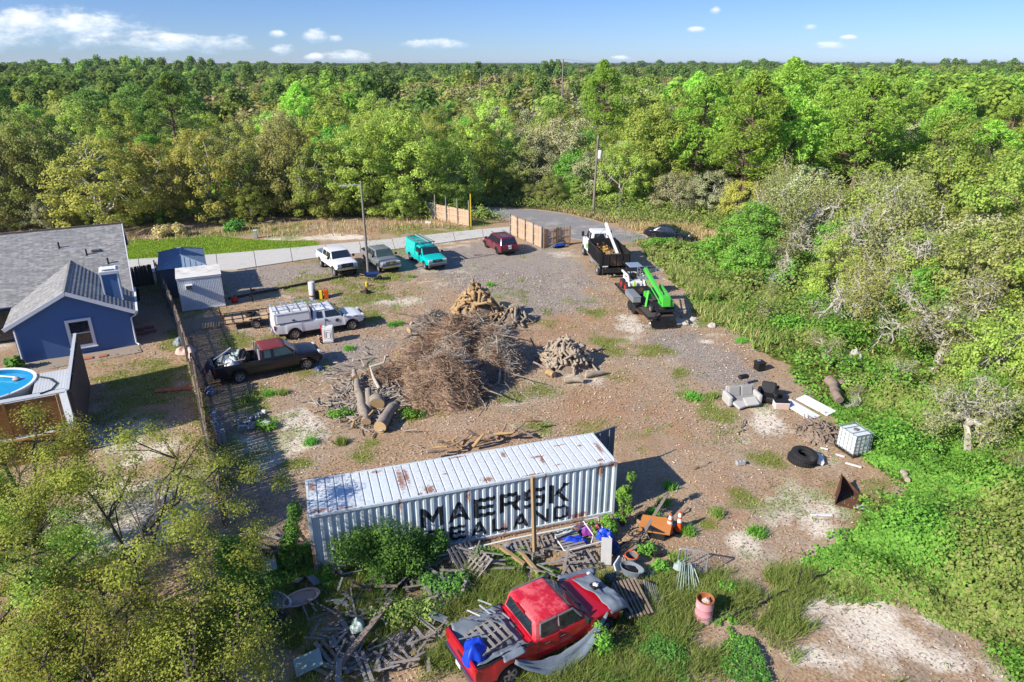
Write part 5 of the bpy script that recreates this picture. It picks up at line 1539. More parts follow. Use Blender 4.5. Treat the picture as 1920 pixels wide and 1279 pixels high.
MB().box((sw / 2, 0, 0.05), (sw + 0.02, 0.08, 0.1)).box((sw / 2, -0.012, sh - 0.02), (sw + 0.06, 0.05, 0.12)).build('base_rail', M['white_trim'], shed)
ac = MB().box((0.78, -0.17, 1.9), (0.52, 0.36, 0.36)).build('air_conditioner', M['white_plastic'], shed, bevel=0.02)
gr_ = MB()
for i in range(7):
 gr_.box((0.78, -0.355, 1.78 + i * 0.04), (0.44, 0.012, 0.022))
gr_.build('grille', M['plastic_black'], ac)
BO = Vector((-28.05, 52.1, 0))
bsd = thing('shed', 'blue metal shed with a seamed hip roof behind the white box', 'shed', BO, R(25))
bw_, bd_ = 3.6, 6.0
mb = MB()
mb.box((bw_ / 2, bd_ / 2 + 0.2, 1.25), (bw_ - 0.3, bd_ - 0.5, 2.5))
mb.build('wall', M['door_blue'], bsd)
ap0, ap1 = Vector((bw_ / 2, 1.6, 3.15)), Vector((bw_ / 2, bd_ - 1.6, 3.15))
cn = [Vector((0, 0, 2.5)), Vector((bw_, 0, 2.5)), Vector((bw_, bd_, 2.5)), Vector((0, bd_, 2.5))]
mb = MB()
mb._put(cn + [ap0, ap1], [(0, 1, 4), (1, 2, 5, 4), (2, 3, 5), (3, 0, 4, 5)])
mb.build('roof', M['blue_metal'], bsd)
sm_ = MB()
for i in range(1, 14):
 t = i / 14
 y = bd_ * t
 for x0, x1 in ((0, bw_ / 2), (bw_, bw_ / 2)):
  tt = min(1, y / 1.6, (bd_ - y) / 1.6)
  sm_.bar((x0, y, 2.515), (x0 + (x1 - x0) * tt, y, 2.515 + 0.65 * tt), 0.035, 0.045)
for i in range(1, 9):
 x = bw_ * i / 9
 tt = min(1, x / (bw_ / 2), (bw_ - x) / (bw_ / 2))
 for y0, s in ((0, 1), (bd_, -1)):
  sm_.bar((x, y0, 2.515), (x, y0 + s * 1.6 * tt, 2.515 + 0.65 * tt), 0.035, 0.045)
sm_.build('seams', M['blue_metal'], bsd)
for a, b in ((cn[0], ap0), (cn[1], ap0), (cn[2], ap1), (cn[3], ap1), (ap0, ap1)):
 MB().bar(a + Vector((0, 0, 0.02)), b + Vector((0, 0, 0.02)), 0.12, 0.05).build('hip_cap', M['blue_metal'], bsd)
# ---------------------------------------------------------------- shipping container with its lettering
CA = R(17.6)
CO = Vector((-7.32, 20.28, 0.02))
CL, CW, CH = 12.19, 2.44, 2.62
cont = thing('shipping_container', 'white forty foot shipping container with black lettering and rusty corrugated sides', 'container', CO, CA)
def container_mat(name, base, spots, lows):
 m = bpy.data.materials.new(name)
 m.use_nodes = True
 g = N(m.node_tree)
 b = g.n['Principled BSDF']
 co = g.add('ShaderNodeTexCoord').outputs['Object']
 n1_ = g.noise(co, 1.4, 6, 0.65)
 n2_ = g.noise(g.vmath('MULTIPLY', co, (9, 9, 1.1)), 1.0, 6, 0.65)
 n3_ = g.noise(co, 11.0, 5, 0.7)
 c = g.mix(g.step(n2_, 0.42, 0.72), base, tuple(x * 0.72 for x in base))
 c = g.mix(g.math('MULTIPLY', g.step(n3_, 0.60, 0.72), 0.55), c, (0.36, 0.31, 0.26))
 c = g.mix(g.math('MULTIPLY', g.step(n1_, 0.55, 0.75), 0.5), c, (0.50, 0.56, 0.60))
 for (x, y, z, rx, ry, rz_, col, thr) in lows:
  v = g.vmath('DIVIDE', g.vmath('SUBTRACT', co, (x, y, z)), (rx, ry, rz_))
  d = g.vmath('LENGTH', v).outputs['Value']
  f = g.math('SUBTRACT', 1.0, g.math('ADD', d, g.math('MULTIPLY', g.math('SUBTRACT', n3_, 0.5), 1.2)))
  c = g.mix(g.math('MULTIPLY', g.step(f, 0.0, 0.5), thr), c, col)
 for (x, y, z, rx, ry, rz_) in spots:
  v = g.vmath('DIVIDE', g.vmath('SUBTRACT', co, (x, y, z)), (rx, ry, rz_))
  d = g.vmath('LENGTH', v).outputs['Value']
  f = g.math('SUBTRACT', 1.0, g.math('ADD', d, g.math('MULTIPLY', g.math('SUBTRACT', n3_, 0.5), 3.0)))
  c = g.mix(g.math('MULTIPLY', g.step(f, -0.15, 0.75), 0.92), c, g.mix(n3_, (0.12, 0.04, 0.02), (0.36, 0.14, 0.06)))
 n4_ = g.noise(co, 5.0, 9, 0.78)
 c = g.mix(g.math('MULTIPLY', g.step(n4_, 0.635, 0.70), 0.8), c, (0.27, 0.13, 0.075))
 g.put(b.inputs['Base Color'], c)
 b.inputs['Roughness'].default_value = 0.55
 g.put(b.inputs['Normal'], g.add('ShaderNodeBump', Strength=0.25, Distance=0.02, Height=n1_))
 return m
side_m = container_mat('container side paint', (0.50, 0.57, 0.61), [(0.0, 0, 0.8, 0.16, 0.5, 1.0), (0.25, 0, 0.2, 0.25, 0.5, 0.35), (11.5, 0, 2.3, 0.2, 0.4, 0.5), (5.9, 0, 2.2, 0.1, 0.3, 0.4), (12.0, 0, 2.5, 0.3, 0.4, 0.2), (8, 0, 0.05, 4, 0.4, 0.09), (3.3, 0, 2.4, 0.08, 0.3, 0.5), (9.1, 0, 2.45, 0.06, 0.3, 0.35), (7.4, 0, 0.4, 0.1, 0.3, 0.35), (2.4, 0, 0.3, 0.3, 0.3, 0.25), (10.6, 0, 0.25, 0.5, 0.3, 0.2)],  # bluish shade of the grazing sun put into the side's darker base
                       [(1.9, 0, 0.9, 0.7, 0.6, 0.85, (0.02, 0.36, 0.55), 0.95), (1.0, 0, 0.3, 0.6, 0.6, 0.6, (0.50, 0.58, 0.63), 0.8), (4.4, 0, 0.6, 2.2, 0.6, 0.6, (0.36, 0.44, 0.50), 0.5)])
roof_m = container_mat('container roof paint', (0.59, 0.625, 0.63), [(3.55, 1.35, 2.6, 0.17, 0.95, 0.5), (3.8, 1.5, 2.6, 0.1, 0.8, 0.5), (4.5, 0.35, 2.6, 0.28, 0.32, 0.5), (6.8, 0.35, 2.6, 0.30, 0.22, 0.5), (0.35, 0.25, 2.6, 0.6, 0.14, 0.5), (9.2, 1.3, 2.6, 0.35, 0.10, 0.5), (9.3, 1.0, 2.6, 0.10, 0.35, 0.5),
                       (0.2, 1.9, 2.6, 0.2, 0.4, 0.5), (11.6, 0.3, 2.6, 0.25, 0.12, 0.5), (11.2, 1.6, 2.6, 0.12, 0.10, 0.5), (10.4, 1.9, 2.6, 0.35, 0.06, 0.5), (9.8, 0.5, 2.6, 0.2, 0.05, 0.5), (5.3, 1.2, 2.6, 0.15, 0.05, 0.5), (4.1, 0.2, 2.6, 0.12, 0.12, 0.5), (7.9, 1.9, 2.6, 0.12, 0.3, 0.5), (1.3, 0.15, 2.6, 0.5, 0.10, 0.5), (2.7, 2.2, 2.6, 0.25, 0.12, 0.5), (11.9, 1.2, 2.6, 0.12, 0.5, 0.5), (6.0, 2.3, 2.6, 0.5, 0.08, 0.5), (8.6, 0.12, 2.6, 0.6, 0.07, 0.5)],
                       [(1.8, 0.9, 2.6, 2.4, 1.2, 0.6, (0.55, 0.62, 0.66), 0.5)])  # bluish dappled tree shade painted over the left part of the roof
PER = 0.29
mb = MB()
xs_front = corr(mb, (0.12, 0.045, 0), (CL - 0.12, 0.045, 0), 0.14, CH - 0.10, PER, 0.048, (0, -1, 0))
mb.build('side_wall', side_m, cont, recalc=False)
mb = MB()
corr(mb, (CL - 0.12, CW - 0.045, 0), (0.12, CW - 0.045, 0), 0.14, CH - 0.10, PER, 0.045, (0, 1, 0))
mb.build('side_wall', side_m, cont, recalc=False)
mb = MB()
corr(mb, (0.045, CW - 0.12, 0), (0.045, 0.12, 0), 0.14, CH - 0.10, PER, 0.045, (-1, 0, 0))
mb.build('end_wall', side_m, cont, recalc=False)
# roof: pressed ribs across
mb = MB()
nr_ = 36
vs, prof = [], []
for i in range(nr_):
 for t, z in ((0.0, 0), (0.78, 0), (0.84, -0.045), (0.94, -0.045)):
  prof.append((0.1 + (CL - 0.2) * (i + t) / nr_, z))
prof.append((CL - 0.1, 0))
for x, z in prof:
 vs += [(x, 0.07, CH - 0.012 + z), (x, CW / 2, CH + 0.004 + z), (x, CW - 0.07, CH - 0.012 + z)]
mb._put(vs, [(3 * i + j, 3 * i + 3 + j, 3 * i + 4 + j, 3 * i + 1 + j) for i in range(len(prof) - 1) for j in (0, 1)])
mb.build('roof', roof_m, cont, recalc=False)
fr = MB()
for y in (0.04, CW - 0.04):
 fr.box((CL / 2, y, CH - 0.05), (CL - 0.2, 0.075, 0.11)).box((CL / 2, y, 0.09), (CL - 0.2, 0.075, 0.16))
for x in (0.05, CL - 0.05):
 fr.box((x, CW / 2, CH - 0.05), (0.09, CW - 0.2, 0.11)).box((x, CW / 2, 0.09), (0.09, CW - 0.2, 0.16))
 for y in (0.06, CW - 0.06):
  fr.box((x, y, CH / 2), (0.13, 0.13, CH + 0.01))
fr.build('frame', side_m, cont, bevel=0.008)
MB().box((CL / 2, CW / 2, 0.12), (CL - 0.2, CW - 0.2, 0.06)).build('floor', M['wood_dark'], cont)
dpl = MB()
dpl.box((CL - 0.04, CW / 4 + 0.02, CH / 2), (0.05, CW / 2 - 0.1, CH - 0.3))
dl = dpl.build('door', M['door_blue'], cont)
md2 = Matrix.Rotation(R(16), 3, 'Z')
dm = MB().box(Vector((CL + 0.06, CW - 0.02, CH / 2 + 0.0)) + md2 @ Vector((0.60, 0, 0)), (1.2, 0.05, CH - 0.1), R(16)).build('door', M['door_blue'], cont)
kb = MB()
for k in (0.3, 0.85):
 c_ = Vector((CL + 0.06, CW - 0.02, CH / 2)) + md2 @ Vector((k, -0.05, 0))
 kb.tube([c_ + Vector((0, 0, -1.2)), c_ + Vector((0, 0, 1.2))], 0.022, 6)
kb.build('lock_rod', M['steel'], dm)
# letters as strokes on a 0..1 by 0..1 cell, then wrapped on the ribs
GLYPH = {'M': [[(0, 0), (.2, 0), (.2, 1), (0, 1)], [(.8, 0), (1, 0), (1, 1), (.8, 1)], [(.2, 1), (.2, .62), (.5, .18), (.5, .56)], [(.8, 1), (.8, .62), (.5, .18), (.5, .56)]],
         'A': [[(0, 0), (.22, 0), (.58, 1), (.40, 1)], [(.78, 0), (1, 0), (.60, 1), (.42, 1)], [(.26, .22), (.74, .22), (.68, .40), (.32, .40)]],
         'E': [[(0, 0), (.22, 0), (.22, 1), (0, 1)], [(.22, .80), (1, .80), (1, 1), (.22, 1)], [(.22, .41), (.92, .41), (.92, .60), (.22, .60)], [(.22, 0), (1, 0), (1, .20), (.22, .20)]],
         'R': [[(0, 0), (.22, 0), (.22, 1), (0, 1)], [(.22, .80), (.9, .80), (.82, 1), (.22, 1)], [(.22, .36), (.86, .36), (.92, .55), (.22, .55)], [(.78, .55), (.98, .55), (.98, .82), (.78, .80)], [(.55, .36), (.80, .36), (1, 0), (.76, 0)]],
         'S': [[(.08, .80), (1, .80), (1, 1), (.08, 1)], [(0, .55), (.2, .46), (.2, .88), (0, .94)], [(.0, .42), (1, .42), (1, .60), (.0, .60)], [(.8, .06), (1, .12), (1, .50), (.8, .44)], [(0, 0), (.92, 0), (.92, .20), (0, .20)]],
         'K': [[(0, 0), (.22, 0), (.22, 1), (0, 1)], [(.22, .42), (.42, .42), (1, 1), (.72, 1)], [(.34, .52), (.52, .60), (1, 0), (.74, 0)]],
         'L': [[(0, 0), (.22, 0), (.22, 1), (0, 1)], [(.22, 0), (1, 0), (1, .20), (.22, .20)]],
         'N': [[(0, 0), (.2, 0), (.2, 1), (0, 1)], [(.8, 0), (1, 0), (1, 1), (.8, 1)], [(.2, 1), (.2, .68), (.8, 0), (.8, .32)]],
         'D': [[(0, 0), (.22, 0), (.22, 1), (0, 1)], [(.22, .80), (.86, .80), (.78, 1), (.22, 1)], [(.22, 0), (.78, 0), (.86, .20), (.22, .20)], [(.78, .06), (1, .2), (1, .8), (.78, .94)]]}
fx0 = 0.12
flen = CL - 0.24
ribs = [(fx0 + t * flen, 0.048 * o) for t, o in xs_front]
def rib_y(x):
 for (x0, y0), (x1, y1) in zip(ribs, ribs[1:]):
  if x0 <= x <= x1:
   return 0.045 + y0 + (y1 - y0) * (x - x0) / max(1e-9, x1 - x0)
 return 0.045
def letter(ch, s0, s1, z0, z1):
 b = bmesh.new()
 for st in GLYPH[ch]:
  b.faces.new([b.verts.new((s0 + (s1 - s0) * u, 0, z0 + (z1 - z0) * v)) for u, v in st])
 bmesh.ops.recalc_face_normals(b, faces=b.faces)
 for x, _ in ribs:
  if s0 < x < s1:
   bmesh.ops.bisect_plane(b, geom=b.verts[:] + b.edges[:] + b.faces[:], plane_co=(x, 0, 0), plane_no=(1, 0, 0), dist=1e-5)
 for v in b.verts:
  v.co.y = rib_y(v.co.x) - 0.005
 for f in b.faces:
  f.normal_update()
  if f.normal.y > 0:
   f.normal_flip()
 me = bpy.data.meshes.new('letter')
 b.to_mesh(me)
 b.free()
 me.materials.append(M['letter_black'])
 o = link('letter', me, cont)
 o['label'] = f'black painted letter {ch}'
def word(txt, s0, s1, z0, z1, gap):
 n = len(txt)
 wdt = (s1 - s0 - gap * (n - 1)) / n
 for i, ch in enumerate(txt):
  a = s0 + i * (wdt + gap)
  letter(ch, a, a + wdt, z0, z1)
word('MAERSK', 4.05, 10.15, 1.10, 1.98, 0.16)
word('SEALAND', 4.25, 10.15, 0.26, 0.92, 0.18)
# ---------------------------------------------------------------- utility poles, lamp, wires
def pole(label, px, py, h, m, lean=0.0, r=0.14, transformer=False, arm=None, cross=True):
 p = P(px, py)
 t = thing('utility_pole', label, 'pole', (p.x, p.y, 0))
 t.rotation_euler = (0, lean, 0)
 MB().tube([(0, 0, -0.2), (0, 0, h * 0.5), (0, 0, h)], [r * 1.15, r, r * 0.72], 9).build('pole_shaft', m, t, True)
 if cross:
  MB().tube([(0, 0, h), (0, 0, h + 0.35)], 0.04, 6).build('insulator', M['white_plastic'], t)
  MB().bar((-0.5, 0, h - 0.9), (0.5, 0, h - 0.9), 0.08, 0.09).build('crossarm', M['pole_wood'], t)
 if transformer:
  MB().lathe([(0, 0), (0.24, 0), (0.26, 0.05), (0.26, 0.85), (0.2, 0.95), (0, 0.97)], (0.36, -0.05, h - 2.3), n=14).build('transformer', M['white_plastic'], t, True)
 if arm:
  a = MB().tube([(0, 0, h - 0.12), arm[0], arm[1]], 0.045, 6).build('lamp_arm', M['steel'], t)
  MB().box(Vector(arm[1]) + Vector((-0.25, 0, -0.03)), (0.6, 0.25, 0.12)).build('lamp_head', M['steel'], a, bevel=0.03)
 return t, p
pole('pale lamp pole with a short street light arm between white and grey pickups', 691, 516, 8.2, M['pole_light'], 0.0, 0.115, arm=((-0.7, -0.1, 8.05), (-1.2, -0.1, 8.0)), cross=False)
t_a, p_a = pole('wooden utility pole with white transformer in the dry grass beyond the road', 1112, 402, 9.2, M['pole_wood'], 0.02, 0.15, True)
t_b, p_b = pole('grey utility pole standing clear of the far trees', 1052, 262, 18.5, M['pole_light'], 0.0, 0.2)
t_c, p_c = pole('farthest small utility pole above the middle woods', 903, 236, 14.5, M['pole_light'], 0.0, 0.2)
for lab, A, B, sag in (('upper power line from the transformer pole to the far pole', (p_a.x, p_a.y, 9.4), (p_b.x, p_b.y, 18.6), 1.6), ('lower power line from the transformer pole to the far pole', (p_a.x + 0.4, p_a.y, 8.3), (p_b.x + 0.4, p_b.y, 17.6), 1.8),
                       ('power line between the two far poles', (p_b.x, p_b.y, 18.6), (p_c.x, p_c.y, 14.6), 2.0), ('power line leaving the far pole to the right', (p_b.x, p_b.y, 18.6), (75, 205, 18.2), 2.0)):
 A, B = Vector(A), Vector(B)
 o = MB().tube([A.lerp(B, k / 12) - Vector((0, 0, sag * 4 * (k / 12) * (1 - k / 12))) for k in range(13)], 0.022, 4).build('power_line', M['plastic_black'])
 tag(o, lab, 'cable')
o = MB().tube([(8.9, 82.6, 0), (8.7, 82.9, 4.2)], 0.045, 5).build('post', M['pole_light'])
o.location = (3.6, -4, 0)
tag(o, 'slim pale pole in the dry grass right of the transformer pole', 'post')
# ---------------------------------------------------------------- vehicles
_wheel_cache = {}
def wheel(parent, x, y, r, wd, rimm, side, dual=False):
 key = (r, wd, rimm.name)
 if key not in _wheel_cache:
  w2 = wd / 2
  ty = MB().lathe([(r * 0.62, -w2 * 0.9), (r * 0.78, -w2), (r * 0.93, -w2 * 0.95), (r, -w2 * 0.7), (r * 1.0, w2 * 0.7), (r * 0.93, w2 * 0.95), (r * 0.78, w2), (r * 0.62, w2 * 0.9)], (0, 0, 0), 'Y', 28).mesh('wheel', M['rubber'], True, 50)
  rm = MB().lathe([(r * 0.64, w2 * 0.9), (r * 0.60, w2 * 0.55), (r * 0.52, w2 * 0.5)], (0, 0, 0), 'Y', 24)
  for k in range(5):
   a = k * 2 * math.pi / 5
   ca, sa = math.cos(a), math.sin(a)
   px_, pz_ = -sa, ca
   q = [(ca * r * 0.08 + px_ * r * .09, sa * r * .08 + pz_ * r * .09), (ca * r * .55 + px_ * r * .11, sa * r * .55 + pz_ * r * .11), (ca * r * .55 - px_ * r * .11, sa * r * .55 - pz_ * r * .11), (ca * r * .08 - px_ * r * .09, sa * r * .08 - pz_ * r * .09)]
   rm.prism([(u, w2 * 0.72, v) for u, v in q], (0, -w2 * 0.25, 0))
  rm.lathe([(0.0, w2 * 0.8), (r * 0.16, w2 * 0.78), (r * 0.17, w2 * 0.4)], (0, 0, 0), 'Y', 12)
  rm = rm.mesh('rim', rimm, True, 30)
  dk = MB().lathe([(0, w2 * 0.42), (r * 0.63, w2 * 0.42)], (0, 0, 0), 'Y', 20).mesh('brake_disc', M['rim_dark'])
  _wheel_cache[key] = (ty, rm, dk)
 ty, rm, dk = _wheel_cache[key]
 o = link('wheel', ty, parent)
 o.location = (x, y, r)
 if side < 0:
  o.rotation_euler = (0, 0, math.pi)
 link('rim', rm, o)
 link('brake_disc', dk, o)
 return o
def lin(x, pts):
 if x <= pts[0][0]:
  return pts[0][1]
 for (x0, y0), (x1, y1) in zip(pts, pts[1:]):
  if x <= x1:
   return y0 + (y1 - y0) * (x - x0) / max(1e-9, x1 - x0)
 return pts[-1][1]
def lower_body(p):
 """one skin over bumper-to-bumper lower body; p gives the outline. x forward, wheels at +-wb/2"""
 xr, xf = -p['wb'] / 2 - p['ro'], p['wb'] / 2 + p['fo']
 ra = p['ra']
 xs = set(np.linspace(xr, xf, 64))
 for c in (-p['wb'] / 2, p['wb'] / 2):
  xs |= set(c + ra * np.cos(np.linspace(0, math.pi, 15)))
 bed = p.get('bed')
 if bed:
  for e in bed[:2]:
   xs |= {e - 0.006, e + 0.006}
 xs = sorted(v for v in xs if xr - 1e-6 <= v <= xf + 1e-6)
 W2 = p['W'] / 2
 vs, n = [], None
 for x in xs:
  zb = lin(x, p['sill'])
  for c in (-p['wb'] / 2, p['wb'] / 2):
   if abs(x - c) < ra:
    zb = max(zb, p['rw'] * 0.98 + math.sqrt(max(0, ra * ra - (x - c) ** 2)))
  zt = lin(x, p['top'])
  zb = min(zb, zt - 0.06)
  fx_ = max(0.0, (x - (xf - 0.9)) / 0.9)
  rx_ = max(0.0, ((xr + 0.5) - x) / 0.5)
  wy = W2 * (1 - p.get('taper', 0.10) * fx_ ** 2.2 - 0.03 * rx_ ** 2)
  # flare over the wheels
  for c in (-p['wb'] / 2, p['wb'] / 2):
   d = abs(x - c)
   if d < ra + 0.12:
    wy += 0.022 * (1 - max(0, d - ra) / 0.12)
  half = []
  zs_ = min(lin(x, p['sill']), zt - 0.06)
  half.append((0.0, zs_))
  half.append((wy - 0.36, zs_))
  half.append((wy - 0.36, max(zs_, min(zb, zt - 0.10))))
  half.append((wy * 0.92, zb))
  for t in (0.0, 0.25, 0.5, 0.72, 0.88):
   z = zb + (zt - zb) * t
   half.append((wy * (0.985 + 0.015 * math.sin(math.pi * min(1, t + 0.15)) - 0.035 * max(0, t - 0.6)), z))
  if bed and bed[0] < x < bed[1]:
   fl_ = bed[2]
   half += [(wy * 0.965, zt), (wy * 0.955 - 0.05, zt), (wy * 0.94 - 0.05, zt - 0.02), (wy * 0.94 - 0.05, fl_), (0.0, fl_)]
  else:
   cr = p.get('crown', 0.05)
   half += [(wy * 0.955, zt - 0.012), (wy * 0.90, zt + cr * 0.35), (wy * 0.62, zt + cr * 0.75), (wy * 0.3, zt + cr), (0.0, zt + cr)]
  ring = [(x, y, z) for y, z in half] + [(x, -y, z) for y, z in half[-2:0:-1]]
  n = len(ring)
  vs += ring
 m = len(xs)
 fs = []
 for i in range(m - 1):
  for k in range(n):
   a, b = i * n + k, i * n + (k + 1) % n
   fs.append((a, a + n, b + n, b))
 fs.append(tuple(range(n)))
 fs.append(tuple(range((m - 1) * n, m * n))[::-1])
 return MB()._put(vs, fs)
def hex_cab(p):
 """greenhouse: returns builder and surface helpers"""
 c = p['cab']       # xb0 (rear base), xb1 (cowl), xr0, xr1 (roof), zb, zr, wb, wr
 b = bmesh.new()
 base = [(c['xb0'], -c['wb']), (c['xb1'], -c['wb']), (c['xb1'], c['wb']), (c['xb0'], c['wb'])]
 roof = [(c['xr0'], -c['wr']), (c['xr1'], -c['wr']), (c['xr1'], c['wr']), (c['xr0'], c['wr'])]
 v0 = [b.verts.new((x, y, c['zb'] - 0.05)) for x, y in base]
 v1 = [b.verts.new((x, y, c['zr'])) for x, y in roof]
 b.faces.new(v1)
 for i in range(4):
  b.faces.new((v0[i], v0[(i + 1) % 4], v1[(i + 1) % 4], v1[i]))
 b.faces.new(v0[::-1])
 bmesh.ops.recalc_face_normals(b, faces=b.faces)
 ed = [e for e in b.edges if not all(v.co.z < c['zb'] for v in e.verts)]
 bmesh.ops.bevel(b, geom=ed, offset=c.get('bev', 0.09), segments=3, affect='EDGES', profile=0.6)
 me = bpy.data.meshes.new('cab')
 b.to_mesh(me)
 b.free()
 me.polygons.foreach_set('use_smooth', [True] * len(me.polygons))
 me.set_sharp_from_angle(angle=R(32))
 return me
def side_pt(c, s, x, z, off):
 t = (z - c['zb']) / (c['zr'] - c['zb'])
 return Vector((x, s * (c['wb'] + (c['wr'] - c['wb']) * t + off), z))
def side_glass(c, s, poly, off=0.012):
 mb = MB()
 o = [side_pt(c, s, x, z, off) for x, z in poly]
 i = [side_pt(c, s, x, z, off - 0.03) for x, z in poly]
 n = len(o)
 mb._put(o + i, [tuple(range(n)), tuple(range(2 * n - 1, n - 1, -1))] + [(k, (k + 1) % n, n + (k + 1) % n, n + k) for k in range(n)])
 return mb
def end_glass(c, front, m0=0.10, t0=0.08, t1=0.90, off=0.014):
 xb, xr = (c['xb1'], c['xr1']) if front else (c['xb0'], c['xr0'])
 s = 1 if front else -1
 nv = Vector((c['zr'] - c['zb'], 0, -(xr - xb))).normalized() * (1 if front else 1)
 if (nv.x > 0) != front:
  nv = -nv
 def f(t, u):
  x = xb + (xr - xb) * t
  z = c['zb'] + (c['zr'] - c['zb']) * t
  y = (c['wb'] + (c['wr'] - c['wb']) * t - m0) * u
  return Vector((x, y, z)) + nv * off
 q = [f(t0, -1), f(t0, 1), f(t1, 0.97), f(t1, -0.97)]
 return MB().prism(q, -nv * 0.03)
def vehicle(name, label, cat, loc, rz, p, paint, roof=None):
 t = thing(name, label, cat, loc, rz)
 c = p['cab']
 bd = lower_body(p).build('body', paint, t, True, 30)
 cb = hex_cab(p)
 cb.materials.append(roof or paint)
 cabo = link('cab', cb, t)
 if roof:
  cabo['label'] = p.get('roof_label', 'cab with a differently coloured roof')
 gl = p.get('glass', M['glass'])
 for s in (1, -1):
  for poly in p['win']:
   side_glass(c, s, poly).build('side_window', gl, t)
  for xm in p.get('mirror', [c['xb1'] - 0.25]):
   MB().box((xm, s * (p['W'] / 2 + 0.14), c['zb'] + 0.14), (0.12, 0.22, p.get('mirh', 0.22))).build('mirror', p.get('mirm', M['plastic_black']), t, bevel=0.03)
  for xh in p['handles']:
   MB().box((xh, s * (p['W'] / 2 + 0.004), c['zb'] - 0.16), (0.20, 0.035, 0.035)).build('door_handle', p.get('trim', M['plastic_black']), t, bevel=0.008)
  for xd in p['seams']:
   MB().box((xd, s * (p['W'] / 2 - 0.022), (c['zb'] + p['sill'][0][1]) / 2 + 0.08), (0.012, 0.05, c['zb'] - p['sill'][0][1] - 0.10)).build('door_gap', M['plastic_black'], t)
  for x in (-p['wb'] / 2, p['wb'] / 2):
   if p.get('wheels', True):
    wheel(t, x, s * (p['W'] / 2 - p['tw'] / 2 - 0.01), p['rw'], p['tw'], p.get('rim', M['alloy']), s)
 end_glass(c, True).build('windscreen', p.get('wsglass', gl), t)
 end_glass(c, False, 0.14, p.get('rg0', 0.15), p.get('rg1', 0.85)).build('rear_window', gl, t)
 xf, xr = p['wb'] / 2 + p['fo'], -p['wb'] / 2 - p['ro']
 fb_ = p['front']
 W2 = p['W'] / 2
 # front: grille, lamps, bumper
 if fb_.get('grille'):
  gw, gz0, gz1 = fb_['grille']
  go_ = MB().box((xf + 0.005, 0, (gz0 + gz1) / 2), (0.05, gw, gz1 - gz0)).build('grille', M['plastic_black'], t, bevel=0.02)
  mb = MB()
  for k in range(3):
   mb.box((xf + 0.03, 0, gz0 + (gz1 - gz0) * (k + 0.7) / 3.4), (0.015, gw * 0.94, 0.022))
  mb.box((xf + 0.034, 0, (gz0 + gz1) / 2), (0.015, 0.22, 0.10))
  mb.build('grille_bar', fb_.get('gm', M['chrome']), go_)
  for s in (1, -1):
   MB().box((xf - 0.06, s * (gw / 2 + (W2 * 0.9 - gw / 2) / 2 + 0.01), (gz0 + gz1) / 2 + 0.03), (0.14, (W2 * 0.9 - gw / 2) - 0.02, (gz1 - gz0) * 0.72)).build('headlight', M['lamp_clear'], t, bevel=0.03)
 bz = fb_['bz']
 MB().box((xf - 0.02, 0, bz), (0.20, p['W'] * 0.93, fb_.get('bh', 0.24))).build('bumper', fb_['bm'], t, bevel=0.05)
 if fb_.get('rear', True):
  MB().box((xr + 0.0, 0, fb_.get('rz', bz)), (0.20, p['W'] * 0.95, fb_.get('rh', 0.2))).build('bumper', fb_.get('rm', fb_['bm']), t, bevel=0.04)
 tz0, tz1 = p['tail']
 for s in (1, -1):
  MB().box((xr + 0.03, s * (W2 * 0.92), (tz0 + tz1) / 2), (0.10, 0.15, tz1 - tz0)).build('tail_light', M['lamp_red'], t, bevel=0.02)
 MB().box((xr - 0.105, 0, fb_.get('pz', bz)), (0.012, 0.31, 0.16)).build('number_plate', M['plate'], t)
 MB().box(((xf + xr) / 2, 0, p['rw'] * 0.9), ((xf - xr) * 0.9, p['W'] * 0.62, 0.22)).build('chassis', M['plastic_black'], t)
 for x in (-p['wb'] / 2, p['wb'] / 2):
  MB().tube([(x, -W2 + 0.15, p['rw']), (x, W2 - 0.15, p['rw'])], 0.06, 6).build('axle', M['plastic_black'], t)
 return t
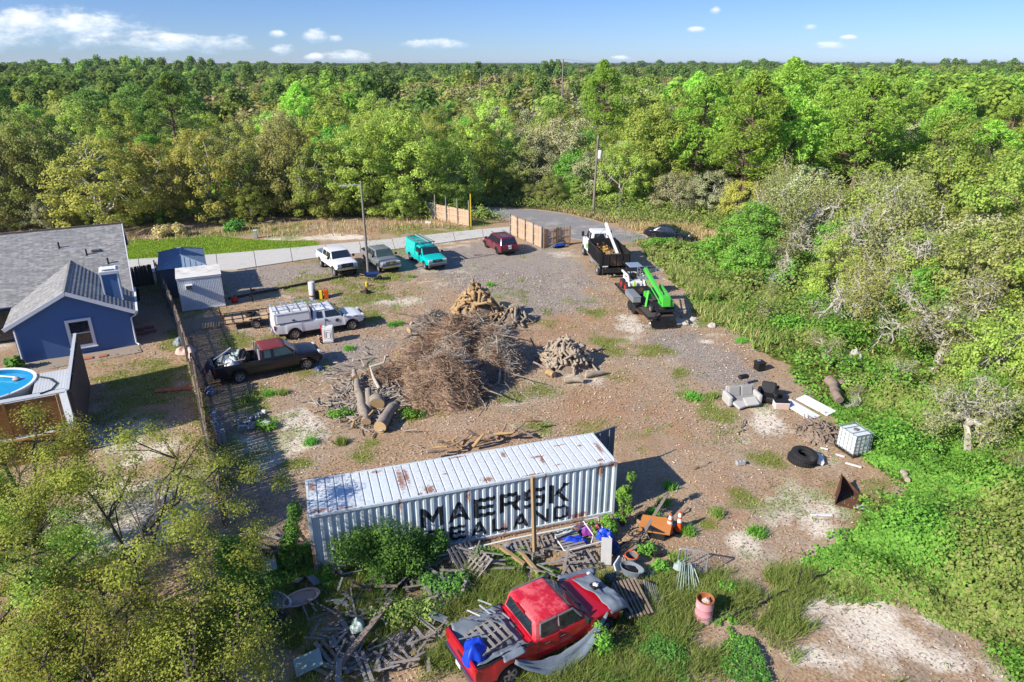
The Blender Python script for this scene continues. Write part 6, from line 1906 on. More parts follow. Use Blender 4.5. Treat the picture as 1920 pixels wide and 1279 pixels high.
def pickup(name, label, loc, rz, paint, kind_='ext', wb=3.6, W=2.0, rw=0.38, lift=0.0, roof=None, bed_open=True, **kw):
 ro = kw.pop('ro', 1.15)
 fo = kw.pop('fo', 0.95)
 bedl = kw.pop('bedl', 1.9)
 sill, belt, hood, rail = 0.52 + lift, 1.20 + lift, 1.14 + lift, 1.22 + lift
 xr, xf = -wb / 2 - ro, wb / 2 + fo
 cb0 = xr + bedl + 0.10            # rear of the cab
 cow = xf - 1.38
 zr = 1.84 + lift
 front = dict(grille=(0.95, 0.80 + lift, 1.06 + lift), bz=0.62 + lift, bm=M['chrome'], rz=0.62 + lift, pz=0.64 + lift)
 front.update(kw.pop('front', {}))
 win = kw.pop('win', None)
 xr1 = cow - 0.72
 zg0, zg1 = belt + 0.07, zr - 0.13
 if win is None:
  if kind_ == 'crew':
   mid_ = (cb0 + cow) / 2 - 0.16
   win = [[(cb0 + 0.26, zg0), (mid_ - 0.04, zg0), (mid_ - 0.04, zg1), (cb0 + 0.30, zg1)], [(mid_ + 0.06, zg0), (cow - 0.28, zg0), (cow - 0.62, zg1), (mid_ + 0.06, zg1)]]
  elif kind_ == 'ext':
   win = [[(cb0 + 0.26, zg0), (cb0 + 0.66, zg0), (cb0 + 0.66, zg1), (cb0 + 0.30, zg1)], [(cb0 + 0.86, zg0), (cow - 0.28, zg0), (cow - 0.62, zg1), (cb0 + 0.86, zg1)]]
  else:
   win = [[(cb0 + 0.22, zg0), (cow - 0.26, zg0), (cow - 0.62, zg1), (cb0 + 0.26, zg1)]]
 mid_ = (win[-1][0][0] - 0.06)
 p = dict(wb=wb, W=W, ro=ro, fo=fo, rw=rw, ra=rw * 1.27, tw=0.27, sill=[(xr, sill + 0.08), (xr + 0.7, sill), (xf - 0.7, sill), (xf, sill + 0.10)],
             top=[(xr, rail), (cb0 - 0.005, rail), (cb0 + 0.005, belt), (cow - 0.02, belt), (cow + 0.1, hood + 0.01), (xf - 0.5, hood - 0.05), (xf - 0.12, hood - 0.13), (xf, hood - 0.24)],
             crown=0.05, bed=(xr + 0.07, cb0 - 0.06, 0.78 + lift) if bed_open else None,
             cab=dict(xb0=cb0, xb1=cow + 0.02, xr0=cb0 + 0.10, xr1=xr1, zb=belt, zr=zr, wb=W / 2 - 0.05, wr=W / 2 - 0.22, bev=0.14),
             win=win, handles=[mid_ + 0.12] + ([cb0 + 0.45] if kind_ == 'crew' else []), seams=[mid_ - 0.0, cow - 0.05] + ([cb0 + 0.12] if kind_ == 'crew' else []),
             front=front, tail=(0.86 + lift, 1.17 + lift), rg0=0.18, rg1=0.86)
 p.update(kw)
 t = vehicle(name, label, 'pickup truck', loc, rz, p, paint, roof)
 MB().box((xr + 0.02, 0, (rail + 0.8 + lift) / 2 - 0.02), (0.06, W * 0.80, rail - 0.82 - lift)).build('tailgate', paint, t, bevel=0.015)
 return t, p
def place(mid, rz):
 return (mid[0], mid[1], 0.0)
# -- black pickup with a faded red roof (its bed holds scrap)
bt, btp = pickup('pickup_truck', 'black extended cab pickup with faded red roof beside the fence', (-14.93, 38.6, 0), R(29.5), M['black_paint'], 'ext', wb=3.98, ro=1.32, fo=0.92, bedl=2.5, rw=0.39, roof=M['faded_red'], roof_label='cab with faded dull red roof',
                 glass=M['glass_pale'], wsglass=M['glass_pale'], front=dict(bm=M['plastic_black'], rm=M['plastic_black'], gm=M['plastic_grey']))  # paler panes: sky reflections put into the glass colour
for s in (1, -1):      # black lower cab panels under the red roof
 MB().box((0.55, s * (2.0 / 2 - 0.012), 0.78), (2.9, 0.02, 0.045)).build('side_trim', M['chrome'], bt)
for s in (1, -1):
 c = btp['cab']
 q = [(c['xb0'] + 0.09, c['zb'] + 0.0), (c['xb1'] - 0.16, c['zb'] + 0.0), (c['xr1'] - 0.04, c['zr'] - 0.10), (c['xr0'] + 0.06, c['zr'] - 0.10)]
 side_glass(c, s, q, 0.006).build('cab_side', M['black_paint'], bt)
mb = MB()
for s in (1, -1):
 mb.bar((btp['cab']['xb0'] - 0.03, s * 0.9, 1.22), (btp['cab']['xb0'] - 0.03, s * 0.76, 1.86), 0.07, 0.07)
mb.build('cab_guard', M['white_paint'], bt)
MB().box((2.98, 0.2, 0.35), (0.06, 0.9, 0.4)).build('licence_flap', M['plastic_black'], bt)
# -- white pickup with a utility cap and ladder rack
ut, utp = pickup('pickup_truck', 'white extended cab pickup with utility cap and ladder rack', (-13.6, 45.5, 0), R(27.0), M['white_paint'], 'ext', wb=3.98, ro=1.30, fo=0.92, bedl=2.5, rw=0.39, bed_open=False,
                 win=None, front=dict(bm=M['plastic_black'], rm=M['chrome'], gm=M['plastic_grey']))
xr = -3.98 / 2 - 1.30
mb = MB()
mb.prism([(xr + 0.05, -0.95, 1.24), (xr + 0.05, 0.95, 1.24), (xr + 0.05, 0.90, 1.98), (xr + 0.05, -0.90, 1.98)], (2.46, 0, 0))
capo = mb.build('utility_cap', M['white_paint'], ut, bevel=0.03)
for s in (1, -1):
 d_ = MB()
 d_.prism([(xr + 0.22, s * 0.985, 1.30), (xr + 2.40, s * 0.985, 1.30), (xr + 2.40, s * 0.945, 1.86), (xr + 0.22, s * 0.945, 1.86)], (0, -s * 0.04, 0))
 do = d_.build('cap_door', M['white_paint'], capo, bevel=0.012)
 MB().box((xr + 1.3, s * 0.985, 1.42), (0.16, 0.03, 0.10)).box((xr + 1.3, s * 0.955, 1.885), (2.2, 0.02, 0.025)).box((xr + 1.3, s * 0.992, 1.285), (2.2, 0.02, 0.02)).build('cap_latch', M['plastic_black'], capo)
rk = MB()
for s in (-0.85, 0.85):
 rk.tube([(xr + 0.0, s, 2.20), (xr + 3.1, s, 2.20)], 0.035, 6)
for k in range(5):
 x = xr + 0.1 + k * 0.72
 rk.tube([(x, -0.88, 2.2), (x, 0.88, 2.2)], 0.03, 6)
for x in (xr + 0.2, xr + 1.3, xr + 2.35):
 for s in (-0.86, 0.86):
  rk.tube([(x, s, 1.97), (x, s, 2.2)], 0.03, 6)
rk.tube([(xr + 0.3, -0.3, 2.26), (xr + 3.2, -0.3, 2.26)], 0.03, 5)
rk.tube([(xr + 0.3, 0.1, 2.26), (xr + 3.2, 0.1, 2.26)], 0.03, 5)
for k in range(9):
 rk.tube([(xr + 0.45 + k * 0.32, -0.3, 2.26), (xr + 0.45 + k * 0.32, 0.1, 2.26)], 0.02, 5)
rk.build('ladder_rack', M['alu'], ut)
for s in (1, -1):
 q = [(utp['cab']['xb0'] + 0.02, 1.0), ]
MB().box((2.25, -1.0, 1.02), (0.30, 0.02, 0.09)).build('badge', M['plastic_black'], ut)
MB().lathe([(0, 0.012), (0.13, 0.01), (0.13, -0.01)], (0.95, -1.01, 0.95), 'Y', 14).build('emblem', M['plastic_grey'], ut)
# -- three pickups nosed towards the camera along the driveway
wt, _ = pickup('pickup_truck', 'lifted white crew cab pickup on big tyres left of the lamp pole', (-16.05, 60.75, 0), R(-57.4), M['white_paint'], 'crew', wb=3.75, ro=1.15, fo=0.95, bedl=1.75, rw=0.46, lift=0.24, W=2.06,
               front=dict(bm=M['chrome'], gm=M['plastic_grey'], grille=(1.1, 0.98, 1.34)), rim=M['alloy'])
gt_, _ = pickup('pickup_truck', 'grey metallic crew cab pickup right of the lamp pole', (-12.3, 62.1, 0), R(-58.5), M['grey_paint'], 'crew', wb=3.5, ro=1.1, fo=0.92, bedl=1.65, rw=0.38, W=1.96, wsglass=M['glass_pale'])
tt, ttp = pickup('pickup_truck', 'teal pickup with matching cap and ladder rack', (-8.12, 63.0, 0), R(-60.8), M['teal_paint'], 'reg', wb=3.6, ro=1.2, fo=0.93, bedl=2.3, rw=0.38, bed_open=False, front=dict(bm=M['plastic_grey'], gm=M['plastic_grey']))
xr = -3.6 / 2 - 1.2
mb = MB().prism([(xr + 0.0, -0.96, 1.2), (xr + 0.0, 0.96, 1.2), (xr + 0.05, 0.84, 2.0), (xr + 0.05, -0.84, 2.0)], (2.35, 0, 0))
capo = mb.build('truck_cap', M['teal_paint'], tt, bevel=0.05)
rk = MB()
for s in (-0.7, 0.7):
 rk.tube([(xr + 0.0, s, 2.14), (xr + 3.5, s, 2.14)], 0.04, 6)
 for x in (xr + 0.3, xr + 1.9, xr + 3.2):
  rk.tube([(x, s, 1.84), (x, s, 2.14)], 0.03, 5)
for x in (xr + 0.1, xr + 1.2, xr + 2.3, xr + 3.4):
 rk.tube([(x, -0.78, 2.14), (x, 0.78, 2.14)], 0.035, 6)
rk.build('ladder_rack', M['plastic_grey'], tt)
lad = MB()
for s in (0.1, 0.5):
 lad.bar((xr + 0.1, s, 2.2), (xr + 3.6, s, 2.2), 0.05, 0.09)
for k in range(11):
 lad.bar((xr + 0.3 + k * 0.31, 0.1, 2.2), (xr + 0.3 + k * 0.31, 0.5, 2.2), 0.03, 0.03)
lad = lad.build('ladder', M['alu'])
lad.matrix_world = tt.matrix_basis
lad.location = tt.location
lad.rotation_euler = tt.rotation_euler
tag(lad, 'aluminium ladder tied on the teal pickup rack', 'ladder')
MB().box((xr - 0.12, 0, 2.02), (0.4, 1.5, 0.05)).build('rear_spoiler', M['teal_paint'], capo)
# -- maroon sport utility
def suv(name, label, cat, loc, rz, paint, wb, L_, W, zr, sedan=False, **kw):
 ro = kw.get('ro', (L_ - wb) * 0.52)
 fo = L_ - wb - ro
 xr, xf = -wb / 2 - ro, wb / 2 + fo
 rw = kw.get('rw', 0.37)
 belt = 1.06 if not sedan else 0.94
 cow = xf - 1.25
 xb0 = xr + (0.10 if not sedan else 0.75)
 xr0 = xr + (0.42 if not sedan else 1.55)
 xr1 = cow - 0.80
 zg0, zg1 = belt + 0.05, zr - 0.13
 m1 = xb0 + (xr1 + 0.4 - xb0) * 0.36
 m2 = xb0 + (xr1 + 0.4 - xb0) * 0.66
 rear_low = xb0 + (0.28 if not sedan else 0.5)
 rear_up = xr0 + 0.12
 if sedan:
  win = [[(rear_low, zg0), (m2 - 0.06, zg0), (m2 - 0.06, zg1), (rear_up + 0.1, zg1)], [(m2 + 0.05, zg0), (cow - 0.3, zg0), (cow - 0.72, zg1), (m2 + 0.05, zg1)]]
 else:
  win = [[(rear_low, zg0 + 0.03), (m1 - 0.05, zg0), (m1 - 0.05, zg1), (rear_up, zg1)], [(m1 + 0.04, zg0), (m2 - 0.05, zg0), (m2 - 0.05, zg1), (m1 + 0.04, zg1)], [(m2 + 0.05, zg0), (cow - 0.3, zg0), (cow - 0.72, zg1), (m2 + 0.05, zg1)]]
 p = dict(wb=wb, W=W, ro=ro, fo=fo, rw=rw, ra=rw * 1.2, tw=0.25, taper=0.16, sill=[(xr, 0.42), (xr + 0.6, 0.34), (xf - 0.6, 0.34), (xf, 0.38)],
             top=[(xr, belt - 0.10), (xr + 0.15, belt), (cow, belt), (cow + 0.15, belt - 0.02), (xf - 0.4, belt - 0.16), (xf - 0.1, belt - 0.27), (xf, belt - 0.40)], crown=0.06,
             cab=dict(xb0=xb0, xb1=cow + 0.05, xr0=xr0, xr1=xr1, zb=belt, zr=zr, wb=W / 2 - 0.05, wr=W / 2 - 0.24, bev=0.12), win=win, handles=[m1 + 0.15, m2 + 0.18], seams=[m1, m2, cow - 0.1],
             front=dict(grille=(0.9, 0.62, 0.80), bz=0.45, bm=paint, rz=0.50, rm=M['plastic_black'] if not sedan else paint, pz=0.78), tail=(0.80, 0.98), rg0=0.12, rg1=0.84, rim=kw.get('rim', M['rim_dark']), mirm=paint)
 return vehicle(name, label, cat, loc, rz, p, paint), p
sv, _ = suv('parked_car', 'maroon sport utility car parked left of the gate fence', 'car', (-1.25, 68.15, 0), R(114), M['maroon_paint'], 3.0, 4.95, 1.96, 1.78)
for s in (-0.62, 0.62):
 MB().tube([(-1.6, s, 1.80), (-1.5, s, 1.86), (0.55, s, 1.86), (0.7, s, 1.80)], 0.025, 5).build('roof_rail', M['plastic_black'], sv)
MB().box((-2.56, 0, 0.98), (0.03, 0.34, 0.17)).build('number_plate', M['plate'], sv)
suv('parked_car', 'dark blue black car half hidden behind roadside brush', 'car', (17.0, 72.9, 0), R(-27), M['navy_paint'], 2.85, 4.9, 1.88, 1.48, True, rw=0.34)
# -- the red pickup in the foreground
RDZ = R(31.0)
rt, rtp = pickup('pickup_truck', 'red crew cab pickup with sunburnt roof wrapped in grey tarpaulin', (0.98, 17.2, 0), RDZ, M['red_paint'], 'crew', wb=3.57, ro=1.18, fo=0.80, bedl=1.95, rw=0.40, W=2.02, roof=M['red_roof'], roof_label='cab with sunburnt faded red roof',
                 front=dict(bm=M['chrome'], rm=M['chrome']), trim=M['chrome'], wsglass=M['glass_pale'])
c = rtp['cab']
for s in (1, -1):
 for w_i, poly in enumerate(rtp['win']):
  o = MB()
  q = [side_pt(c, s, x, z, 0.03) for x, z in (poly[3], poly[2])]
  o.tube([side_pt(c, s, poly[0][0] - 0.03, poly[0][1] + 0.15, 0.03), side_pt(c, s, poly[3][0] - 0.03, poly[3][1] + 0.03, 0.035), side_pt(c, s, poly[2][0], poly[2][1] + 0.04, 0.035)] + ([side_pt(c, s, poly[1][0] - 0.05, poly[1][1] + 0.12, 0.03)] if w_i else []), 0.035, 5)
  o.build('window_visor', M['plastic_grey'], rt, True)
xr = -3.57 / 2 - 1.18
for s in (1, -1):
 MB().bar((xr + 0.06, s * 0.945, 1.232), (rtp['cab']['xb0'] - 0.05, s * 0.945, 1.232), 0.10, 0.03).build('bed_rail_cap', M['plastic_black'], rt, bevel=0.008)
MB().box((rtp['cab']['xb0'] + 0.06, 0, 1.80), (0.05, 0.5, 0.05)).build('brake_light', M['lamp_red'], rt)
MB().box((xr - 0.02, 0, 1.02), (0.02, 0.34, 0.10)).build('tailgate_handle', M['plastic_black'], rt, bevel=0.01)
for y in (-0.42, 0.38):
 MB().bar((rtp['cab']['xb1'] + 0.02, y, 1.235), (rtp['cab']['xb1'] - 0.42, y + 0.34, 1.50), 0.02, 0.02).build('wiper', M['plastic_black'], rt)
# ---------------------------------------------------------------- grapple truck, trailer and machines on the right
TZ = R(97.0)
gtk = thing('grapple_truck', 'white grapple truck with black dump body full of branches and a white boom', 'truck', (8.55, 63.0, 0), TZ)
# local: x forward, y left; dump body behind the cab
c = dict(xb0=0.55, xb1=2.75, xr0=0.62, xr1=2.15, zb=2.0, zr=2.95, wb=1.02, wr=0.86, bev=0.12)
cp_ = dict(wb=7.0, W=2.2, ro=-6.4, fo=2.0, rw=0.5, ra=0.62, tw=0.3, sill=[(0.5, 0.85), (3.1, 0.85)], top=[(0.5, 2.0), (2.7, 2.0), (2.85, 1.9), (3.9, 1.70), (4.15, 1.42)], crown=0.07, cab=c, taper=0.16)
def shift(mb, dx):
 mb.v = [(x + dx, y, z) for x, y, z in mb.v]
 return mb
cp_['wb'] = 6.6
cp_['ro'] = -0.5 - 3.3
cp_['fo'] = 4.2 - 3.3
lower_body(cp_).build('body', M['white_paint'], gtk, True, 30)
cb = hex_cab(cp_)
cb.materials.append(M['white_paint'])
link('cab', cb, gtk)
for s in (1, -1):
 for poly in ([(0.78, 2.08), (1.38, 2.08), (1.38, 2.78), (0.82, 2.78)], [(1.52, 2.08), (2.55, 2.08), (2.20, 2.78), (1.52, 2.78)]):
  side_glass(c, s, poly).build('side_window', M['glass'], gtk)
 MB().box((2.5, s * 1.36, 2.35), (0.10, 0.24, 0.46)).box((2.5, s * 1.2, 2.15), (0.05, 0.3, 0.04)).build('mirror', M['plastic_black'], gtk)
 wheel(gtk, 3.3, s * 0.98, 0.5, 0.3, M['alloy'], s)
 for yy in (1.22, 0.86):
  wheel(gtk, -3.55, s * yy, 0.5, 0.3, M['alloy'], s)
 wheel(gtk, 0.5, s * 0.9, 0.42, 0.3, M['alloy'], s)
end_glass(c, True).build('windscreen', M['glass'], gtk)
end_glass(c, False, 0.22, 0.22, 0.8).build('rear_window', M['glass'], gtk)
lg = MB()
for k, (x0, z0, x1, z1) in enumerate(((1.0, 1.15, 1.4, 1.55), (1.4, 1.55, 1.55, 1.2), (1.6, 1.6, 1.95, 1.3), (1.7, 1.15, 2.1, 1.2))):
 lg.bar((x0, 1.115, z0), (x1, 1.115, z1), 0.02, 0.13)
lg.build('door_emblem', M['green_lift'], gtk)
MB().box((-0.7, 0, 0.72), (7.2, 0.9, 0.22)).build('chassis', M['steel_black'], gtk)
MB().box((-0.6, 1.0, 0.62), (1.2, 0.5, 0.5)).build('fuel_tank', M['steel'], gtk, bevel=0.06)
# dump body
dw, d0, d1, dz0, dz1 = 1.28, -4.6, 0.25, 1.08, 2.22
for s in (1, -1):
 so = MB().box(((d0 + d1) / 2, s * dw, (dz0 + dz1) / 2), (d1 - d0, 0.05, dz1 - dz0)).build('dump_side', M['steel_black'], gtk)
 for k in range(11):
  MB().box((d0 + 0.1 + k * (d1 - d0 - 0.2) / 10, s * (dw + 0.055), (dz0 + dz1) / 2), (0.09, 0.07, dz1 - dz0 - 0.05)).build('rib', M['steel_black'], so)
 MB().box(((d0 + d1) / 2, s * (dw + 0.02), dz1 + 0.03), (d1 - d0, 0.13, 0.08)).build('top_rail', M['steel_black'], so)
 MB().bar((d0 - 0.1, s * (dw + 0.14), dz0 - 0.12), (d1, s * (dw + 0.14), dz0 + 0.02), 0.07, 0.09).build('side_rail', M['wood_grey'], so)
MB().box((d1, 0, (dz0 + dz1) / 2 + 0.1), (0.06, 2 * dw, dz1 - dz0 + 0.2)).build('front_panel', M['steel_black'], gtk)
tgo = MB().box((d0, 0, (dz0 + dz1) / 2 - 0.05), (0.06, 2 * dw, dz1 - dz0 - 0.1)).build('tailgate', M['steel_black'], gtk)
for yy in (-1.2, -0.6, 0.0, 0.6, 1.2):
 MB().box((d0 - 0.05, yy, (dz0 + dz1) / 2 - 0.05), (0.08, 0.07, dz1 - dz0 - 0.12)).build('rib', M['steel_black'], tgo)
MB().box((d0 - 0.06, 0.9, dz0 - 0.02), (0.02, 0.5, 0.08)).build('tail_marker', M['plate'], tgo)
MB().box(((d0 + d1) / 2, 0, dz0 + 0.03), (d1 - d0, 2 * dw, 0.06)).build('dump_floor', M['steel_black'], gtk)
MB().box((d0 - 0.2, 0, 0.72), (0.25, 2.3, 0.35)).build('bumper', M['steel_black'], gtk)
MB().box((-3.5, 1.02, 1.02), (0.8, 0.62, 0.05)).build('mudguard', M['steel'], gtk)
bm_ = MB()
bm_.tube([(0.42, -0.55, 1.2), (0.42, -0.55, 3.3)], 0.16, 8)
bmo = bm_.build('boom_mast', M['white_paint'], gtk)
MB().bar((1.3, -0.55, 3.55), (-0.9, -0.50, 2.75), 0.24, 0.28).build('boom_arm', M['white_paint'], bmo, bevel=0.03)
MB().bar((-0.8, -0.50, 2.8), (-3.6, -0.45, 1.9), 0.20, 0.24).build('boom_arm', M['white_paint'], bmo, bevel=0.03)
MB().tube([(0.2, -0.1, 2.9), (-0.8, -0.1, 2.65)], 0.05, 6).tube([(0.42, 0.2, 2.8), (0.3, -0.2, 3.3)], 0.03, 5).build('hydraulic_ram', M['steel'], bmo)
gp = MB()
for a in range(4):
 gp.tube([(-3.6, -0.35, 1.9), (-3.7 + 0.3 * math.cos(a * 1.57), -0.35 + 0.3 * math.sin(a * 1.57), 1.65), (-3.7 + 0.1 * math.cos(a * 1.57), -0.35 + 0.1 * math.sin(a * 1.57), 1.35)], 0.04, 5)
gp.build('grapple', M['steel_black'], bmo)
sp_ = MB().lathe([(0.24, -0.1), (0.40, -0.12), (0.44, 0), (0.40, 0.12), (0.24, 0.1)], (-1.5, -1.62, 1.7), 'Y', 20)
sp_.build('spare_tyre', M['rubber'], gtk, True)
# load in the dump body
rl = random.Random(5)
GM = Matrix.Translation((8.55, 63.0, 0)) @ Matrix.Rotation(TZ, 4, 'Z')
ld_ = MB()
for k in range(420):
 x, y = rl.uniform(d0 + 0.2, d1 - 0.9), rl.uniform(-1.1, 1.1)
 a, b = rl.uniform(0, 6.28), rl.uniform(-0.5, 0.5)
 ln = rl.uniform(0.2, 0.8)
 z = 1.25 + 0.75 * math.exp(-((x + 2.6) / 1.7) ** 2 - (y / 0.9) ** 2) * rl.uniform(0.5, 1.0)
 v = Vector((math.cos(a) * math.cos(b), math.sin(a) * math.cos(b), math.sin(b) * 0.6)) * ln / 2
 ld_.tube([GM @ (Vector((x, y, z)) - v), GM @ (Vector((x, y, z)) + v)], rl.uniform(0.012, 0.035), 4)
lo = ld_.build('brush_load', M['twig'])
kind(lo, 'stuff', 'loose branches heaped in the black dump body')
V, F = leaf_quads(np.array([tuple(GM @ Vector((rl.gauss(-2.2, 0.8), rl.gauss(0.35, 0.35), rl.uniform(1.7, 2.1)))) for _ in range(150)]), NP.normal(size=(150, 3)) + np.array([0, 0, 1]), 0.22, NP, 0.7)
kind(link('leaf_load', mesh_np('leaf_load', V, F, leafmat('autumn yellow leaves', [(0.36, 0.23, 0.02), (0.48, 0.34, 0.03), (0.42, 0.20, 0.06)], 0.2))), 'stuff', 'yellow leafy cuttings on top of the truck load')
# ---- logs: eight shapes shared by all piles
LOGS = {}
def log_mesh(key, barkm, seed, ln, r, bend=0.06):
 rng = np.random.default_rng(seed)
 pts = wig((-ln / 2, 0, 0), (ln / 2, 0, 0), 5, bend, rng)
 mb = MB().tube([tuple(p) for p in pts], [r * rng.uniform(0.85, 1.12) for _ in range(5)], 8)
 me = mb.mesh('log', barkm, True, 50)
 me.materials.append(M['cut_wood'])
 n = len(me.polygons)
 me.polygons[n - 1].material_index = 1
 me.polygons[n - 2].material_index = 1
 return me
for key, bk in (('pale', 'bark_pale'), ('gold', 'bark_gold'), ('bark', 'bark_log')):
 LOGS[key] = [log_mesh(key, M[bk], 300 + k, ln, r, be) for k, (ln, r, be) in enumerate([(0.7, 0.09, .06), (1.0, 0.08, .09), (0.55, 0.12, .04), (1.3, 0.07, .12), (0.45, 0.14, .03), (0.9, 0.11, .08), (1.6, 0.06, .12), (0.6, 0.10, .05)])]
def heap(key, cx, cy, rx, ry, h, n, label, group, seed, sc=1.0, steep=0.5):
 """logs one on the other on a mound"""
 r = random.Random(seed)
 for i in range(n):
  q = math.sqrt(r.uniform(0, 1))
  a = r.uniform(0, 6.283)
  x, y = q * rx * math.cos(a), q * ry * math.sin(a)
  z = h * max(0.0, 1 - q ** 1.7) * r.uniform(0.78, 1.05) + 0.08
  o = bpy.data.objects.new('log', r.choice(LOGS[key]))
  COL.objects.link(o)
  o.location = (cx + x, cy + y, z)
  yaw = a + (r.gauss(0, 0.5) if r.random() < 0.35 else r.gauss(1.57, 0.6))
  pit = (h / rx) * math.cos(yaw - a) * 0.8 + r.gauss(0, 0.22)
  o.rotation_euler = (r.uniform(0, 6), pit, yaw)
  s = sc * r.uniform(0.8, 1.2)
  o.scale = (s, s, s)
  tag(o, label, 'log', group)
core = M['twig']
def mound(name, label, blobs_, m, seed, n=40, jag=0.12):
 """a lumpy heap built as one closed sheet over its blobs (x, y, rx, ry, h)"""
 x0 = min(b[0] - b[2] for b in blobs_) - 0.2
 x1 = max(b[0] + b[2] for b in blobs_) + 0.2
 y0 = min(b[1] - b[3] for b in blobs_) - 0.2
 y1 = max(b[1] + b[3] for b in blobs_) + 0.2
 nx, ny = n, int(n * (y1 - y0) / (x1 - x0)) + 1
 X, Y = np.meshgrid(np.linspace(x0, x1, nx), np.linspace(y0, y1, ny), indexing='ij')
 H = hfun(X, Y, blobs_) + (fbm(X, Y, 1.6, seed) - 0.5) * jag * 2
 H = np.where(hfun(X, Y, blobs_) < 0.02, -0.15, H)
 idx = np.arange(nx * ny).reshape(nx, ny)
 F = np.stack([idx[:-1, :-1], idx[1:, :-1], idx[1:, 1:], idx[:-1, 1:]], -1).reshape(-1, 4)
 o = link(name, mesh_np(name, np.stack([X, Y, H], -1).reshape(-1, 3), F, m, True))
 return kind(o, 'stuff', label)
def hfun(x, y, bl):
 h = np.zeros(np.shape(x))
 for bx, by, rx, ry, hh in bl:
  q = ((x - bx) / rx) ** 2 + ((y - by) / ry) ** 2
  h = np.maximum(h, hh * np.clip(1 - q, 0, 1) ** 0.95)
 return h
PR_ = P(1058, 688)
heap('pale', PR_.x + 0.1, PR_.y + 0.5, 1.75, 1.6, 1.55, 135, 'short grey log tossed on the round pile right of the brush', 'logs of the round grey pile', 3, 0.95)
heap('pale', PR_.x + 0.1, PR_.y + 0.5, 1.2, 1.1, 1.2, 25, 'short grey log tossed on the round pile right of the brush', 'logs of the round grey pile', 31, 0.95)
mound('log_pile_core', 'dark brown filler mound inside the round grey log pile', [(PR_.x + 0.1, PR_.y + 0.5, 1.6, 1.45, 1.15)], M['stump_brown'], 4, 18)  # brown filler mound added under the logs
PU_ = P(893, 606)
heap('gold', PU_.x, PU_.y + 0.6, 2.0, 1.7, 2.6, 135, 'golden chunk of split wood on the tall far pile', 'golden logs of the far pile', 4, 1.3)
mound('wood_pile_core', 'dark brown filler mound inside the tall far wood pile', [(PU_.x, PU_.y + 0.6, 1.75, 1.45, 2.0), (PU_.x + 2.2, PU_.y + 0.2, 1.2, 1.0, 0.8)], M['stump_brown'], 5, 20)  # filler mounds in dark stump brown, kept inconspicuous under the chunks
heap('bark', PU_.x + 2.3, PU_.y + 0.2, 1.4, 1.2, 1.15, 26, 'dark rounds and chunks beside the tall far wood pile', 'dark chunks right of the far pile', 8, 1.25)
def big_log(label, a, b, ra, rb, m, name='log', cat='log', bend=0.02, seed=0, ends=True):
 a, b = Vector(a), Vector(b)
 rng = np.random.default_rng(seed)
 pts = wig(tuple(a), tuple(b), 7, bend, rng)
 me = MB().tube([tuple(p) for p in pts], [ra + (rb - ra) * k / 6 + rng.uniform(-0.02, 0.02) * ra * 4 for k in range(7)], 14).mesh(name, m, True, 50)
 me.materials.append(M['cut_wood'])
 if ends:
  n = len(me.polygons)
  me.polygons[n - 1].material_index = me.polygons[n - 2].material_index = 1
 o = link(name, me)
 return tag(o, label, cat)
big_log('long thick grey log lying at the left of the cut log group', P(671, 727) + Vector((0, 0, .45)), P(687, 800) + Vector((0, 0, .25)), 0.19, 0.26, M['bark_log'], seed=1)
big_log('thick grey log with golden sawn end at the front of the cut group', P(743, 772) + Vector((0, 0, .38)), P(713, 812) + Vector((0, 0, .33)), 0.25, 0.32, M['bark_log'], seed=2)
big_log('short upright grey log between the long log and sawn disc', P(694, 778) + Vector((0, 0, .1)), P(693, 757) + Vector((0, 0, .9)), 0.19, 0.17, M['bark_log'], seed=3)
big_log('broken pale log top at the far end of the cut group', P(668, 724) + Vector((0, 0, .5)), P(665, 712) + Vector((0, 0, .6)), 0.2, 0.12, M['bark_pale'], seed=4)
big_log('big round slab showing a golden sawn face toward the camera', P(708, 772) + Vector((0, 0, .45)), P(703, 765) + Vector((0.1, 0, .52)), 0.42, 0.40, M['bark_log'], seed=5)
big_log('curved reddish branch bent over the long grey log', P(660, 805) + Vector((0, 0, .1)), P(708, 785) + Vector((0, 0, .5)), 0.07, 0.05, M['bark_gold'], bend=0.12, seed=6)
big_log('short fat log lying in front of the round grey pile', P(1058, 718) + Vector((0, 0, .16)), P(1093, 717) + Vector((0, 0, .17)), 0.16, 0.2, M['bark_pale'], seed=7)
big_log('thick pale log right of the round grey pile', P(1098, 708) + Vector((0, 0, .18)), P(1132, 702) + Vector((0, 0, .16)), 0.19, 0.15, M['bark_pale'], seed=8)
big_log('lone short log lying apart right of the grey pile', P(1110, 660) + Vector((0, 0, .14)), P(1128, 656) + Vector((0, 0, .12)), 0.13, 0.11, M['bark_pale'], seed=9)
big_log('sawn round with golden face at the left foot of the grey pile', P(1026, 703) + Vector((0, 0, .2)), P(1038, 706) + Vector((0, -.2, .2)), 0.22, 0.2, M['bark_gold'], seed=10)
big_log('flat sawn disc resting on the dark chunks of the far pile', P(950, 588) + Vector((0, 0, 0.66)), P(950, 588) + Vector((0.02, 0, 0.78)), 0.55, 0.52, M['bark_gold'], seed=11)
big_log('dark stump standing under the flat sawn disc', P(950, 588) - Vector((0, 0, .05)), P(950, 588) + Vector((0.03, 0, .66)), 0.42, 0.34, M['stump_brown'], seed=19)
big_log('long white barkless branch lying over the brush pile', P(878, 680) + Vector((0, 0, 1.9)), P(893, 745) + Vector((0, 0, 0.9)), 0.12, 0.05, M['trunk_pale'], name='branch', cat='branch', bend=0.09, seed=12)
big_log('pale branch slanting down the right side of the brush', P(915, 700) + Vector((0, 0, 1.2)), P(950, 728) + Vector((0, 0, .2)), 0.08, 0.05, M['trunk_pale'], name='branch', cat='branch', bend=0.1, seed=13)
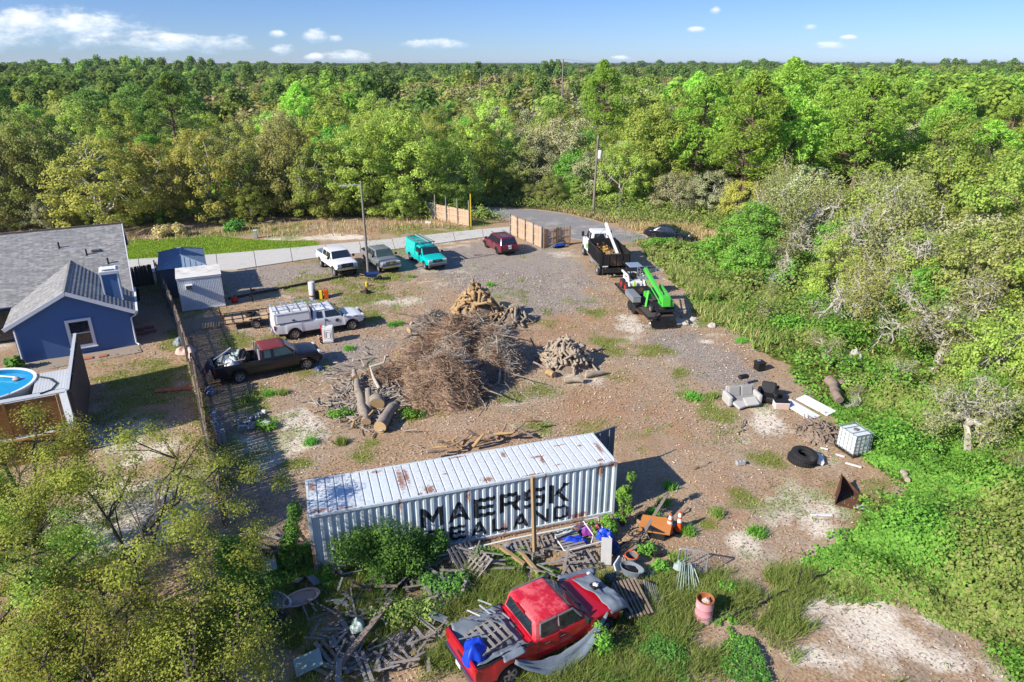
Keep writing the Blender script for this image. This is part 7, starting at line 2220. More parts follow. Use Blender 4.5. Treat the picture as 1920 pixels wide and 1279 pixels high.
big_log('thin white pole leaning from the brush to the ground', P(893, 745) + Vector((0, 0, .9)), P(912, 742) + Vector((0, -1.8, 0)), 0.03, 0.02, M['trunk_pale'], name='branch', cat='branch', bend=0.04, seed=14)
big_log('pale branch across the upper left of the brush pile', P(772, 640) + Vector((0, 0, 1.2)), P(832, 640) + Vector((0, 0, 1.3)), 0.09, 0.05, M['trunk_pale'], name='branch', cat='branch', bend=0.12, seed=15)
big_log('pale chunk of trunk at the upper left of the brush pile', P(768, 652) + Vector((0, 0, 1.25)), P(790, 644) + Vector((0, 0, 1.4)), 0.22, 0.2, M['bark_pale'], seed=16)
big_log('grey branch standing between both piles', P(905, 640) + Vector((0, 0, .4)), P(898, 622) + Vector((0, -.5, 1.9)), 0.07, 0.03, M['trunk_pale'], name='branch', cat='branch', bend=0.08, seed=17)
big_log('forked grey branch left of the brush above the cut logs', P(712, 735) + Vector((0, 0, .2)), P(730, 685) + Vector((0, -.4, .9)), 0.10, 0.05, M['trunk_pale'], name='branch', cat='branch', bend=0.1, seed=18)
BR = [(-3.7, 35.7, 2.3, 2.6, 2.1), (-5.3, 42.6, 1.9, 2.6, 2.1), (-1.2, 39.4, 2.0, 2.5, 2.2), (-5.3, 38.2, 1.5, 2.3, 1.5), (-3.5, 39.6, 2.0, 2.7, 2.9), (-7.6, 37.6, 1.3, 1.5, 0.4), (-2.6, 43.8, 1.7, 1.8, 1.6), (-4.6, 34.6, 1.3, 1.5, 1.0)]
mound('brush_pile', 'great brown heap of dry brush in the middle of the yard', BR, M['twig'], 8, 80, 0.55)
nb = 48000
bx, by = NP.uniform(-10.5, 1.6, nb), NP.uniform(33, 45.5, nb)
bh = hfun(bx, by, BR)
kk = (bh > 0.04) | (NP.uniform(0, 1, nb) < 0.025)
bx, by, bh = bx[kk], by[kk], bh[kk]
nb = len(bx)
ang = NP.uniform(0, 6.283, nb)
ln = NP.uniform(0.25, 1.5, nb) * NP.uniform(0.4, 1.0, nb)
dv = np.stack([np.cos(ang), np.sin(ang), NP.normal(0, 0.35, nb)], 1) * ln[:, None] * 0.5
c0 = np.stack([bx, by, bh + (fbm(bx, by, 1.6, 8) - 0.5) * 0.9 * (bh > .2) + NP.uniform(-0.15, 0.28, nb) * np.minimum(1, bh + .1)], 1)
sd = unit(np.cross(dv, NP.normal(size=(nb, 3)))) * NP.uniform(0.006, 0.019, nb)[:, None]
V = np.stack([c0 - dv - sd, c0 - dv + sd, c0 + dv + sd * 0.5, c0 + dv - sd * 0.5], 1)
gsel = (fbm(bx, by, 0.5, 99) + 0.06 * (by - 38) * 0 + (bx > -2.0) * (by < 42) * 0.10) > 0.62
for nm_, k, mm in (('brush_twigs', ~gsel, leafmat('brown twigs', [(0.125, 0.078, 0.05), (0.22, 0.14, 0.088), (0.33, 0.22, 0.14), (0.17, 0.105, 0.066)], 0.0)), ('grey_brush_twigs', gsel, leafmat('grey twigs', [(0.15, 0.125, 0.105), (0.25, 0.215, 0.18), (0.35, 0.305, 0.255)], 0.0))):
 kind(link(nm_, mesh_np(nm_, V[k].reshape(-1, 3), np.arange(4 * k.sum()).reshape(-1, 4), mm)), 'stuff', 'brown dry twigs of the brush heap' if nm_[0] == 'b' else 'grey twigs on the right side of the brush heap')
fk = MB()
for k in range(110):
 x, y = rl.uniform(-7.5, 1.2), rl.uniform(34, 45)
 h = float(hfun(np.array([x]), np.array([y]), BR)[0])
 if h < 0.15 and rl.random() < 0.7:
  continue
 a = rl.uniform(0, 6.28)
 l_ = rl.uniform(0.8, 2.4)
 d_ = Vector((math.cos(a), math.sin(a), rl.uniform(-0.25, 0.3))) * l_
 p0 = Vector((x, y, h + 0.05))
 pm = p0 + d_ * 0.5 + Vector((rl.gauss(0, .12), rl.gauss(0, .12), rl.gauss(0, .1)))
 r_ = rl.uniform(0.02, 0.06)
 fk.tube([p0, pm, p0 + d_], [r_, r_ * .8, r_ * .4], 5)
 fk.tube([pm, pm + Vector((rl.gauss(0, .5), rl.gauss(0, .5), rl.uniform(0, .4)))], [r_ * .6, r_ * .2], 4)
kind(fk.build('brush_branches', M['stump_brown']), 'stuff', 'forked branches sticking out of the brush heap')
# loose sticks left of the brush
st = MB()
for k in range(520):
 p = P(rl.gauss(690, 38), rl.gauss(748, 30))
 a = rl.uniform(0, 6.28)
 l_ = rl.uniform(0.2, 1.1)
 st.tube([p + Vector((0, 0, 0.05)), p + Vector((math.cos(a) * l_, math.sin(a) * l_, rl.uniform(0.02, 0.35)))], rl.uniform(0.015, 0.05), 5)
kind(st.build('loose_sticks', M['twig_grey']), 'stuff', 'grey sticks and bark around the cut logs')
# ---- flatbed trailer with skid steer and boom lift
FZ = R(98.3)
fb_t = thing('flatbed_trailer', 'black equipment trailer with a grey tool box on its fender', 'trailer', (10.25, 50.6, 0), FZ)
MB().box((0, 0, 0.58), (8.6, 1.95, 0.10)).build('frame', M['steel_black'], fb_t)
for k in range(11):
 MB().box((0.1, -0.88 + k * 0.176, 0.655), (8.3, 0.165, 0.045)).build('deck_board', M['wood_dark'], fb_t)
for s in (1, -1):
 MB().box((0, s * 1.02, 0.60), (8.6, 0.06, 0.16)).build('side_rail', M['steel_black'], fb_t)
 for x in (-0.55, -1.45):
  wheel(fb_t, x, s * 1.2, 0.38, 0.25, M['rim_dark'], s)
fn = MB().box((-1.0, 1.22, 0.90), (2.1, 0.36, 0.06)).build('fender', M['steel_black'], fb_t)
MB().box((-1.0, -1.22, 0.90), (2.1, 0.36, 0.06)).build('fender', M['steel_black'], fb_t)
MB().box((-0.75, 1.12, 1.18), (2.0, 0.62, 0.42)).box((-0.75, 1.12, 1.405), (2.06, 0.68, 0.04)).build('tool_box', M['steel'], fb_t, bevel=0.02)
MB().bar((4.3, 0.6, 0.55), (5.6, 0, 0.55), 0.1, 0.14).bar((4.3, -0.6, 0.55), (5.6, 0, 0.55), 0.1, 0.14).build('drawbar', M['steel_black'], fb_t)
rp = MB()
for k in range(9):
 rp.box((-4.45 - 0.06 * k, 0.0, 0.50 - 0.045 * k), (0.05, 1.9, 0.05))
for yy in (-0.9, 0, 0.9):
 rp.bar((-4.3, yy, 0.55), (-4.95, yy, 0.10), 0.06, 0.08)
rp.build('ramp', M['steel_black'], fb_t)
MB().box((-2.6, 1.15, 0.55), (1.3, 0.25, 0.05)).build('step_plate', M['rust'], fb_t)
def on_trailer(x, y, z=0.68):
 return Matrix.Translation((10.25, 50.6, 0)) @ Matrix.Rotation(FZ, 4, 'Z') @ Vector((x, y, z))
sk = thing('skid_steer', 'white skid steer loader with red wheels on the trailer front', 'loader', on_trailer(2.4, 0.1), FZ + math.pi)
for s in (1, -1):
 for x in (-0.52, 0.52):
  wheel(sk, x, s * 0.72, 0.40, 0.26, M['red_plastic'], s)
MB().box((-0.1, 0, 0.60), (1.9, 1.05, 0.55)).build('chassis', M['white_paint'], sk, bevel=0.06)
MB().prism([(-1.25, -0.5, 0.45), (-1.25, 0.5, 0.45), (-1.15, 0.5, 1.15), (-1.15, -0.5, 1.15)], (0.6, 0, 0.1)).build('engine_cover', M['white_paint'], sk, bevel=0.05)
cg = MB()
for s in (1, -1):
 cg.bar((0.55, s * 0.46, 0.8), (0.45, s * 0.46, 1.98), 0.07, 0.07)
 cg.bar((-0.55, s * 0.46, 0.9), (-0.60, s * 0.46, 1.98), 0.07, 0.07)
 cg.box((-0.05, s * 0.47, 1.35), (0.95, 0.02, 0.06)).box((-0.05, s * 0.47, 1.62), (0.95, 0.02, 0.05))
cgo = cg.build('cab_frame', M['steel_black'], sk)
MB().box((-0.05, 0, 2.02), (1.3, 1.08, 0.07)).build('cab_roof', M['blue_metal'], cgo, bevel=0.03)
MB().box((-0.15, 0, 1.05), (0.5, 0.5, 0.5)).build('seat', M['plastic_black'], cgo, bevel=0.06)
for s in (1, -1):
 MB().bar((-1.1, s * 0.63, 1.30), (0.35, s * 0.63, 1.30), 0.13, 0.16).bar((0.35, s * 0.63, 1.30), (1.15, s * 0.63, 0.45), 0.13, 0.16).build('lift_arm', M['white_paint'], sk, bevel=0.03)
MB().prism([(1.1, -0.85, 0.1), (1.75, -0.85, 0.1), (1.25, -0.85, 0.65)], (0, 1.7, 0)).build('bucket', M['steel_black'], sk)
def cone(label, loc, m, band=None, h=0.9, group=None):
 t = thing('traffic_cone', label, 'traffic cone', loc, 0.4, group)
 MB().box((0, 0, 0.02), (0.40, 0.40, 0.04)).build('base', M['plastic_black'] if band else m, t, bevel=0.01)
 b = MB().lathe([(0.165, 0.03), (0.16, 0.06), (0.045, h), (0.0, h)], (0, 0, 0), n=18).build('body', m, t, True)
 if band:
  for z0, z1 in ((h * 0.48, h * 0.66), (h * 0.74, h * 0.93)):
   r = lambda z: 0.163 - 0.118 * (z - 0.06) / (h - 0.06)
   MB().lathe([(r(z0) + 0.004, z0), (r(z1) + 0.004, z1)], (0, 0, 0), n=18).build('reflective_band', M['white_plastic'], b, True)
 return t
cone('lime green traffic cone standing on the trailer beside the skid steer', on_trailer(1.35, 0.35), M['lime'], None, 1.0)
LZ = FZ
lf = thing('boom_lift', 'bright green towable boom lift folded on the trailer rear', 'lift', on_trailer(-2.95, -0.35, 0.66), LZ)
lf.scale = (0.98, 1, 0.80)
MB().box((0, 0, 0.42), (2.2, 1.3, 0.16)).build('chassis', M['steel_black'], lf, bevel=0.02)
for s in (1, -1):
 wheel(lf, -0.1, s * 0.78, 0.34, 0.2, M['alloy'], s)
 for x in (1.3, -1.2):
  MB().bar((x * 0.75, s * 0.55, 0.5), (x * 1.25, s * 0.95, 0.05), 0.12, 0.12).build('outrigger', M['steel_black'], lf)
  MB().lathe([(0, 0.06), (0.2, 0.05), (0.2, 0)], (x * 1.25, s * 0.95, 0.0), n=12).build('foot_pad', M['steel_black'], lf)
 MB().bar((1.05, s * 0.62 + 0.05, 1.6), (0.85, s * 0.72 + 0.15, 0.1), 0.16, 0.12).build('stabiliser', M['green_lift'], lf, bevel=0.02)
MB().lathe([(0, 0.85), (0.42, 0.85), (0.42, 0.5), (0.5, 0.48)], (-0.5, 0, 0), n=18).build('turntable', M['steel_black'], lf)
MB().prism([(-1.1, -0.32, 0.85), (-0.1, -0.32, 0.85), (-0.3, -0.32, 1.75), (-1.0, -0.32, 1.75)], (0, 0.64, 0)).build('turret', M['green_lift'], lf, bevel=0.04)
MB().bar((-0.75, 0.20, 1.55), (3.2, 0.32, 2.95), 0.26, 0.34).build('boom_arm', M['green_lift'], lf, bevel=0.03)
MB().bar((-0.75, -0.22, 1.65), (1.6, -0.42, 1.85), 0.22, 0.28).build('boom_arm', M['green_lift'], lf, bevel=0.03)
MB().bar((-0.9, 0.42, 1.15), (2.6, 0.48, 2.3), 0.06, 0.08).build('levelling_rod', M['green_lift'], lf)
MB().tube([(-0.5, 0.0, 1.1), (1.2, 0.1, 2.1)], 0.06, 8).build('hydraulic_ram', M['steel'], lf)
MB().box((1.5, 0.55, 1.0), (0.9, 0.4, 0.5)).box((-0.6, -0.45, 1.0), (0.7, 0.35, 0.55)).build('motor_cover', M['green_lift'], lf, bevel=0.05)
bk = MB()
bx0, bx1, by0, by1, bz0 = 2.9, 3.7, -0.75, 0.75, 2.0
for z in (bz0, bz0 + 0.5, bz0 + 1.0):
 bk.tube([(bx0, by0, z), (bx1, by0, z), (bx1, by1, z), (bx0, by1, z), (bx0, by0, z)], 0.025, 5)
for x, y in ((bx0, by0), (bx1, by0), (bx1, by1), (bx0, by1), (bx0, 0), (bx1, 0)):
 bk.tube([(x, y, bz0), (x, y, bz0 + 1.0)], 0.022, 5)
bk.box(((bx0 + bx1) / 2, 0, bz0), (0.8, 1.5, 0.04))
bk.build('work_basket', M['steel'], lf)
# sundries under the lift
for i, (px, py) in enumerate(((1222, 606), (1246, 607), (1262, 604))):
 o = MB().lathe([(0, 0.14), (0.2, 0.12), (0.24, 0)], (0, 0, 0), n=10).build('foot_plate', M['steel'])
 o.location = P(px, py)
 tag(o, f'small grey round plate on the ground behind the trailer, {("leftmost", "middle", "rightmost")[i]} of three', 'plate', 'plates behind the trailer')
# ---------------------------------------------------------------- things near the parked trucks
def wbarrow(label, loc, rz, tray, flip=False):
 t = thing('wheelbarrow', label, 'wheelbarrow', loc, rz)
 if flip:
  t.rotation_euler = (R(150), 0, rz)
  t.location.z = 0.62
 mb = MB()
 lo_ = [(-0.42, -0.24, 0.34), (0.42, -0.24, 0.30), (0.42, 0.24, 0.30), (-0.42, 0.24, 0.34)]
 hi = [(-0.62, -0.36, 0.62), (0.66, -0.36, 0.64), (0.66, 0.36, 0.64), (-0.62, 0.36, 0.62)]
 mb._put(lo_ + hi, [(3, 2, 1, 0)] + [(i, (i + 1) % 4, 4 + (i + 1) % 4, 4 + i) for i in range(4)])
 mb.build('tray', tray, t, thick=0.02)
 for s in (1, -1):
  MB().tube([(0.72, s * 0.07, 0.2), (-0.35, s * 0.25, 0.32), (-1.05, s * 0.32, 0.5)], 0.025, 6).build('handle', M['wood_new'], t)
  MB().tube([(-0.25, s * 0.25, 0.32), (-0.32, s * 0.28, 0.0)], 0.02, 5).build('leg', M['steel_black'], t)
 MB().lathe([(0.10, -0.05), (0.19, -0.05), (0.2, 0), (0.19, 0.05), (0.10, 0.05)], (0.72, 0, 0.2), 'Y', 16).build('wheel', M['rubber'], t, True)
 return t
wbarrow('bright blue wheelbarrow tipped over before the gate panel', P(1045, 463), 0.5, M['blue_barrow'], True)
wbarrow('dark blue wheelbarrow at the foot of the lamp pole', P(697, 525), 0.1, M['blue_dark'])
mw = thing('lawn_mower', 'small black push mower on sandy grass below the lamp pole', 'mower', P(686, 549), -0.6)
MB().lathe([(0, 0.24), (0.22, 0.23), (0.27, 0.14), (0.29, 0.08)], (0, 0, 0), n=14).build('deck', M['plastic_black'], mw, True)
MB().lathe([(0, 0.42), (0.12, 0.41), (0.14, 0.24)], (0.03, 0, 0), n=12).build('engine', M['rust'], mw, True)
for x in (-0.27, 0.27):
 for y in (-0.24, 0.24):
  MB().lathe([(0, -0.03), (0.11, -0.03), (0.11, 0.03), (0, 0.03)], (x, y, 0.11), 'Y', 12).build('wheel', M['rubber'], mw)
MB().tube([(-0.25, -0.2, 0.2), (-0.9, -0.2, 0.85), (-0.9, 0.2, 0.85), (-0.25, 0.2, 0.2)], 0.02, 5).build('handle', M['steel'], mw)
o = MB().lathe([(0, 0), (0.14, 0), (0.15, 0.3), (0.06, 0.36), (0.05, 0.4), (0, 0.4)], (0, 0, 0), n=12).build('jug', M['yellow'], None, True)
o.location = P(688, 536)
tag(o, 'yellow jug on the grass beside the push mower', 'jug')
wh = thing('water_heater', 'white cylinder water heater standing behind the utility pickup', 'water heater', P(587, 560))
MB().lathe([(0, 1.42), (0.24, 1.42), (0.27, 1.38), (0.27, 0.04), (0.25, 0)], (0, 0, 0), n=18).build('tank', M['white_plastic'], wh, True)
MB().lathe([(0.275, 0.2), (0.275, 0.34)], (0, 0, 0), n=18).build('band', M['rust'], wh)
MB().tube([(0.1, 0, 1.42), (0.1, 0, 1.55)], 0.02, 6).tube([(-0.1, 0, 1.42), (-0.1, 0, 1.55)], 0.02, 6).build('pipe', M['steel'], wh)
for i, (px, py, m, lb) in enumerate(((602, 560, 'yellow', 'yellow upright machine body beside the white water heater'), (612, 559, 'orange', 'orange and black tool case right of the yellow machine'), (594, 561, 'plastic_black', 'black case between water heater and yellow machine'))):
 t = thing('tool_case', lb, 'tool case', P(px, py), 0.3 * i)
 MB().box((0, 0, 0.36), (0.36, 0.3, 0.72)).build('body', M[m], t, bevel=0.04)
 MB().tube([(-0.12, 0, 0.72), (-0.12, 0, 0.84), (0.12, 0, 0.84), (0.12, 0, 0.72)], 0.02, 5).build('handle', M['plastic_black'], t)
ht = thing('hand_truck', 'red hand truck holding up the white clothes dryer', 'hand truck', P(606, 642) + Vector((0, 0.1, 0)), R(20))
MB().tube([(-0.02, -0.22, 0.05), (-0.10, -0.22, 1.3), (-0.10, 0.22, 1.3), (-0.02, 0.22, 0.05)], 0.022, 6).build('frame', M['red_plastic'], ht)
for z in (0.3, 0.65, 1.0):
 MB().bar((-0.05, -0.22, z), (-0.05, 0.22, z), 0.03, 0.04).build('crossbar', M['red_plastic'], ht)
MB().box((0.12, 0, 0.04), (0.25, 0.42, 0.02)).build('toe_plate', M['steel_black'], ht)
for s in (-0.27, 0.27):
 MB().lathe([(0.05, -0.04), (0.13, -0.045), (0.14, 0), (0.13, 0.045), (0.05, 0.04)], (-0.12, s, 0.14), 'Y', 14).build('wheel', M['rubber'], ht, True)
dr = thing('clothes_dryer', 'white clothes dryer with ringed front panel beside the utility pickup', 'dryer', P(616, 644), R(8))
MB().box((0, 0.34, 0.58), (0.69, 0.66, 1.05)).build('cabinet', M['white_plastic'], dr, bevel=0.02)
MB().box((0, 0.34, 0.03), (0.62, 0.6, 0.06)).build('foot', M['plastic_grey'], dr)
def ring_panel(w_, h_, y, t_, m):
 mb = MB()
 n = 28
 def pt(k, s):
  a = 2 * math.pi * k / n
  ca, sa = math.cos(a), math.sin(a)
  return (math.copysign(abs(ca) ** 0.5, ca) * w_ * s, y, 0.62 + math.copysign(abs(sa) ** 0.5, sa) * h_ * s)
 vs = []
 for k in range(n):
  for s, dy in ((1.0, 0), (1.0, -t_), (0.88, -t_), (0.88, 0)):
   q = pt(k, s)
   vs.append((q[0], q[1] + dy, q[2]))
 fs = [(4 * k + j, 4 * ((k + 1) % n) + j, 4 * ((k + 1) % n) + j + 1, 4 * k + j + 1) for k in range(n) for j in range(3)]
 return mb._put(vs, fs)
ring_panel(0.26, 0.38, 0.008, 0.022, None).build('panel_ring', M['white_plastic'], dr)
ring_panel(0.15, 0.24, 0.008, 0.03, None).build('panel_ring', M['white_plastic'], dr)
MB().box((0, 0.0, 0.19), (0.62, 0.03, 0.10)).build('kick_panel', M['white_plastic'], dr, bevel=0.01)
MB().box((-0.12, 0.5, 1.125), (0.14, 0.1, 0.03)).build('control_knob', M['plastic_grey'], dr)
def pallet(label, loc, rz, m, tilt=0.0, L_=1.2, W_=1.0, gaps=7, name='pallet', roll=0.0, group=None):
 t = thing(name, label, 'pallet', loc, rz, group)
 t.rotation_euler = (roll, tilt, rz)
 for y in (-W_ / 2 + 0.05, 0, W_ / 2 - 0.05):
  MB().box((0, y, 0.06), (L_, 0.045, 0.09)).build('runner', m, t)
 for k in range(gaps):
  MB().box((-L_ / 2 + 0.05 + k * (L_ - 0.1) / (gaps - 1), 0, 0.115), (0.095, W_, 0.02)).build('slat', m, t)
 for k in range(3):
  MB().box((-L_ / 2 + 0.08 + k * (L_ - 0.16) / 2, 0, 0.006), (0.095, W_, 0.018)).build('slat', m, t)
 return t
pallet('yellowish wooden pallet lying flat in the shade beside the fence', P(396, 612), R(20), M['wood_new'])
tr = thing('utility_trailer', 'small open utility trailer with tan plank floor and raised ramp', 'trailer', (-19.25, 46.5, 0), R(24))
MB().box((0, 0, 0.50), (3.0, 1.5, 0.06)).build('frame', M['rust'], tr)
for k in range(9):
 MB().box((0, -0.66 + k * 0.165, 0.55), (2.95, 0.155, 0.035)).build('floor_plank', M['wood_new'], tr)
for s in (1, -1):
 rr_ = MB()
 rr_.bar((-1.5, s * 0.75, 0.85), (1.5, s * 0.75, 0.85), 0.04, 0.05)
 for k in range(6):
  rr_.bar((-1.45 + k * 0.58, s * 0.75, 0.5), (-1.45 + k * 0.58, s * 0.75, 0.85), 0.04, 0.04)
 rr_.build('side_rail', M['steel_black'], tr)
 wheel(tr, 0.55, s * 0.92, 0.33, 0.2, M['alloy'], s)
 MB().box((0.55, s * 0.92, 0.72), (0.85, 0.24, 0.03)).build('mudguard', M['steel_black'], tr)
rm = MB()
for k in range(7):
 rm.bar((-1.55, -0.72 + k * 0.24, 0.5), (-1.75, -0.72 + k * 0.24, 1.5), 0.03, 0.03)
for z in (0.0, 0.5, 1.0):
 rm.bar((-1.55 - 0.2 * z, -0.74, 0.5 + z), (-1.55 - 0.2 * z, 0.74, 0.5 + z), 0.04, 0.04)
rm.build('ramp_gate', M['rust'], tr)
MB().bar((1.5, 0.5, 0.5), (2.5, 0, 0.5), 0.06, 0.06).bar((1.5, -0.5, 0.5), (2.5, 0, 0.5), 0.06, 0.06).build('drawbar', M['steel_black'], tr)
tyo = MB().lathe([(0.2, -0.1), (0.32, -0.12), (0.36, 0), (0.32, 0.12), (0.2, 0.1)], (0, 0, 0), 'Z', 20).build('tyre', M['rubber'], None, True)
tyo.location = (-19.15, 46.95, 0.70)
tag(tyo, 'black tyre lying on the utility trailer planks', 'tyre')
# timber edge and posts behind the utility pickup
a, b = P(428, 562), P(640, 520)
for k in range(4):
 q0, q1 = a.lerp(b, k / 4 + 0.003), a.lerp(b, (k + 1) / 4 - 0.003)
 o = MB().bar(q0 + Vector((0, 0, 0.09)), q1 + Vector((0, 0, 0.09)), 0.16, 0.2).build('timber', M['wood_dark'], bevel=0.01)
 tag(o, f'dark timber edging the gravel parking, {("leftmost", "second", "third", "rightmost")[k]} length of four', 'timber', 'timbers edging the gravel parking')
o = thing('gate_post', 'short black steel post with bracket near the white box', 'post', P(474, 566), 0.4)
MB().box((0, 0, 0.6), (0.12, 0.12, 1.2)).build('shaft', M['steel_black'], o)
MB().box((0.16, 0, 0.95), (0.3, 0.06, 0.2)).box((-0.1, 0, 0.5), (0.24, 0.05, 0.12)).build('bracket', M['steel_black'], o)
rcn = thing('fuel_can', 'round red fuel can in the shadow of the white box', 'fuel can', P(440, 566))
MB().lathe([(0, 0.42), (0.16, 0.42), (0.25, 0.33), (0.26, 0.08), (0.22, 0)], (0, 0, 0), n=16).build('body', M['red_plastic'], rcn, True)
MB().tube([(0, 0, 0.42), (0.1, 0, 0.55), (0.22, 0, 0.58)], 0.025, 6).build('spout', M['plastic_black'], rcn)
def drape(name, label, cat, fn, m, nu=14, nv=10, amp=0.03, seed=0, thick=0.012):
 def f(u, v):
  p = Vector(fn(u, v))
  n = (vnoise(np.array([u * 5.0]), np.array([v * 5.0]), seed)[0] - 0.5) * 2 * amp
  n2 = (vnoise(np.array([u * 11.0]), np.array([v * 11.0]), seed + 9)[0] - 0.5) * amp
  return p + Vector((n, n2, n + n2))
 o = MB().grid(f, nu, nv).build(name, m, None, True, 180, thick=thick, recalc=False)
 return tag(o, label, cat) if label else o
def rag(name, label, cat, loc, sx, sy, h, m, seed, n=14):
 """a crumpled heap of cloth or plastic lying on something"""
 def f(u, v):
  x, y = (u - 0.5) * 2, (v - 0.5) * 2
  q = max(abs(x), abs(y)) if max(abs(x), abs(y)) > 0 else 0
  l_ = math.hypot(x, y)
  k = q / l_ if l_ > 1e-6 else 1
  x, y = x * k, y * k
  w_ = max(0, 1 - (x * x + y * y)) ** 0.5
  z = h * w_ * (0.55 + 0.9 * vnoise(np.array([u * 4.]), np.array([v * 4.]), seed)[0]) + (vnoise(np.array([u * 9.]), np.array([v * 9.]), seed + 3)[0] - 0.5) * h * 0.35 * w_
  ed = 1 + (vnoise(np.array([math.atan2(y, x) * 2 + 9]), np.array([0.5]), seed + 5)[0] - 0.5) * 0.5
  return Vector((x * sx * ed, y * sy * ed, z))
 o = MB().grid(f, n, n).build(name, m, None, True, 180, recalc=False)
 o.location = loc
 return tag(o, label, cat)
fp = Vector((-18.6, 36.5, 0))
fd = Vector((-0.49, 0.87, 0))
fn_ = Vector((0.87, 0.49, 0))
drape('blanket', 'pale peach cloth hung over the fence beside the black pickup', 'blanket', lambda u, v: tuple(fp + fd * (0.4 + u * 1.0) + fn_ * (0.16 - 0.32 * v if v < 0.5 else -0.06 - 0.12 * v) * 1.0 + Vector((0, 0, 2.02 - abs(v - 0.45) * 1.2))), M['cloth_pale'], seed=1)
drape('blanket', 'dark plum patterned blanket hung over the fence near the peach cloth', 'blanket', lambda u, v: tuple(fp + fd * (-0.9 + u * 1.1) + fn_ * (0.22 - 0.3 * (1 - v)) + Vector((0, 0, 2.03 - v * 1.0))), M['cloth_dark'], seed=2)
drape('blanket', 'plum patterned blanket hanging from the black pickup tailgate', 'blanket', lambda u, v: tuple(Vector((-17.75, 36.9, 0)) + Vector((-0.87, -0.49, 0)) * (0.12 + 0.5 * v) + Vector((0.49, -0.87, 0)) * (-0.7 + 1.3 * u) + Vector((0, 0, 1.28 - 0.75 * v))), M['cloth_dark'], seed=3)
rag('cloth_bundle', 'grey blue cloth bundle on the ground at the black pickup tail', 'cloth', P(393, 738), 0.35, 0.3, 0.4, M['tarp_grey'], 4)
rag('tarp', 'dark blue tarp scrap on the ground under the black pickup nose', 'tarp', P(600, 692), 0.3, 0.25, 0.16, M['blue_dark'], 5)
rag('rubbish_bag', 'pale torn bag against the house side of the fence', 'bag', P(348, 660), 0.6, 0.5, 0.4, M['cloth_pale'], 6)
rag('rubbish_bag', 'grey torn bag against the house side of the fence', 'bag', P(337, 645), 0.45, 0.4, 0.4, M['tarp_grey'], 7)
# scrap in the black pickup's bed
def bt_pt(x, y, z):
 return Matrix.Translation((-14.93, 38.6, 0)) @ Matrix.Rotation(R(29.5), 4, 'Z') @ Vector((x, y, z))
for i, (x, y, z, sx, sy, h, m, lb) in enumerate([(-2.6, 0.1, 1.0, 0.45, 0.6, 0.42, 'tarp_grey', 'grey blue bag in the black pickup bed nearest the tailgate'), (-1.9, 0.25, 1.1, 0.5, 0.5, 0.5, 'green_glass', 'pale green striped bag in the black pickup bed nearest the cab'),
                                                  (-2.3, -0.35, 1.0, 0.5, 0.4, 0.45, 'white_plastic', 'white plastic bag in the middle of the black pickup bed'), (-1.5, 0.0, 1.0, 0.4, 0.6, 0.55, 'tarp_black', 'black bag against the cab in the black pickup bed'),
                                                  (-2.9, -0.2, 0.95, 0.35, 0.5, 0.35, 'tarp_black', 'black bag at the tailgate of the black pickup bed'), (-2.2, 0.5, 1.15, 0.35, 0.3, 0.35, 'blue_dark', 'blue cloth among the bags in the black pickup bed')]):
 rag('rubbish_bag', lb, 'bag', bt_pt(x, y, z), sx, sy, h, M[m], 20 + i)
for i, (pts_, m, lb) in enumerate([([(-2.9, -0.5, 1.1), (-2.6, -0.3, 1.75), (-2.2, 0.0, 1.6), (-2.1, 0.3, 1.2)], 'plastic_black', 'black bent hose loop sticking out of the black pickup bed'),
                                   ([(-3.2, 0.2, 1.3), (-2.7, 0.4, 1.45), (-2.1, 0.4, 1.8), (-1.9, 0.5, 1.3)], 'steel', 'silver bent tube sticking out of the black pickup bed'),
                                   ([(-3.0, -0.65, 1.25), (-1.5, -0.6, 1.32)], 'wood_grey', 'grey board lying along the black pickup bed rail')]):
 o = MB().tube([bt_pt(*q) for q in pts_], 0.05, 6).build('scrap_tube', M[m], None, True)
 tag(o, lb, 'tube')
# ---------------------------------------------------------------- concrete blocks
def block_mesh():
 mb = MB()
 L_, W_, H_ = 0.40, 0.20, 0.20
 for y in (-W_ / 2 + 0.017, W_ / 2 - 0.017):
  mb.box((0, y, 0), (L_, 0.034, H_))
 for x in (-L_ / 2 + 0.017, 0, L_ / 2 - 0.017):
  mb.box((x, 0, 0), (0.034, W_ - 0.07, H_ - 0.002))
 return mb.mesh('concrete_block', M['concrete_block'])
BLK = block_mesh()
def block(loc, rot, label, group=None):
 o = bpy.data.objects.new('concrete_block', BLK)
 COL.objects.link(o)
 o.location = loc
 o.rotation_euler = rot
 tag(o, label, 'concrete block', group)
b0 = P(402, 832)
q = R(-61)
ux_, uy_ = Vector((math.cos(q), math.sin(q), 0)), Vector((-math.sin(q), math.cos(q), 0))
for k in range(3):
 for i in range(5):
  for j in range(2 if i < 4 else 1):
   if k == 2 and (i > 2 or (i == 1 and j == 1)):
    continue
   block(b0 + ux_ * (-0.43 * i) + uy_ * (0.25 + 0.22 * j) + Vector((0, 0, 0.1 + 0.205 * k)), (0, 0, q + rl.gauss(0, 0.02)), 'grey concrete block in the neat stack against the yard fence', 'blocks of the stack by the fence')
for i in range(5):
 block(b0 + ux_ * (-2.3 - 0.3 * i) + uy_ * (0.3 + 0.1 * (i % 2)) + Vector((0, 0, 0.1)), (rl.choice([0, 1.57]), 0, q + rl.gauss(0, 0.3)), 'grey concrete block loose beyond the fence side stack', 'loose blocks beyond the stack')
h0 = P(473, 796)
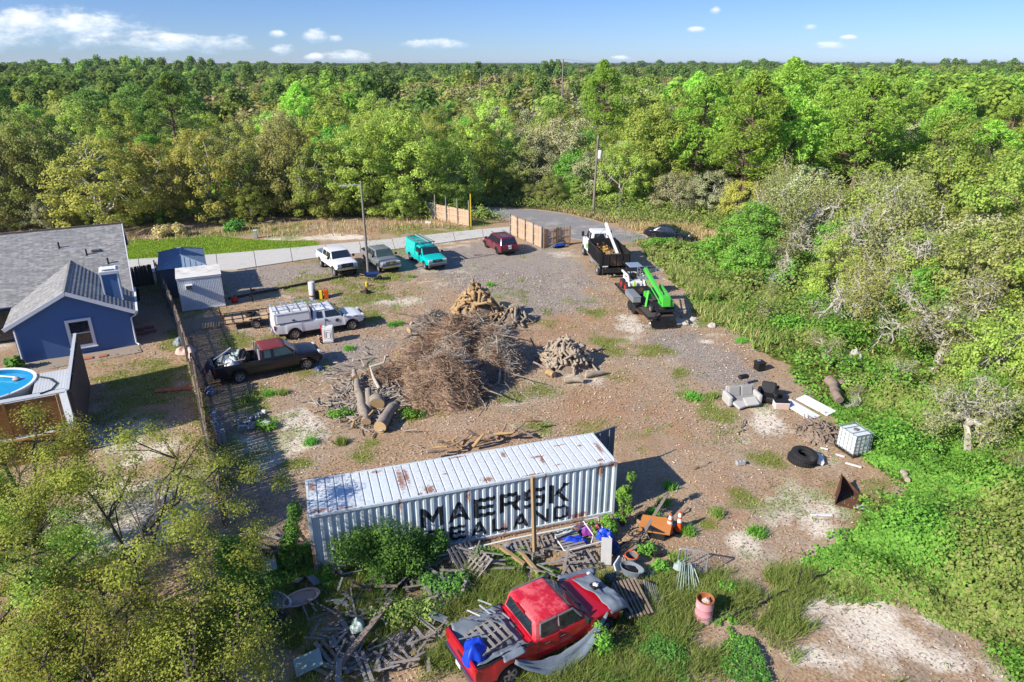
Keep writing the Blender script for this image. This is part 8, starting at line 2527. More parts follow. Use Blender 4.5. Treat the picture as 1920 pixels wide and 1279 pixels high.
for i in range(15):
 block(h0 + Vector((rl.gauss(0, 0.42), rl.gauss(0, 0.45), 0.1 + 0.16 * (i > 9))), (rl.choice([0, 0, 1.57, 0.3]), rl.choice([0, 0.2]), rl.uniform(0, 3)), 'grey concrete block tumbled in the heap right of the stack', 'blocks of the tumbled heap')
block(P(1388, 872) + Vector((0, 0, 0.13)), (0, 0, 0.2), 'single white concrete block alone on the dirt right of the container')
o = MB().box((0, 0, 0.09), (0.24, 0.2, 0.2)).build('white_lump', M['white_plastic'], bevel=0.03)
o.location = P(495, 775)
tag(o, 'small white lump at the far side of the block heap', 'block')
# ---------------------------------------------------------------- furniture and dumped things on the right
sf = thing('loveseat', 'worn grey two seat sofa with slumped cushions', 'sofa', P(1391, 757), R(8))
MB().box((0, 0.1, 0.22), (1.55, 0.75, 0.36)).build('base', M['sofa_grey'], sf, bevel=0.06)
for x in (-0.37, 0.37):
 MB().box((x, 0.42, 0.62), (0.72, 0.26, 0.60), mtx=Matrix.Rotation(R(-14), 3, 'X')).build('back_cushion', M['sofa_grey'], sf, bevel=0.08)
for s in (1, -1):
 MB().box((s * 0.86, 0.08, 0.36), (0.26, 0.95, 0.62)).build('arm', M['sofa_pale'], sf, bevel=0.09)
MB().box((0, 0.55, 0.50), (1.6, 0.12, 0.8)).build('back', M['sofa_pale'], sf, bevel=0.04)
for i, (x, y, rz, lb) in enumerate(((-0.25, -0.45, 0.5, 'pale seat cushion slid to the ground before the sofa, left one'), (0.35, -0.35, 0.15, 'pale seat cushion slid off the sofa, right one'))):
 o = MB().box((0, 0, 0), (0.75, 0.62, 0.16)).build('seat_cushion', M['sofa_pale'], bevel=0.05)
 o.location = P(1391, 757) + Vector((x, y, 0.22 + 0.1 * i))
 o.rotation_euler = (R(16), R(-4), rz)
 tag(o, lb, 'cushion')
o = MB().box((0, 0, 0), (0.72, 0.28, 0.2)).build('bolster', M['leather_black'], bevel=0.06)
o.location = P(1392, 722) + Vector((0, 0, 0.55))
o.rotation_euler = (0.3, 0.1, 0.5)
tag(o, 'dark bolster cushion on top of the sofa back', 'cushion')
rc_ = thing('armchair', 'broken black leather armchair beside the grey sofa', 'armchair', P(1437, 752), R(-25))
MB().box((0, 0.0, 0.24), (0.85, 0.8, 0.36)).build('seat', M['leather_black'], rc_, bevel=0.08)
MB().box((0.0, 0.42, 0.62), (0.8, 0.22, 0.75), mtx=Matrix.Rotation(R(-20), 3, 'X')).build('backrest', M['leather_black'], rc_, bevel=0.08)
for s in (1, -1):
 MB().box((s * 0.46, 0.0, 0.42), (0.2, 0.85, 0.52)).build('arm', M['leather_black'], rc_, bevel=0.07)
o = thing('armchair', 'black leather chair part tipped over between armchair and cabinet', 'armchair', P(1452, 748), R(20))
MB().box((0, 0, 0.22), (0.7, 0.55, 0.42), mtx=Matrix.Rotation(R(20), 3, 'Y')).build('seat', M['leather_black'], o, bevel=0.08)
MB().box((0.1, 0.35, 0.42), (0.7, 0.18, 0.5), mtx=Matrix.Rotation(R(30), 3, 'X')).build('backrest', M['leather_black'], o, bevel=0.06)
cbn = thing('cabinet', 'low cabinet with black top and white side beside the armchair', 'cabinet', P(1466, 768), R(-4))
MB().box((0, 0.25, 0.2), (0.78, 0.5, 0.40)).build('carcass', M['white_plastic'], cbn, bevel=0.01)
MB().box((0, 0.25, 0.41), (0.8, 0.52, 0.025)).build('top', M['plastic_black'], cbn)
MB().box((0, -0.006, 0.2), (0.7, 0.02, 0.3)).build('door', M['cloth_pale'], cbn)
pz = R(-62)
for i, (px, py, z, lb, rz_) in enumerate(((1500, 770, 0.08, 'white panelled door lying on the ground, left one', pz), (1529, 764, 0.14, 'white panelled door lying partly on the left one', pz + 0.03))):
 t = thing('door', lb, 'door', P(px, py) + Vector((0, 0, z)), rz_)
 t.rotation_euler = (R(6 if i else 3), R(3), rz_)
 MB().box((0, 0, 0), (2.05, 0.72, 0.08)).build('leaf', M['white_paint'], t, bevel=0.01)
 for x in (-0.6, 0.05, 0.65):
  MB().box((x, 0, 0.043), (0.45, 0.46, 0.012)).build('panel', M['white_plastic'], t, bevel=0.004)
 MB().lathe([(0, 0.06), (0.03, 0.05), (0.02, 0)], (0.85, -0.28, 0.04), n=10).build('handle', M['plastic_black'], t)
# stump roots pile
sr = P(1533, 815)
stp = MB()
for k in range(150):
 a = rl.uniform(0, 6.28)
 q_ = math.sqrt(rl.random()) * 0.95
 p0 = sr + Vector((math.cos(a) * q_ * 1.0, math.sin(a) * q_ * 1.2, 0.5 * (1 - q_ ** 2) * rl.uniform(0.6, 1.1) + 0.05))
 b = rl.uniform(0, 6.28)
 l_ = rl.uniform(0.3, 0.75)
 p1 = p0 + Vector((math.cos(b) * l_, math.sin(b) * l_, rl.uniform(-0.2, 0.15)))
 p1.z = max(0.03, p1.z)
 mid_ = (p0 + p1) / 2 + Vector((rl.gauss(0, .06), rl.gauss(0, .06), rl.uniform(0, .12)))
 stp.tube([p0, mid_, p1], [rl.uniform(.03, .07), .045, .02], 5)
o = stp.build('root_pile', M['stump_brown'], None, True)
kind(o, 'stuff', 'heap of twisted brown roots before the white doors')
mound('root_pile_core', 'packed roots and soil under the root heap', [(sr.x, sr.y, 1.0, 1.2, 0.45)], M['stump_brown'], 44, 14)
# tote tank
tz_ = R(-72)
ib = thing('tote_tank', 'white caged liquid tote standing at the edge of the vines', 'tank', P(1597, 845), tz_)
MB().box((0, 0, 0.66), (1.12, 0.96, 1.0)).build('bottle', M['tote_white'], ib, bevel=0.06)
MB().lathe([(0, 0.07), (0.12, 0.07), (0.13, 0)], (0, 0, 1.16), n=16).build('lid', M['plastic_grey'], ib)
cg = MB()
hx, hy = 0.585, 0.505
for k in range(6):
 z = 0.18 + k * 0.2
 cg.tube([(-hx, -hy, z), (hx, -hy, z), (hx, hy, z), (-hx, hy, z), (-hx, -hy, z)], 0.014, 5)
for k in range(6):
 x = -hx + k * 2 * hx / 5
 for y in (-hy, hy):
  cg.tube([(x, y, 0.12), (x, y, 1.2)], 0.014, 5)
for k in range(5):
 y = -hy + k * 2 * hy / 4
 for x in (-hx, hx):
  cg.tube([(x, y, 0.12), (x, y, 1.2)], 0.014, 5)
for x in (-0.25, 0.25):
 cg.tube([(x, -hy, 1.2), (x, hy, 1.2)], 0.016, 5)
cg.tube([(-hx, -hy, 1.2), (hx, -hy, 1.2), (hx, hy, 1.2), (-hx, hy, 1.2), (-hx, -hy, 1.2)], 0.02, 5)
cg.build('cage', M['steel'], ib)
MB().box((0, 0, 0.07), (1.2, 1.02, 0.10)).build('pallet_base', M['steel_black'], ib)
MB().box((0.592, 0.15, 0.78), (0.012, 0.3, 0.22)).build('label_plate', M['green_glass'], ib)
tp_ = P(1503, 867)
def tyre(label, loc, r, w_, tilt=(0, 0)):
 o = MB().lathe([(r * 0.50, -w_ * 0.3), (r * 0.56, -w_ * 0.48), (r * 0.80, -w_ / 2), (r * 0.95, -w_ * 0.42), (r, -w_ * 0.2), (r, w_ * 0.2), (r * 0.95, w_ * 0.42), (r * 0.80, w_ / 2), (r * 0.56, w_ * 0.48), (r * 0.50, w_ * 0.3), (r * 0.56, 0.0), (r * 0.50, -w_ * 0.3)], (0, 0, 0), 'Z', 36)
 for k in range(36):
  a = 2 * math.pi * k / 36
  o.box((math.cos(a) * r, math.sin(a) * r, 0), (0.03, 0.05, w_ * 0.6), a)
 o = o.build('tyre', M['rubber'], None, True, 30)
 o.location = loc
 o.rotation_euler = (tilt[0], tilt[1], 0)
 tag(o, label, 'tyre')
tyre('big black tractor tyre lying beneath the smaller one by the tote', tp_ + Vector((0.05, 0.1, 0.16)), 0.66, 0.32)
tyre('large black tyre resting on top of the tractor tyre', tp_ + Vector((0.05, -0.05, 0.46)), 0.60, 0.28, (0.10, 0.06))
o = MB().box((0, 0, 0.16), (0.42, 0.75, 0.2)).build('white_board', M['white_plastic'], bevel=0.01)
o.location = tp_ + Vector((0.78, 0.1, 0))
o.rotation_euler = (0, 0.25, -0.3)
tag(o, 'white scrap board half under the tyres', 'board')
for i, (px, py, l_, rz_, lb) in enumerate(((1600, 873, 0.7, -0.6, 'short white plank below the tote'), (1575, 855, 0.4, -0.6, 'tiny white plank between tyres and tote'), (1545, 842, 0.35, -0.5, 'pale stick before the root heap'), (1615, 950, 0.8, 0.3, 'white plank behind the rusty hopper'), (1622, 957, 0.9, -0.5, 'long white plank crossing behind the rusty hopper'),
                                           (1540, 967, 0.9, -0.05, 'pale grey plank flat on the dirt below the hopper'), (1265, 970, 0.0, 0, ''))):
 if not lb:
  continue
 o = MB().box((0, 0, 0.03), (l_, 0.09, 0.05)).build('plank', M['white_plastic'])
 o.location = P(px, py)
 o.rotation_euler = (0, 0, rz_)
 tag(o, lb, 'plank')
hp = thing('hopper', 'rusty tipped steel hopper with a dark open mouth', 'hopper', P(1588, 936), R(-118))
hb = MB()
v = [(-0.7, -0.45, 0), (0.7, -0.45, 0), (0.7, 0.5, 0), (-0.7, 0.5, 0), (-0.7, -0.38, 0.74), (0.7, -0.38, 0.74)]
hb._put(v, [(0, 1, 5, 4), (0, 4, 3), (0, 3, 2, 1)])
hb.build('shell', M['rust'], hp, thick=0.03)
MB().box((0, 0.50, 0.03), (1.4, 0.05, 0.08)).bar((-0.7, -0.38, 0.75), (0.7, -0.38, 0.75), 0.07, 0.06).build('rim', M['rust'], hp)
MB().box((0.0, -0.44, 0.38), (0.1, 0.05, 0.68), mtx=Matrix.Rotation(R(-5), 3, 'X')).build('rib', M['rust'], hp)
bk_ = thing('bin', 'small black open bin standing at the vine edge', 'bin', P(1423, 693), 0.3)
MB().prism([(-0.26, -0.26, 0), (0.26, -0.26, 0), (0.26, 0.26, 0), (-0.26, 0.26, 0)], (0.02, 0, 0.5)).build('body', M['tarp_black'], bk_, bevel=0.04)
MB().box((0.02, 0, 0.51), (0.6, 0.6, 0.06)).build('lid', M['plastic_black'], bk_, bevel=0.02)
MB().box((0, 0.1, 0.55), (0.2, 0.1, 0.05)).build('handle', M['blue_metal'], bk_)
for i, (a_, b_, r_, lb) in enumerate((((1527, 665), (1550, 695), 0.2, 'grey rotten log lying in the vines above the stump'), ((1548, 735), (1570, 772), 0.3, 'thick grey rotten log behind the white doors'), ((1575, 740), (1580, 722), 0.2, 'short grey log stub beside the rotten logs'), ((1345, 482), (1440, 494), 0.16, 'long pale log lying in the dry brush below the dark car'),
                                      ((1690, 1000 - 110), (1700, 905), 0.14, 'pale rock like stump at the end of the sand track'))):
 big_log(lb, P(*a_) + Vector((0, 0, r_ + 0.5 * (i < 3))), P(*b_) + Vector((0, 0, r_ + 0.4 * (i < 3))), r_, r_ * 0.8, M['stump_brown'] if i < 3 else M['bark_pale'], bend=0.06, seed=50 + i, ends=False)
rk_ = rag('rock', 'rounded pinkish boulder in the vines', 'rock', P(1600, 690) + Vector((0, 0, 0.5)), 0.45, 0.4, 0.6, M['rock'], 61)
for i, (px, py, s) in enumerate(((1420, 628, 0.3), (1432, 634, 0.25), (1412, 640, 0.2), (1300, 600, 0.3), (1335, 612, 0.35), (1285, 608, 0.25))):
 rag('rock', f'pale broken rock at the edge of the vines, number {"one two three four five six".split()[i]} from the upper end' if False else ('pale broken rock on the bank above the black bin' if i < 3 else 'pale broken rubble lump behind the trailer'), 'rock', P(px, py), s, s * 0.8, s * 0.7, M['rock'], 70 + i)['group'] = 'rocks above the bin' if i < 3 else 'rubble behind the trailer'
# ---------------------------------------------------------------- by the container: cones, board, cart, barrel
cone('orange traffic cone with white bands, left one behind the orange board', P(1254, 1000), M['orange'], True, 0.95)
cone('orange traffic cone with white bands, right one standing clear', P(1272, 995), M['orange'], True, 0.95)
ob = MB().box((0, 0, 0), (1.25, 0.85, 0.03)).build('board', M['orange_board'])
ob.location = P(1228, 1000) + Vector((0, 0, 0.42))
ob.rotation_euler = (R(14), R(-6), R(-22))
tag(ob, 'orange brown board propped flat beside the cones', 'board')
o = MB().box((0, 0, 0.2), (0.7, 0.6, 0.4)).build('crate', M['plastic_black'], bevel=0.02)
o.location = P(1232, 1003)
o.rotation_euler = (0, 0, -0.4)
tag(o, 'dark crate under the orange board', 'crate')
o = MB().lathe([(0.26, -0.06), (0.33, -0.06), (0.34, 0), (0.33, 0.06), (0.26, 0.06)], (0, 0, 0.06), n=20).build('tyre', M['post_tan'], None, True)
o.location = P(1206, 975)
tag(o, 'tan hoop ring lying beside the orange board', 'hoop')
def stick(name, label, cat, a, b, w_, h_, m):
 o = MB().bar(a, b, w_, h_).build(name, m, bevel=0.006)
 return tag(o, label, cat)
stick('plank', 'long brown plank leaning across the orange board', 'plank', P(1186, 1038) + Vector((0, 0, 0.1)), P(1249, 957) + Vector((0.05, 0.2, 0.75)), 0.14, 0.07, M['pole_wood'])
stick('post', 'tall tan wooden post standing in front of the container lettering', 'post', P(1003, 1045) + Vector((0, 0, -0.2)), P(1003, 1045) + Vector((-0.12, 0.15, 3.55)), 0.13, 0.13, M['post_tan'])
o = MB().tube([P(1172, 985) + Vector((0, 0, 0.45)), P(960, 1030) + Vector((0, 0, 0.5)), P(765, 1072) + Vector((0, 0, 0.4))], 0.035, 6).build('pipe', M['white_plastic'])
tag(o, 'long white pipe lying along the container foot', 'pipe')
o = MB().tube([P(770, 1068) + Vector((0, 0, 0.5)), P(640, 1090) + Vector((0, 0, 0.3))], 0.03, 6).build('pipe', M['steel'])
tag(o, 'grey pipe lying left of the long white pipe', 'pipe')
stick('beam', 'tan beam end on the grass left of the wooden post', 'beam', P(938, 1045) + Vector((0, 0, 0.5)), P(983, 1068) + Vector((0, 0, 0.25)), 0.14, 0.12, M['post_tan'])
stick('beam', 'tan beam lying toward the red pickup left of the slatted frame', 'beam', P(972, 1046) + Vector((0, 0, 0.4)), P(1010, 1085) + Vector((0, 0, 0.25)), 0.12, 0.12, M['post_tan'])
# mesh cart
mc = thing('mesh_cart', 'grey wire mesh cart frame standing by the barrel', 'cart', P(1292, 1082), R(-14))
fr = MB()
fr.tube([(-0.45, 0.28, 0.02), (-0.42, 0.30, 0.95), (-0.36, 0.32, 1.0), (0.55, 0.32, 1.0), (0.6, 0.30, 0.95), (0.6, 0.26, 0.02)], 0.03, 7)
fr.tube([(-0.2, 0.3, 1.0), (-0.2, 0.27, 0.03)], 0.028, 6)
fr.tube([(-0.45, 0.28, 0.05), (-0.45, -0.4, 0.05), (0.55, -0.4, 0.05), (0.6, 0.26, 0.05)], 0.028, 6)
fr.tube([(-0.45, -0.4, 0.05), (-0.42, -0.4, 0.4)], 0.025, 6)
fr.build('frame', M['steel'], mc, True)
ms = MB()
for k in range(12):
 z = 0.06 + k * 0.08
 ms.tube([(-0.2, 0.29, z), (0.58, 0.29, z)], 0.006, 3, False)
for k in range(11):
 x = -0.2 + k * 0.078
 ms.tube([(x, 0.29, 0.03), (x, 0.30, 1.0)], 0.006, 3, False)
ms.build('mesh', M['steel'], mc)
for i in range(9):
 a0 = P(1275 + 3 * i, 1080 + i) + Vector((0, 0, rl.uniform(0.5, 0.8)))
 a1 = P(1268 + 6 * i, 1112 + rl.uniform(-8, 10)) + Vector((0, 0, 0.03))
 o = MB().tube([a0, a1], 0.016, 5).build('rod', M['green_glass'])
 tag(o, 'thin pale green rod leaning on the mesh cart', 'rod', 'rods leaning on the mesh cart')
rag('rubbish_bag', 'small white bag on the weeds left of the mesh cart', 'bag', P(1222, 1078), 0.16, 0.14, 0.16, M['white_plastic'], 81)
rag('rubbish_bag', 'white crumpled sheet on the rods of the mesh cart', 'bag', P(1270, 1078) + Vector((0, 0, 0.35)), 0.18, 0.2, 0.25, M['green_glass'], 82)
br = thing('barrel', 'faded pink steel barrel with a rusty open top', 'barrel', P(1318, 1160), 0)
MB().lathe([(0.0, 0.02), (0.29, 0.0), (0.295, 0.28), (0.305, 0.30), (0.295, 0.32), (0.295, 0.56), (0.305, 0.58), (0.295, 0.60), (0.29, 0.88)], (0, 0, 0), n=28).build('drum', M['pink_barrel'], br, True, 50)
MB().lathe([(0.30, 0.86), (0.31, 0.885), (0.29, 0.90), (0.265, 0.88), (0.265, 0.74), (0.0, 0.74)], (0, 0, 0), n=28).build('rim', M['rust_light'], br, True, 40)
rag('paper_scrap', 'pale yellow foam scrap inside the pink barrel', 'scrap', P(1318, 1160) + Vector((0.02, 0, 0.76)), 0.15, 0.13, 0.12, M['cloth_pale'], 83)
# fallen chain link line
cf = thing('wire_fence', 'collapsed dark wire fence lying along the sand at lower right', 'fence')
a, b = P(1375, 1160), P(1548, 1080)
for k in range(4):
 p = a.lerp(b, k / 3)
 MB().tube([p, p + Vector((0.1, 0.1, 0.35 + 0.5 * (k == 2)))], 0.025, 5).build('post', M['steel_black'], cf)
MB().tube([a.lerp(b, k / 8) + Vector((0, 0, 0.15 + 0.08 * math.sin(k * 2.1))) for k in range(9)], 0.03, 5).build('rail', M['steel_black'], cf)
ms = MB()
for k in range(44):
 p = a.lerp(b, k / 44)
 for s in (1, -1):
  ms.tube([p + Vector((0, 0, 0.02)), p + Vector((0.16 * s, 0.10 * s, 0.22))], 0.006, 3, False)
ms.build('mesh', M['steel_black'], cf)
# ---------------------------------------------------------------- junk between the container and the red pickup
pallet('grey weathered pallet lying beside the red pickup nose', P(1085, 1062) + Vector((0, 0, 0.1)), R(22), M['wood_grey'], 0.0, 1.25, 1.0, 6, roll=0.10)
fr_ = thing('bed_frame', 'blue and white tubular frame with slats lying by the container', 'frame', P(1092, 1020) + Vector((0, 0, 0.3)), R(20))
MB().tube([(-0.95, -0.5, 0.0), (-1.0, -0.42, 0), (-1.0, 0.42, 0.0), (-0.95, 0.5, 0), (0.95, 0.5, 0.05), (1.0, 0.45, 0.05), (1.0, -0.45, 0.05), (0.95, -0.5, 0.05), (-0.95, -0.5, 0)], 0.025, 6).build('tube_frame', M['white_plastic'], fr_)
for k in range(6):
 MB().box((-0.5, -0.4 + 0.16 * k, 0.0), (0.9, 0.1, 0.02)).build('slat', M['wood_grey'], fr_)
MB().tube([(0.1, 0.5, 0.05), (0.2, 0.55, 0.4), (0.9, 0.5, 0.4), (0.95, 0.45, 0.05)], 0.022, 6).tube([(0.15, -0.45, 0.05), (0.25, -0.4, 0.35), (0.25, 0.5, 0.38)], 0.022, 6).build('head_rail', M['white_plastic'], fr_)
for i, (px, py, sx, sy, h, m, lb) in enumerate([(1075, 1022, 0.5, 0.25, 0.3, 'blue_tarp', 'blue cloth heap on the tubular frame'), (1118, 1000, 0.3, 0.25, 0.3, 'pink', 'magenta crumpled plastic by the container foot'), (1100, 1003, 0.3, 0.2, 0.26, 'purple', 'purple crumpled plastic by the container foot'),
            (1135, 1012, 0.35, 0.3, 0.35, 'blue_tarp', 'bright blue plastic heap beside the white board'), (1150, 1035, 0.3, 0.3, 0.3, 'blue_dark', 'dark blue cushion behind the white board'), (1060, 1005, 0.45, 0.18, 0.2, 'green_glass', 'greenish plastic sheet along the container foot'),
            (1092, 992, 0.35, 0.15, 0.2, 'faded_red', 'dull red cloth along the container foot'), (960, 1035, 0.5, 0.25, 0.2, 'tarp_grey', 'greyish purple plastic by the wooden post')]):
 rag('plastic_scrap', lb, 'scrap', P(px, py) + Vector((0, 0, 0.12)), sx, sy, h, M[m], 90 + i)
wbd = MB().box((0, 0, 0), (0.40, 1.05, 0.06)).build('board', M['sofa_pale'], bevel=0.01)
wbd.location = P(1136, 1050) + Vector((0, 0, 0.42))
wbd.rotation_euler = (R(32), R(3), R(-6))
tag(wbd, 'white rectangular board leaning on the scrap', 'board')
snk = thing('basin', 'white moulded basin with a dark round hole lying on its side', 'basin', P(1175, 1082) + Vector((0, 0, 0.25)), R(-30))
MB().box((-0.36, 0, 0.12), (0.06, 0.55, 0.5), mtx=Matrix.Rotation(R(-18), 3, 'Y')).build('end_panel', M['white_plastic'], snk, bevel=0.01)
MB().lathe([(0.0, 0.012), (0.16, 0.012), (0.17, -0.01)], (-0.40, 0, 0.13), 'X', 20).build('hole_ring', M['plastic_black'], snk)
MB().lathe([(0.07, 0.02), (0.10, 0.03), (0.12, 0.02)], (-0.40, 0, 0.13), 'X', 16).build('inner_ring', M['white_plastic'], snk)
sh_ = MB()
ring = [(0.55 * math.cos(a) * (1.0 if math.cos(a) > 0 else 0.7), 0.30 * math.sin(a)) for a in np.linspace(0, 2 * math.pi, 20, endpoint=False)]
vs = [(x + 0.1, y, 0.28) for x, y in ring] + [(x * 0.7 + 0.1, y * 0.7, -0.05) for x, y in ring]
sh_._put(vs, [(i, (i + 1) % 20, 20 + (i + 1) % 20, 20 + i) for i in range(20)] + [tuple(range(20, 40))])
sh_.build('bowl', M['tarp_grey'], snk, thick=0.03)
rag('rubbish_bag', 'black rubbish inside the white basin', 'bag', P(1180, 1080) + Vector((0, 0, 0.3)), 0.35, 0.2, 0.14, M['tarp_black'], 111)
gb_ = thing('bin', 'grey ribbed tub with an orange rim by the leaning plank', 'bin', P(1183, 1058), 0.2)
MB().lathe([(0, 0.01), (0.2, 0), (0.24, 0.42)], (0, 0, 0), n=16).build('body', M['plastic_grey'], gb_)
MB().lathe([(0.24, 0.40), (0.27, 0.43), (0.24, 0.45), (0.22, 0.43)], (0, 0, 0), n=16).build('rim', M['orange'], gb_)
o = MB().box((0, 0, 0.12), (0.36, 0.3, 0.22)).build('black_box', M['plastic_black'], bevel=0.02)
o.location = P(1232, 1042)
o.rotation_euler = (0, 0, 0.3)
tag(o, 'small black box on the dirt between plank and cart', 'box')
o = MB().box((0, 0, 0.12), (0.6, 0.45, 0.2)).build('battery_box', M['blue_dark'], bevel=0.03)
o.location = P(1150, 1090)
o.rotation_euler = (0, 0.2, 0.5)
tag(o, 'dark box between red pickup nose and basin', 'box')
bi = thing('bicycle', 'old black bicycle lying in the weeds at the container end', 'bicycle', P(1170, 1015) + Vector((0, 0, 0.1)), R(60))
bi.rotation_euler = (R(62), 0, R(60))
for x in (-0.5, 0.5):
 MB().lathe([(0.29, -0.02), (0.325, -0.02), (0.33, 0), (0.325, 0.02), (0.29, 0.02)], (x, 0, 0.33), 'Y', 24).build('wheel', M['rubber'], bi, True)
MB().tube([(-0.5, 0, 0.33), (-0.1, 0, 0.33), (0.35, 0, 0.75), (-0.25, 0, 0.75), (-0.1, 0, 0.33)], 0.02, 6).tube([(0.5, 0, 0.33), (0.35, 0, 0.85)], 0.02, 6).tube([(-0.5, 0, 0.33), (-0.25, 0, 0.75)], 0.015, 5).build('frame', M['steel_black'], bi)
MB().tube([(0.35, -0.28, 0.88), (0.35, 0, 0.86), (0.35, 0.28, 0.88)], 0.015, 5).build('handlebar', M['steel'], bi)
MB().box((-0.28, 0, 0.82), (0.24, 0.12, 0.06)).build('saddle', M['plastic_black'], bi, bevel=0.02)
# rows of dark slats beside the pickup nose
ps = pallet('dark brown pallet of narrow slats beside the pickup nose', P(1183, 1140) + Vector((0, 0, 0.35)), R(-72), M['wood_greybrown'], R(14), 1.35, 1.0, 3)
for k in range(7):
 MB().box((0, -0.42 + k * 0.14, 0.17), (1.45, 0.06, 0.05)).build('slat', M['stump_brown'], ps)
for i in range(7):
 p0 = P(1205 + i * 4, 1108) + Vector((0, 0, 0.5 - 0.04 * i))
 p1 = P(1222 + i * 5.5, 1172) + Vector((0, 0, 0.06))
 stick('rail', 'thin grey rail leaning right of the dark slatted pallet', 'rail', p0, p1, 0.05, 0.03, M['plastic_grey'] if i % 2 else M['wood_grey'])['group'] = 'grey rails right of the dark pallet'
# pale broken pallets left of the wooden post
for i, (px, py, z, rz_, rx, ry, lb) in enumerate([(868, 1056, 0.3, 0.9, 0.7, 0.2, 'broken grey pallet propped like a tent below the letter A'), (895, 1068, 0.25, 2.2, -0.6, 0.1, 'second broken grey pallet leaning on the tented one'), (785, 1090, 0.15, 0.4, 0.1, 0.0, 'pale slatted pallet flat in the bushes left of the tent'),
                                                  (985, 1040, 0.2, 0.3, 0.15, 0.0, 'dark grey pallet behind the tall tan post'), (835, 1122, 0.25, 0.7, 0.35, 0.1, 'greenish weathered pallet in the weeds left of the red pickup'), (1040, 1018, 0.12, 0.32, 0.12, 0.0, 'dark slatted pallet leaning on the container foot')]):
 pallet(lb, P(px, py) + Vector((0, 0, z)), rz_, M['wood_grey'], ry, 1.2, 1.0, 6, roll=rx)
for i in range(34):
 p0 = P(rl.uniform(800, 1060), rl.uniform(1045, 1100)) + Vector((0, 0, rl.uniform(0.2, 0.7)))
 a = rl.uniform(-0.6, 1.6)
 stick('plank', 'weathered grey plank in the jumble below the container letters', 'plank', p0, p0 + Vector((math.cos(a) * rl.uniform(0.6, 1.3), math.sin(a) * 0.9, rl.uniform(-0.3, 0.2))), rl.uniform(0.06, 0.12), 0.025, M['wood_grey'])['group'] = 'planks below the container letters'
for i in range(46):
 p0 = P(rl.uniform(620, 870), rl.uniform(1070, 1140)) + Vector((0, 0, rl.uniform(0.15, 0.55)))
 a = rl.uniform(0, 3.1)
 l_ = rl.uniform(0.3, 1.1)
 stick('plank', 'short broken board sticking out of the weeds below the container', 'plank', p0, p0 + Vector((math.cos(a) * l_, math.sin(a) * l_, rl.uniform(-0.15, 0.2))), rl.uniform(0.05, 0.13), 0.025, M[rl.choice(['wood_grey', 'wood_greybrown', 'wood_dark', 'plastic_grey'])])['group'] = 'boards in the weeds below the container'
# rafter and planks left of the pickup tail
for i, (a_, b_, w_, m, lb) in enumerate([((795, 1140), (840, 1178), 0.12, 'wood_grey', 'grey board leaning toward the pickup tailgate'), ((805, 1165), (838, 1172), 0.3, 'tarp_grey', 'grey metal sheet at the pickup tailgate'), ((770, 1160), (835, 1200), 0.05, 'wood_grey', 'thin rail left of the pickup tailgate'),
          ((785, 1175), (830, 1205), 0.05, 'wood_grey', 'lower thin rail left of the pickup tailgate'), ((860, 1100), (885, 1113), 0.06, 'white_plastic', 'short white stick in the weeds left of the pickup cab')]):
 stick('board', lb, 'board', P(*a_) + Vector((0, 0, 0.35)), P(*b_) + Vector((0, 0, 0.2)), w_, 0.03, M[m])
# scrap lumber heap at the bottom left
lumber = [((735, 1150), (640, 1262), 0.20, 0.5), ((640, 1175), (668, 1215), 0.16, 0.3), ((650, 1168), (690, 1170), 0.10, 0.3), ((592, 1218), (625, 1255), 0.13, 0.25), ((605, 1212), (640, 1250), 0.11, 0.25), ((625, 1205), (640, 1245), 0.12, 0.3),
          ((680, 1235), (700, 1290), 0.12, 0.25), ((668, 1240), (690, 1290), 0.10, 0.3), ((710, 1210), (690, 1220), 0.06, 0.2), ((640, 1258), (655, 1272), 0.12, 0.3), ((640, 1260), (635, 1300), 0.18, 0.5), ((590, 1250), (640, 1268), 0.14, 0.2), ((590, 1262), (645, 1285), 0.12, 0.2),
          ((605, 1195), (665, 1190), 0.10, 0.25), ((705, 1262), (735, 1245), 0.07, 0.2), ((640, 1225), (600, 1200), 0.09, 0.2), ((655, 1240), (610, 1290), 0.12, 0.3), ((720, 1225), (700, 1270), 0.09, 0.2)]
for i, (a_, b_, w_, z) in enumerate(lumber):
 lb = ('longest grey beam lying across the lumber heap at the bottom' if i == 0 else 'weathered grey board in the lumber heap at the bottom left')
 o = stick('plank', lb, 'plank', P(*a_) + Vector((0, 0, z + rl.uniform(0, .12))), P(*b_) + Vector((0, 0, z * 0.6 + rl.uniform(0, .1))), w_, 0.05 if i else 0.10, M['wood_grey'] if i % 4 else M['wood_greybrown'])
 if i:
  o['group'] = 'boards of the lumber heap'
for i in range(100):
 p0 = P(rl.uniform(575, 810), rl.uniform(1125, 1275)) + Vector((0, 0, rl.uniform(0.08, 0.38)))
 a = rl.uniform(0, 3.1)
 l_ = rl.uniform(0.3, 1.15)
 stick('plank', 'weathered grey board in the lumber heap at the bottom left', 'plank', p0, p0 + Vector((math.cos(a) * l_, math.sin(a) * l_, rl.uniform(-0.05, 0.1))), rl.uniform(0.05, 0.11), 0.025, M['wood_grey'])['group'] = 'boards of the lumber heap'
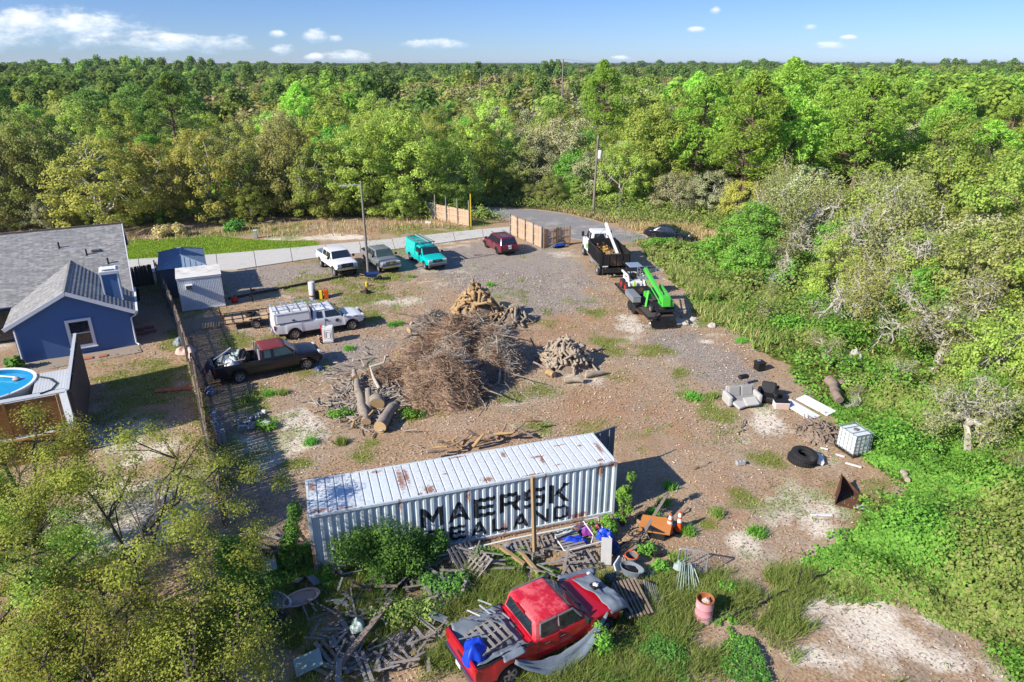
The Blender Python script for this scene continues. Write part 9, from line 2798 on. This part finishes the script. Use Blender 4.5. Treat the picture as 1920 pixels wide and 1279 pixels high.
for i in range(18):
 p0 = P(rl.uniform(465, 565), rl.uniform(1010, 1055)) + Vector((0, 0, rl.uniform(0.1, 0.4)))
 a = R(-20) + rl.gauss(0, 0.25)
 l_ = rl.uniform(0.8, 1.9)
 stick('plank', 'long dark grey board stacked at the container left end', 'plank', p0 - Vector((math.cos(a) * l_ / 2, math.sin(a) * l_ / 2, 0)), p0 + Vector((math.cos(a) * l_ / 2, math.sin(a) * l_ / 2, rl.uniform(-0.1, 0.1))), rl.uniform(0.08, 0.16), 0.03, M['wood_dark'] if i % 3 else M['wood_grey'])['group'] = 'dark boards at the container end'
stick('pole', 'thin pale pole leaning at the left end of the container', 'pole', P(530, 1035) + Vector((0, 0, 0.9)), P(562, 1092) + Vector((0, 0, 0.05)), 0.035, 0.035, M['alu'])
for i, (px, py, rz_, m, lb) in enumerate(((526, 1138, -0.35, 'white_plastic', 'pale blue white tub lying open among the bushes'), (566, 1135, 0.5, 'cloth_pale', 'tan tub lying tilted right of the white tub'))):
 t = thing('tub', lb, 'tub', P(px, py) + Vector((0, 0, 0.35)), rz_)
 t.rotation_euler = (R(50), 0, rz_)
 ring = [(0.62 * math.cos(a), 0.24 * math.sin(a)) for a in np.linspace(0, 2 * math.pi, 24, endpoint=False)]
 vs = [(x, y, 0.22) for x, y in ring] + [(x * 0.85, y * 0.75, 0.0) for x, y in ring]
 MB()._put(vs, [(k, (k + 1) % 24, 24 + (k + 1) % 24, 24 + k) for k in range(24)] + [tuple(range(24, 48))]).build('shell', M[m], t, thick=0.025)
 MB().tube([(x * 1.02, y * 1.04, 0.22) for x, y in ring + ring[:1]], 0.02, 5).build('rim', M[m], t)
ct_ = thing('crate', 'white plastic grid crate in the bushes at the container end', 'crate', P(508, 1078) + Vector((0, 0, 0.45)), 0.4)
ct_.rotation_euler = (R(35), 0, 0.4)
cg = MB()
for k in range(5):
 cg.box((-0.24 + 0.12 * k, 0, 0), (0.02, 0.4, 0.03))
 cg.box((0, -0.19 + 0.095 * k, 0), (0.5, 0.02, 0.03))
cg.build('grid', M['white_plastic'], ct_)
MB().box((0, 0, -0.14), (0.5, 0.4, 0.22)).build('box', M['white_plastic'], ct_)
rag('plastic_sheet', 'clear crumpled plastic on the lumber heap', 'plastic sheet', P(672, 1195) + Vector((0, 0, 0.45)), 0.25, 0.28, 0.3, M['green_glass'], 120)
for i, (px, py, sx, sy, m, lb) in enumerate(((580, 1255, 0.85, 0.6, 'green_glass', 'pale greenish plastic panel at the bottom edge'), (525, 1175, 0.55, 0.4, 'tarp_black', 'dark open carton among the bushes below the tubs'), (590, 1100, 0.5, 0.3, 'tarp_grey', 'grey sheet metal scrap below the container corner'), (640, 1140, 0.45, 0.3, 'tarp_grey', 'grey rolled sheet above the lumber heap'), (560, 1100, 0.35, 0.3, 'wood_grey', 'small grey panel below the container corner'))):
 o = MB().box((0, 0, 0), (sx, sy, 0.03)).build('panel', M[m])
 o.location = P(px, py) + Vector((0, 0, 0.3))
 o.rotation_euler = (R(14), R(-12), 0.4 + i)
 tag(o, lb, 'panel')
# boards and branches behind the container
for i in range(20):
 p0 = P(rl.uniform(800, 985), 0) if False else P(800 + i * 9.6, 868 - i * 2.1 + rl.uniform(-14, 3))
 a = rl.uniform(-0.4, 1.2)
 l_ = rl.uniform(0.4, 1.3)
 big_log('split board or branch piled behind the container', p0 + Vector((0, 0.3, 0.12 + rl.uniform(0, 0.7))), p0 + Vector((math.cos(a) * l_, 0.3 + math.sin(a) * l_ * 0.6, rl.uniform(0.1, 1.0))), rl.uniform(0.05, 0.11), 0.05, M['bark_gold'] if i % 2 else M['stump_brown'], name='branch', cat='branch', seed=200 + i)['group'] = 'wood behind the container'
for i, (px, py) in enumerate(((1275, 1 + 850), (1245, 905), (1090, 850))):
 a = 0.4 + i
 big_log(('dark stick lying on the bare dirt below the sofa', 'dark forked stick at the edge of the container shadow', 'thin dark stick beyond the container roof')[i], P((1383, 1247, 1300)[i], (815, 975, 880)[i]) + Vector((0, 0, .05)), P((1395, 1290, 1330)[i], (790, 955, 868)[i]) + Vector((0, 0, .08)), 0.05, 0.03, M['stump_brown'], name='branch', cat='branch', bend=0.06, seed=240 + i)
pd = thing('utility_pedestal', 'small pale green utility pedestal on the far lawn edge', 'utility box', P(480, 446), 0.2)
MB().box((0, 0, 0.4), (0.36, 0.3, 0.8)).build('body', M['green_glass'], pd, bevel=0.03)
MB().box((0, 0, 0.83), (0.42, 0.36, 0.08)).build('cap', M['white_plastic'], pd, bevel=0.02)
o = MB().box((0, 0, 0.12), (0.7, 0.3, 0.24)).build('white_slab', M['white_plastic'], bevel=0.04)
o.location = P(803, 419)
tag(o, 'small white slab on the grass left of the entrance fence', 'slab')
# ---------------------------------------------------------------- load and tarpaulins on the red pickup
def rt_pt(x, y, z):
 return Matrix.Translation(rt.location) @ Matrix.Rotation(RDZ, 4, 'Z') @ Vector((x, y, z))
cb0_ = rtp['cab']['xb0']
xr_ = -3.57 / 2 - 1.18
drape('tarpaulin', 'dark grey tarpaulin lining the red pickup bed', 'tarp', lambda u, v: tuple(rt_pt(cb0_ - 0.06 - u * 1.85, 0.93 - v * 1.84, 0.98 + 0.30 * (abs(v - 0.5) * 2) ** 3 + 0.05 * u)), M['tarp_grey'], 18, 14, 0.06, 131)
pb = pallet('grey wooden pallet lying in the red pickup bed', rt_pt(cb0_ - 1.1, -0.05, 1.22), RDZ + 0.12, M['wood_grey'], 0.0, 1.2, 1.0, 6)
pb.rotation_euler = (0.05, -0.08, RDZ + 0.12)
rag('tarp', 'bright blue tarpaulin bundle at the red pickup tailgate', 'tarp', rt_pt(xr_ + 0.35, -0.25, 1.05), 0.42, 0.5, 0.42, M['blue_tarp'], 132)
for i in range(14):
 a = rl.uniform(-0.7, 0.7)
 p0 = Vector((cb0_ - rl.uniform(0.2, 1.3), rl.uniform(-0.1, 0.85), 1.42 + rl.uniform(-0.05, 0.12)))
 l_ = rl.uniform(0.4, 1.0)
 o = MB().bar(rt_pt(*p0), rt_pt(p0.x - l_ * math.sin(a + 0.8), p0.y + l_ * math.cos(a + 0.8) * 0.5, p0.z + rl.uniform(-0.1, 0.25)), 0.05, 0.012).build('strip', M['tarp_grey'] if i % 3 else M['white_plastic'])
 tag(o, 'pale plastic strip tangled over the pallet in the red pickup', 'strip', 'strips over the red pickup pallet')
xf_ = 3.57 / 2 + 0.80
drape('tarpaulin', 'grey tarpaulin draped over the red pickup hood and nose', 'tarp', lambda u, v: tuple(rt_pt(xf_ - 0.72 + u * 1.25 - 0.35 * (v - 0.5), -1.06 + v * 1.75, 1.24 - max(0, u - 0.60) * 2.3 - 0.12 * u - 0.35 * max(0, 0.12 - v) * 6)), M['tarp_grey'], 22, 20, 0.05, 141)
drape('tarpaulin', 'blue grey tarpaulin roll across the far fender of the red pickup', 'tarp', lambda u, v: tuple(rt_pt(xf_ - 1.3 + u * 1.5, 0.98 + 0.16 * math.cos(v * 4.5), 1.05 + 0.18 * math.sin(v * 4.5) - 0.2 * u)), M['tarp_grey'], 14, 10, 0.04, 142)
drape('tarpaulin', 'long grey tarpaulin sagging along the near side of the red pickup', 'tarp', lambda u, v: tuple(rt_pt(xr_ + 1.25 + u * 3.55, -1.06 - 0.30 * math.sin(u * math.pi) * (0.4 + v) - 0.08 * v, 1.12 - 0.62 * math.sin(u * math.pi) ** 0.8 - v * (0.46 * math.sin(u * math.pi * 0.9 + 0.25)) + 0.1 * u)), M['tarp_grey'], 28, 10, 0.04, 143)
drape('tarpaulin', 'grey tarpaulin corner folded over the bed side of the red pickup', 'tarp', lambda u, v: tuple(rt_pt(xr_ + 0.9 + u * 0.75, -0.80 - 0.32 * v, 1.27 - 0.30 * max(0, v - 0.6) + 0.02)), M['tarp_grey'], 8, 8, 0.03, 144)
o = MB().box((0, 0, 0), (0.34, 0.28, 0.10)).build('black_tray', M['plastic_black'], bevel=0.02)
o.location = rt_pt(xf_ - 0.42, 0.0, 1.27)
o.rotation_euler = (0, 0.1, RDZ)
tag(o, 'small black tray on the tarpaulin over the red hood', 'tray')
rag('bag', 'small clear bag in the black tray on the red hood', 'bag', rt_pt(xf_ - 0.42, 0.0, 1.31), 0.11, 0.09, 0.07, M['white_plastic'], 145)
# ---------------------------------------------------------------- air: a thin even haze over the whole scene
hm = bpy.data.materials.new('haze')
hm.use_nodes = True
g = N(hm.node_tree)
g.n.clear()
pv = g.add('ShaderNodeVolumePrincipled', Color=(0.80, 0.88, 1.0), Density=0.00008)
pv.inputs['Anisotropy'].default_value = 0.2
o_ = g.add('ShaderNodeOutputMaterial')
g.l.new(pv.outputs[0], o_.inputs['Volume'])
hz = MB().box((0, 17000, 12.6), (64000, 50000, 27.4)).build('haze', hm)
kind(hz, 'stuff', 'thin bluish air over the woods')
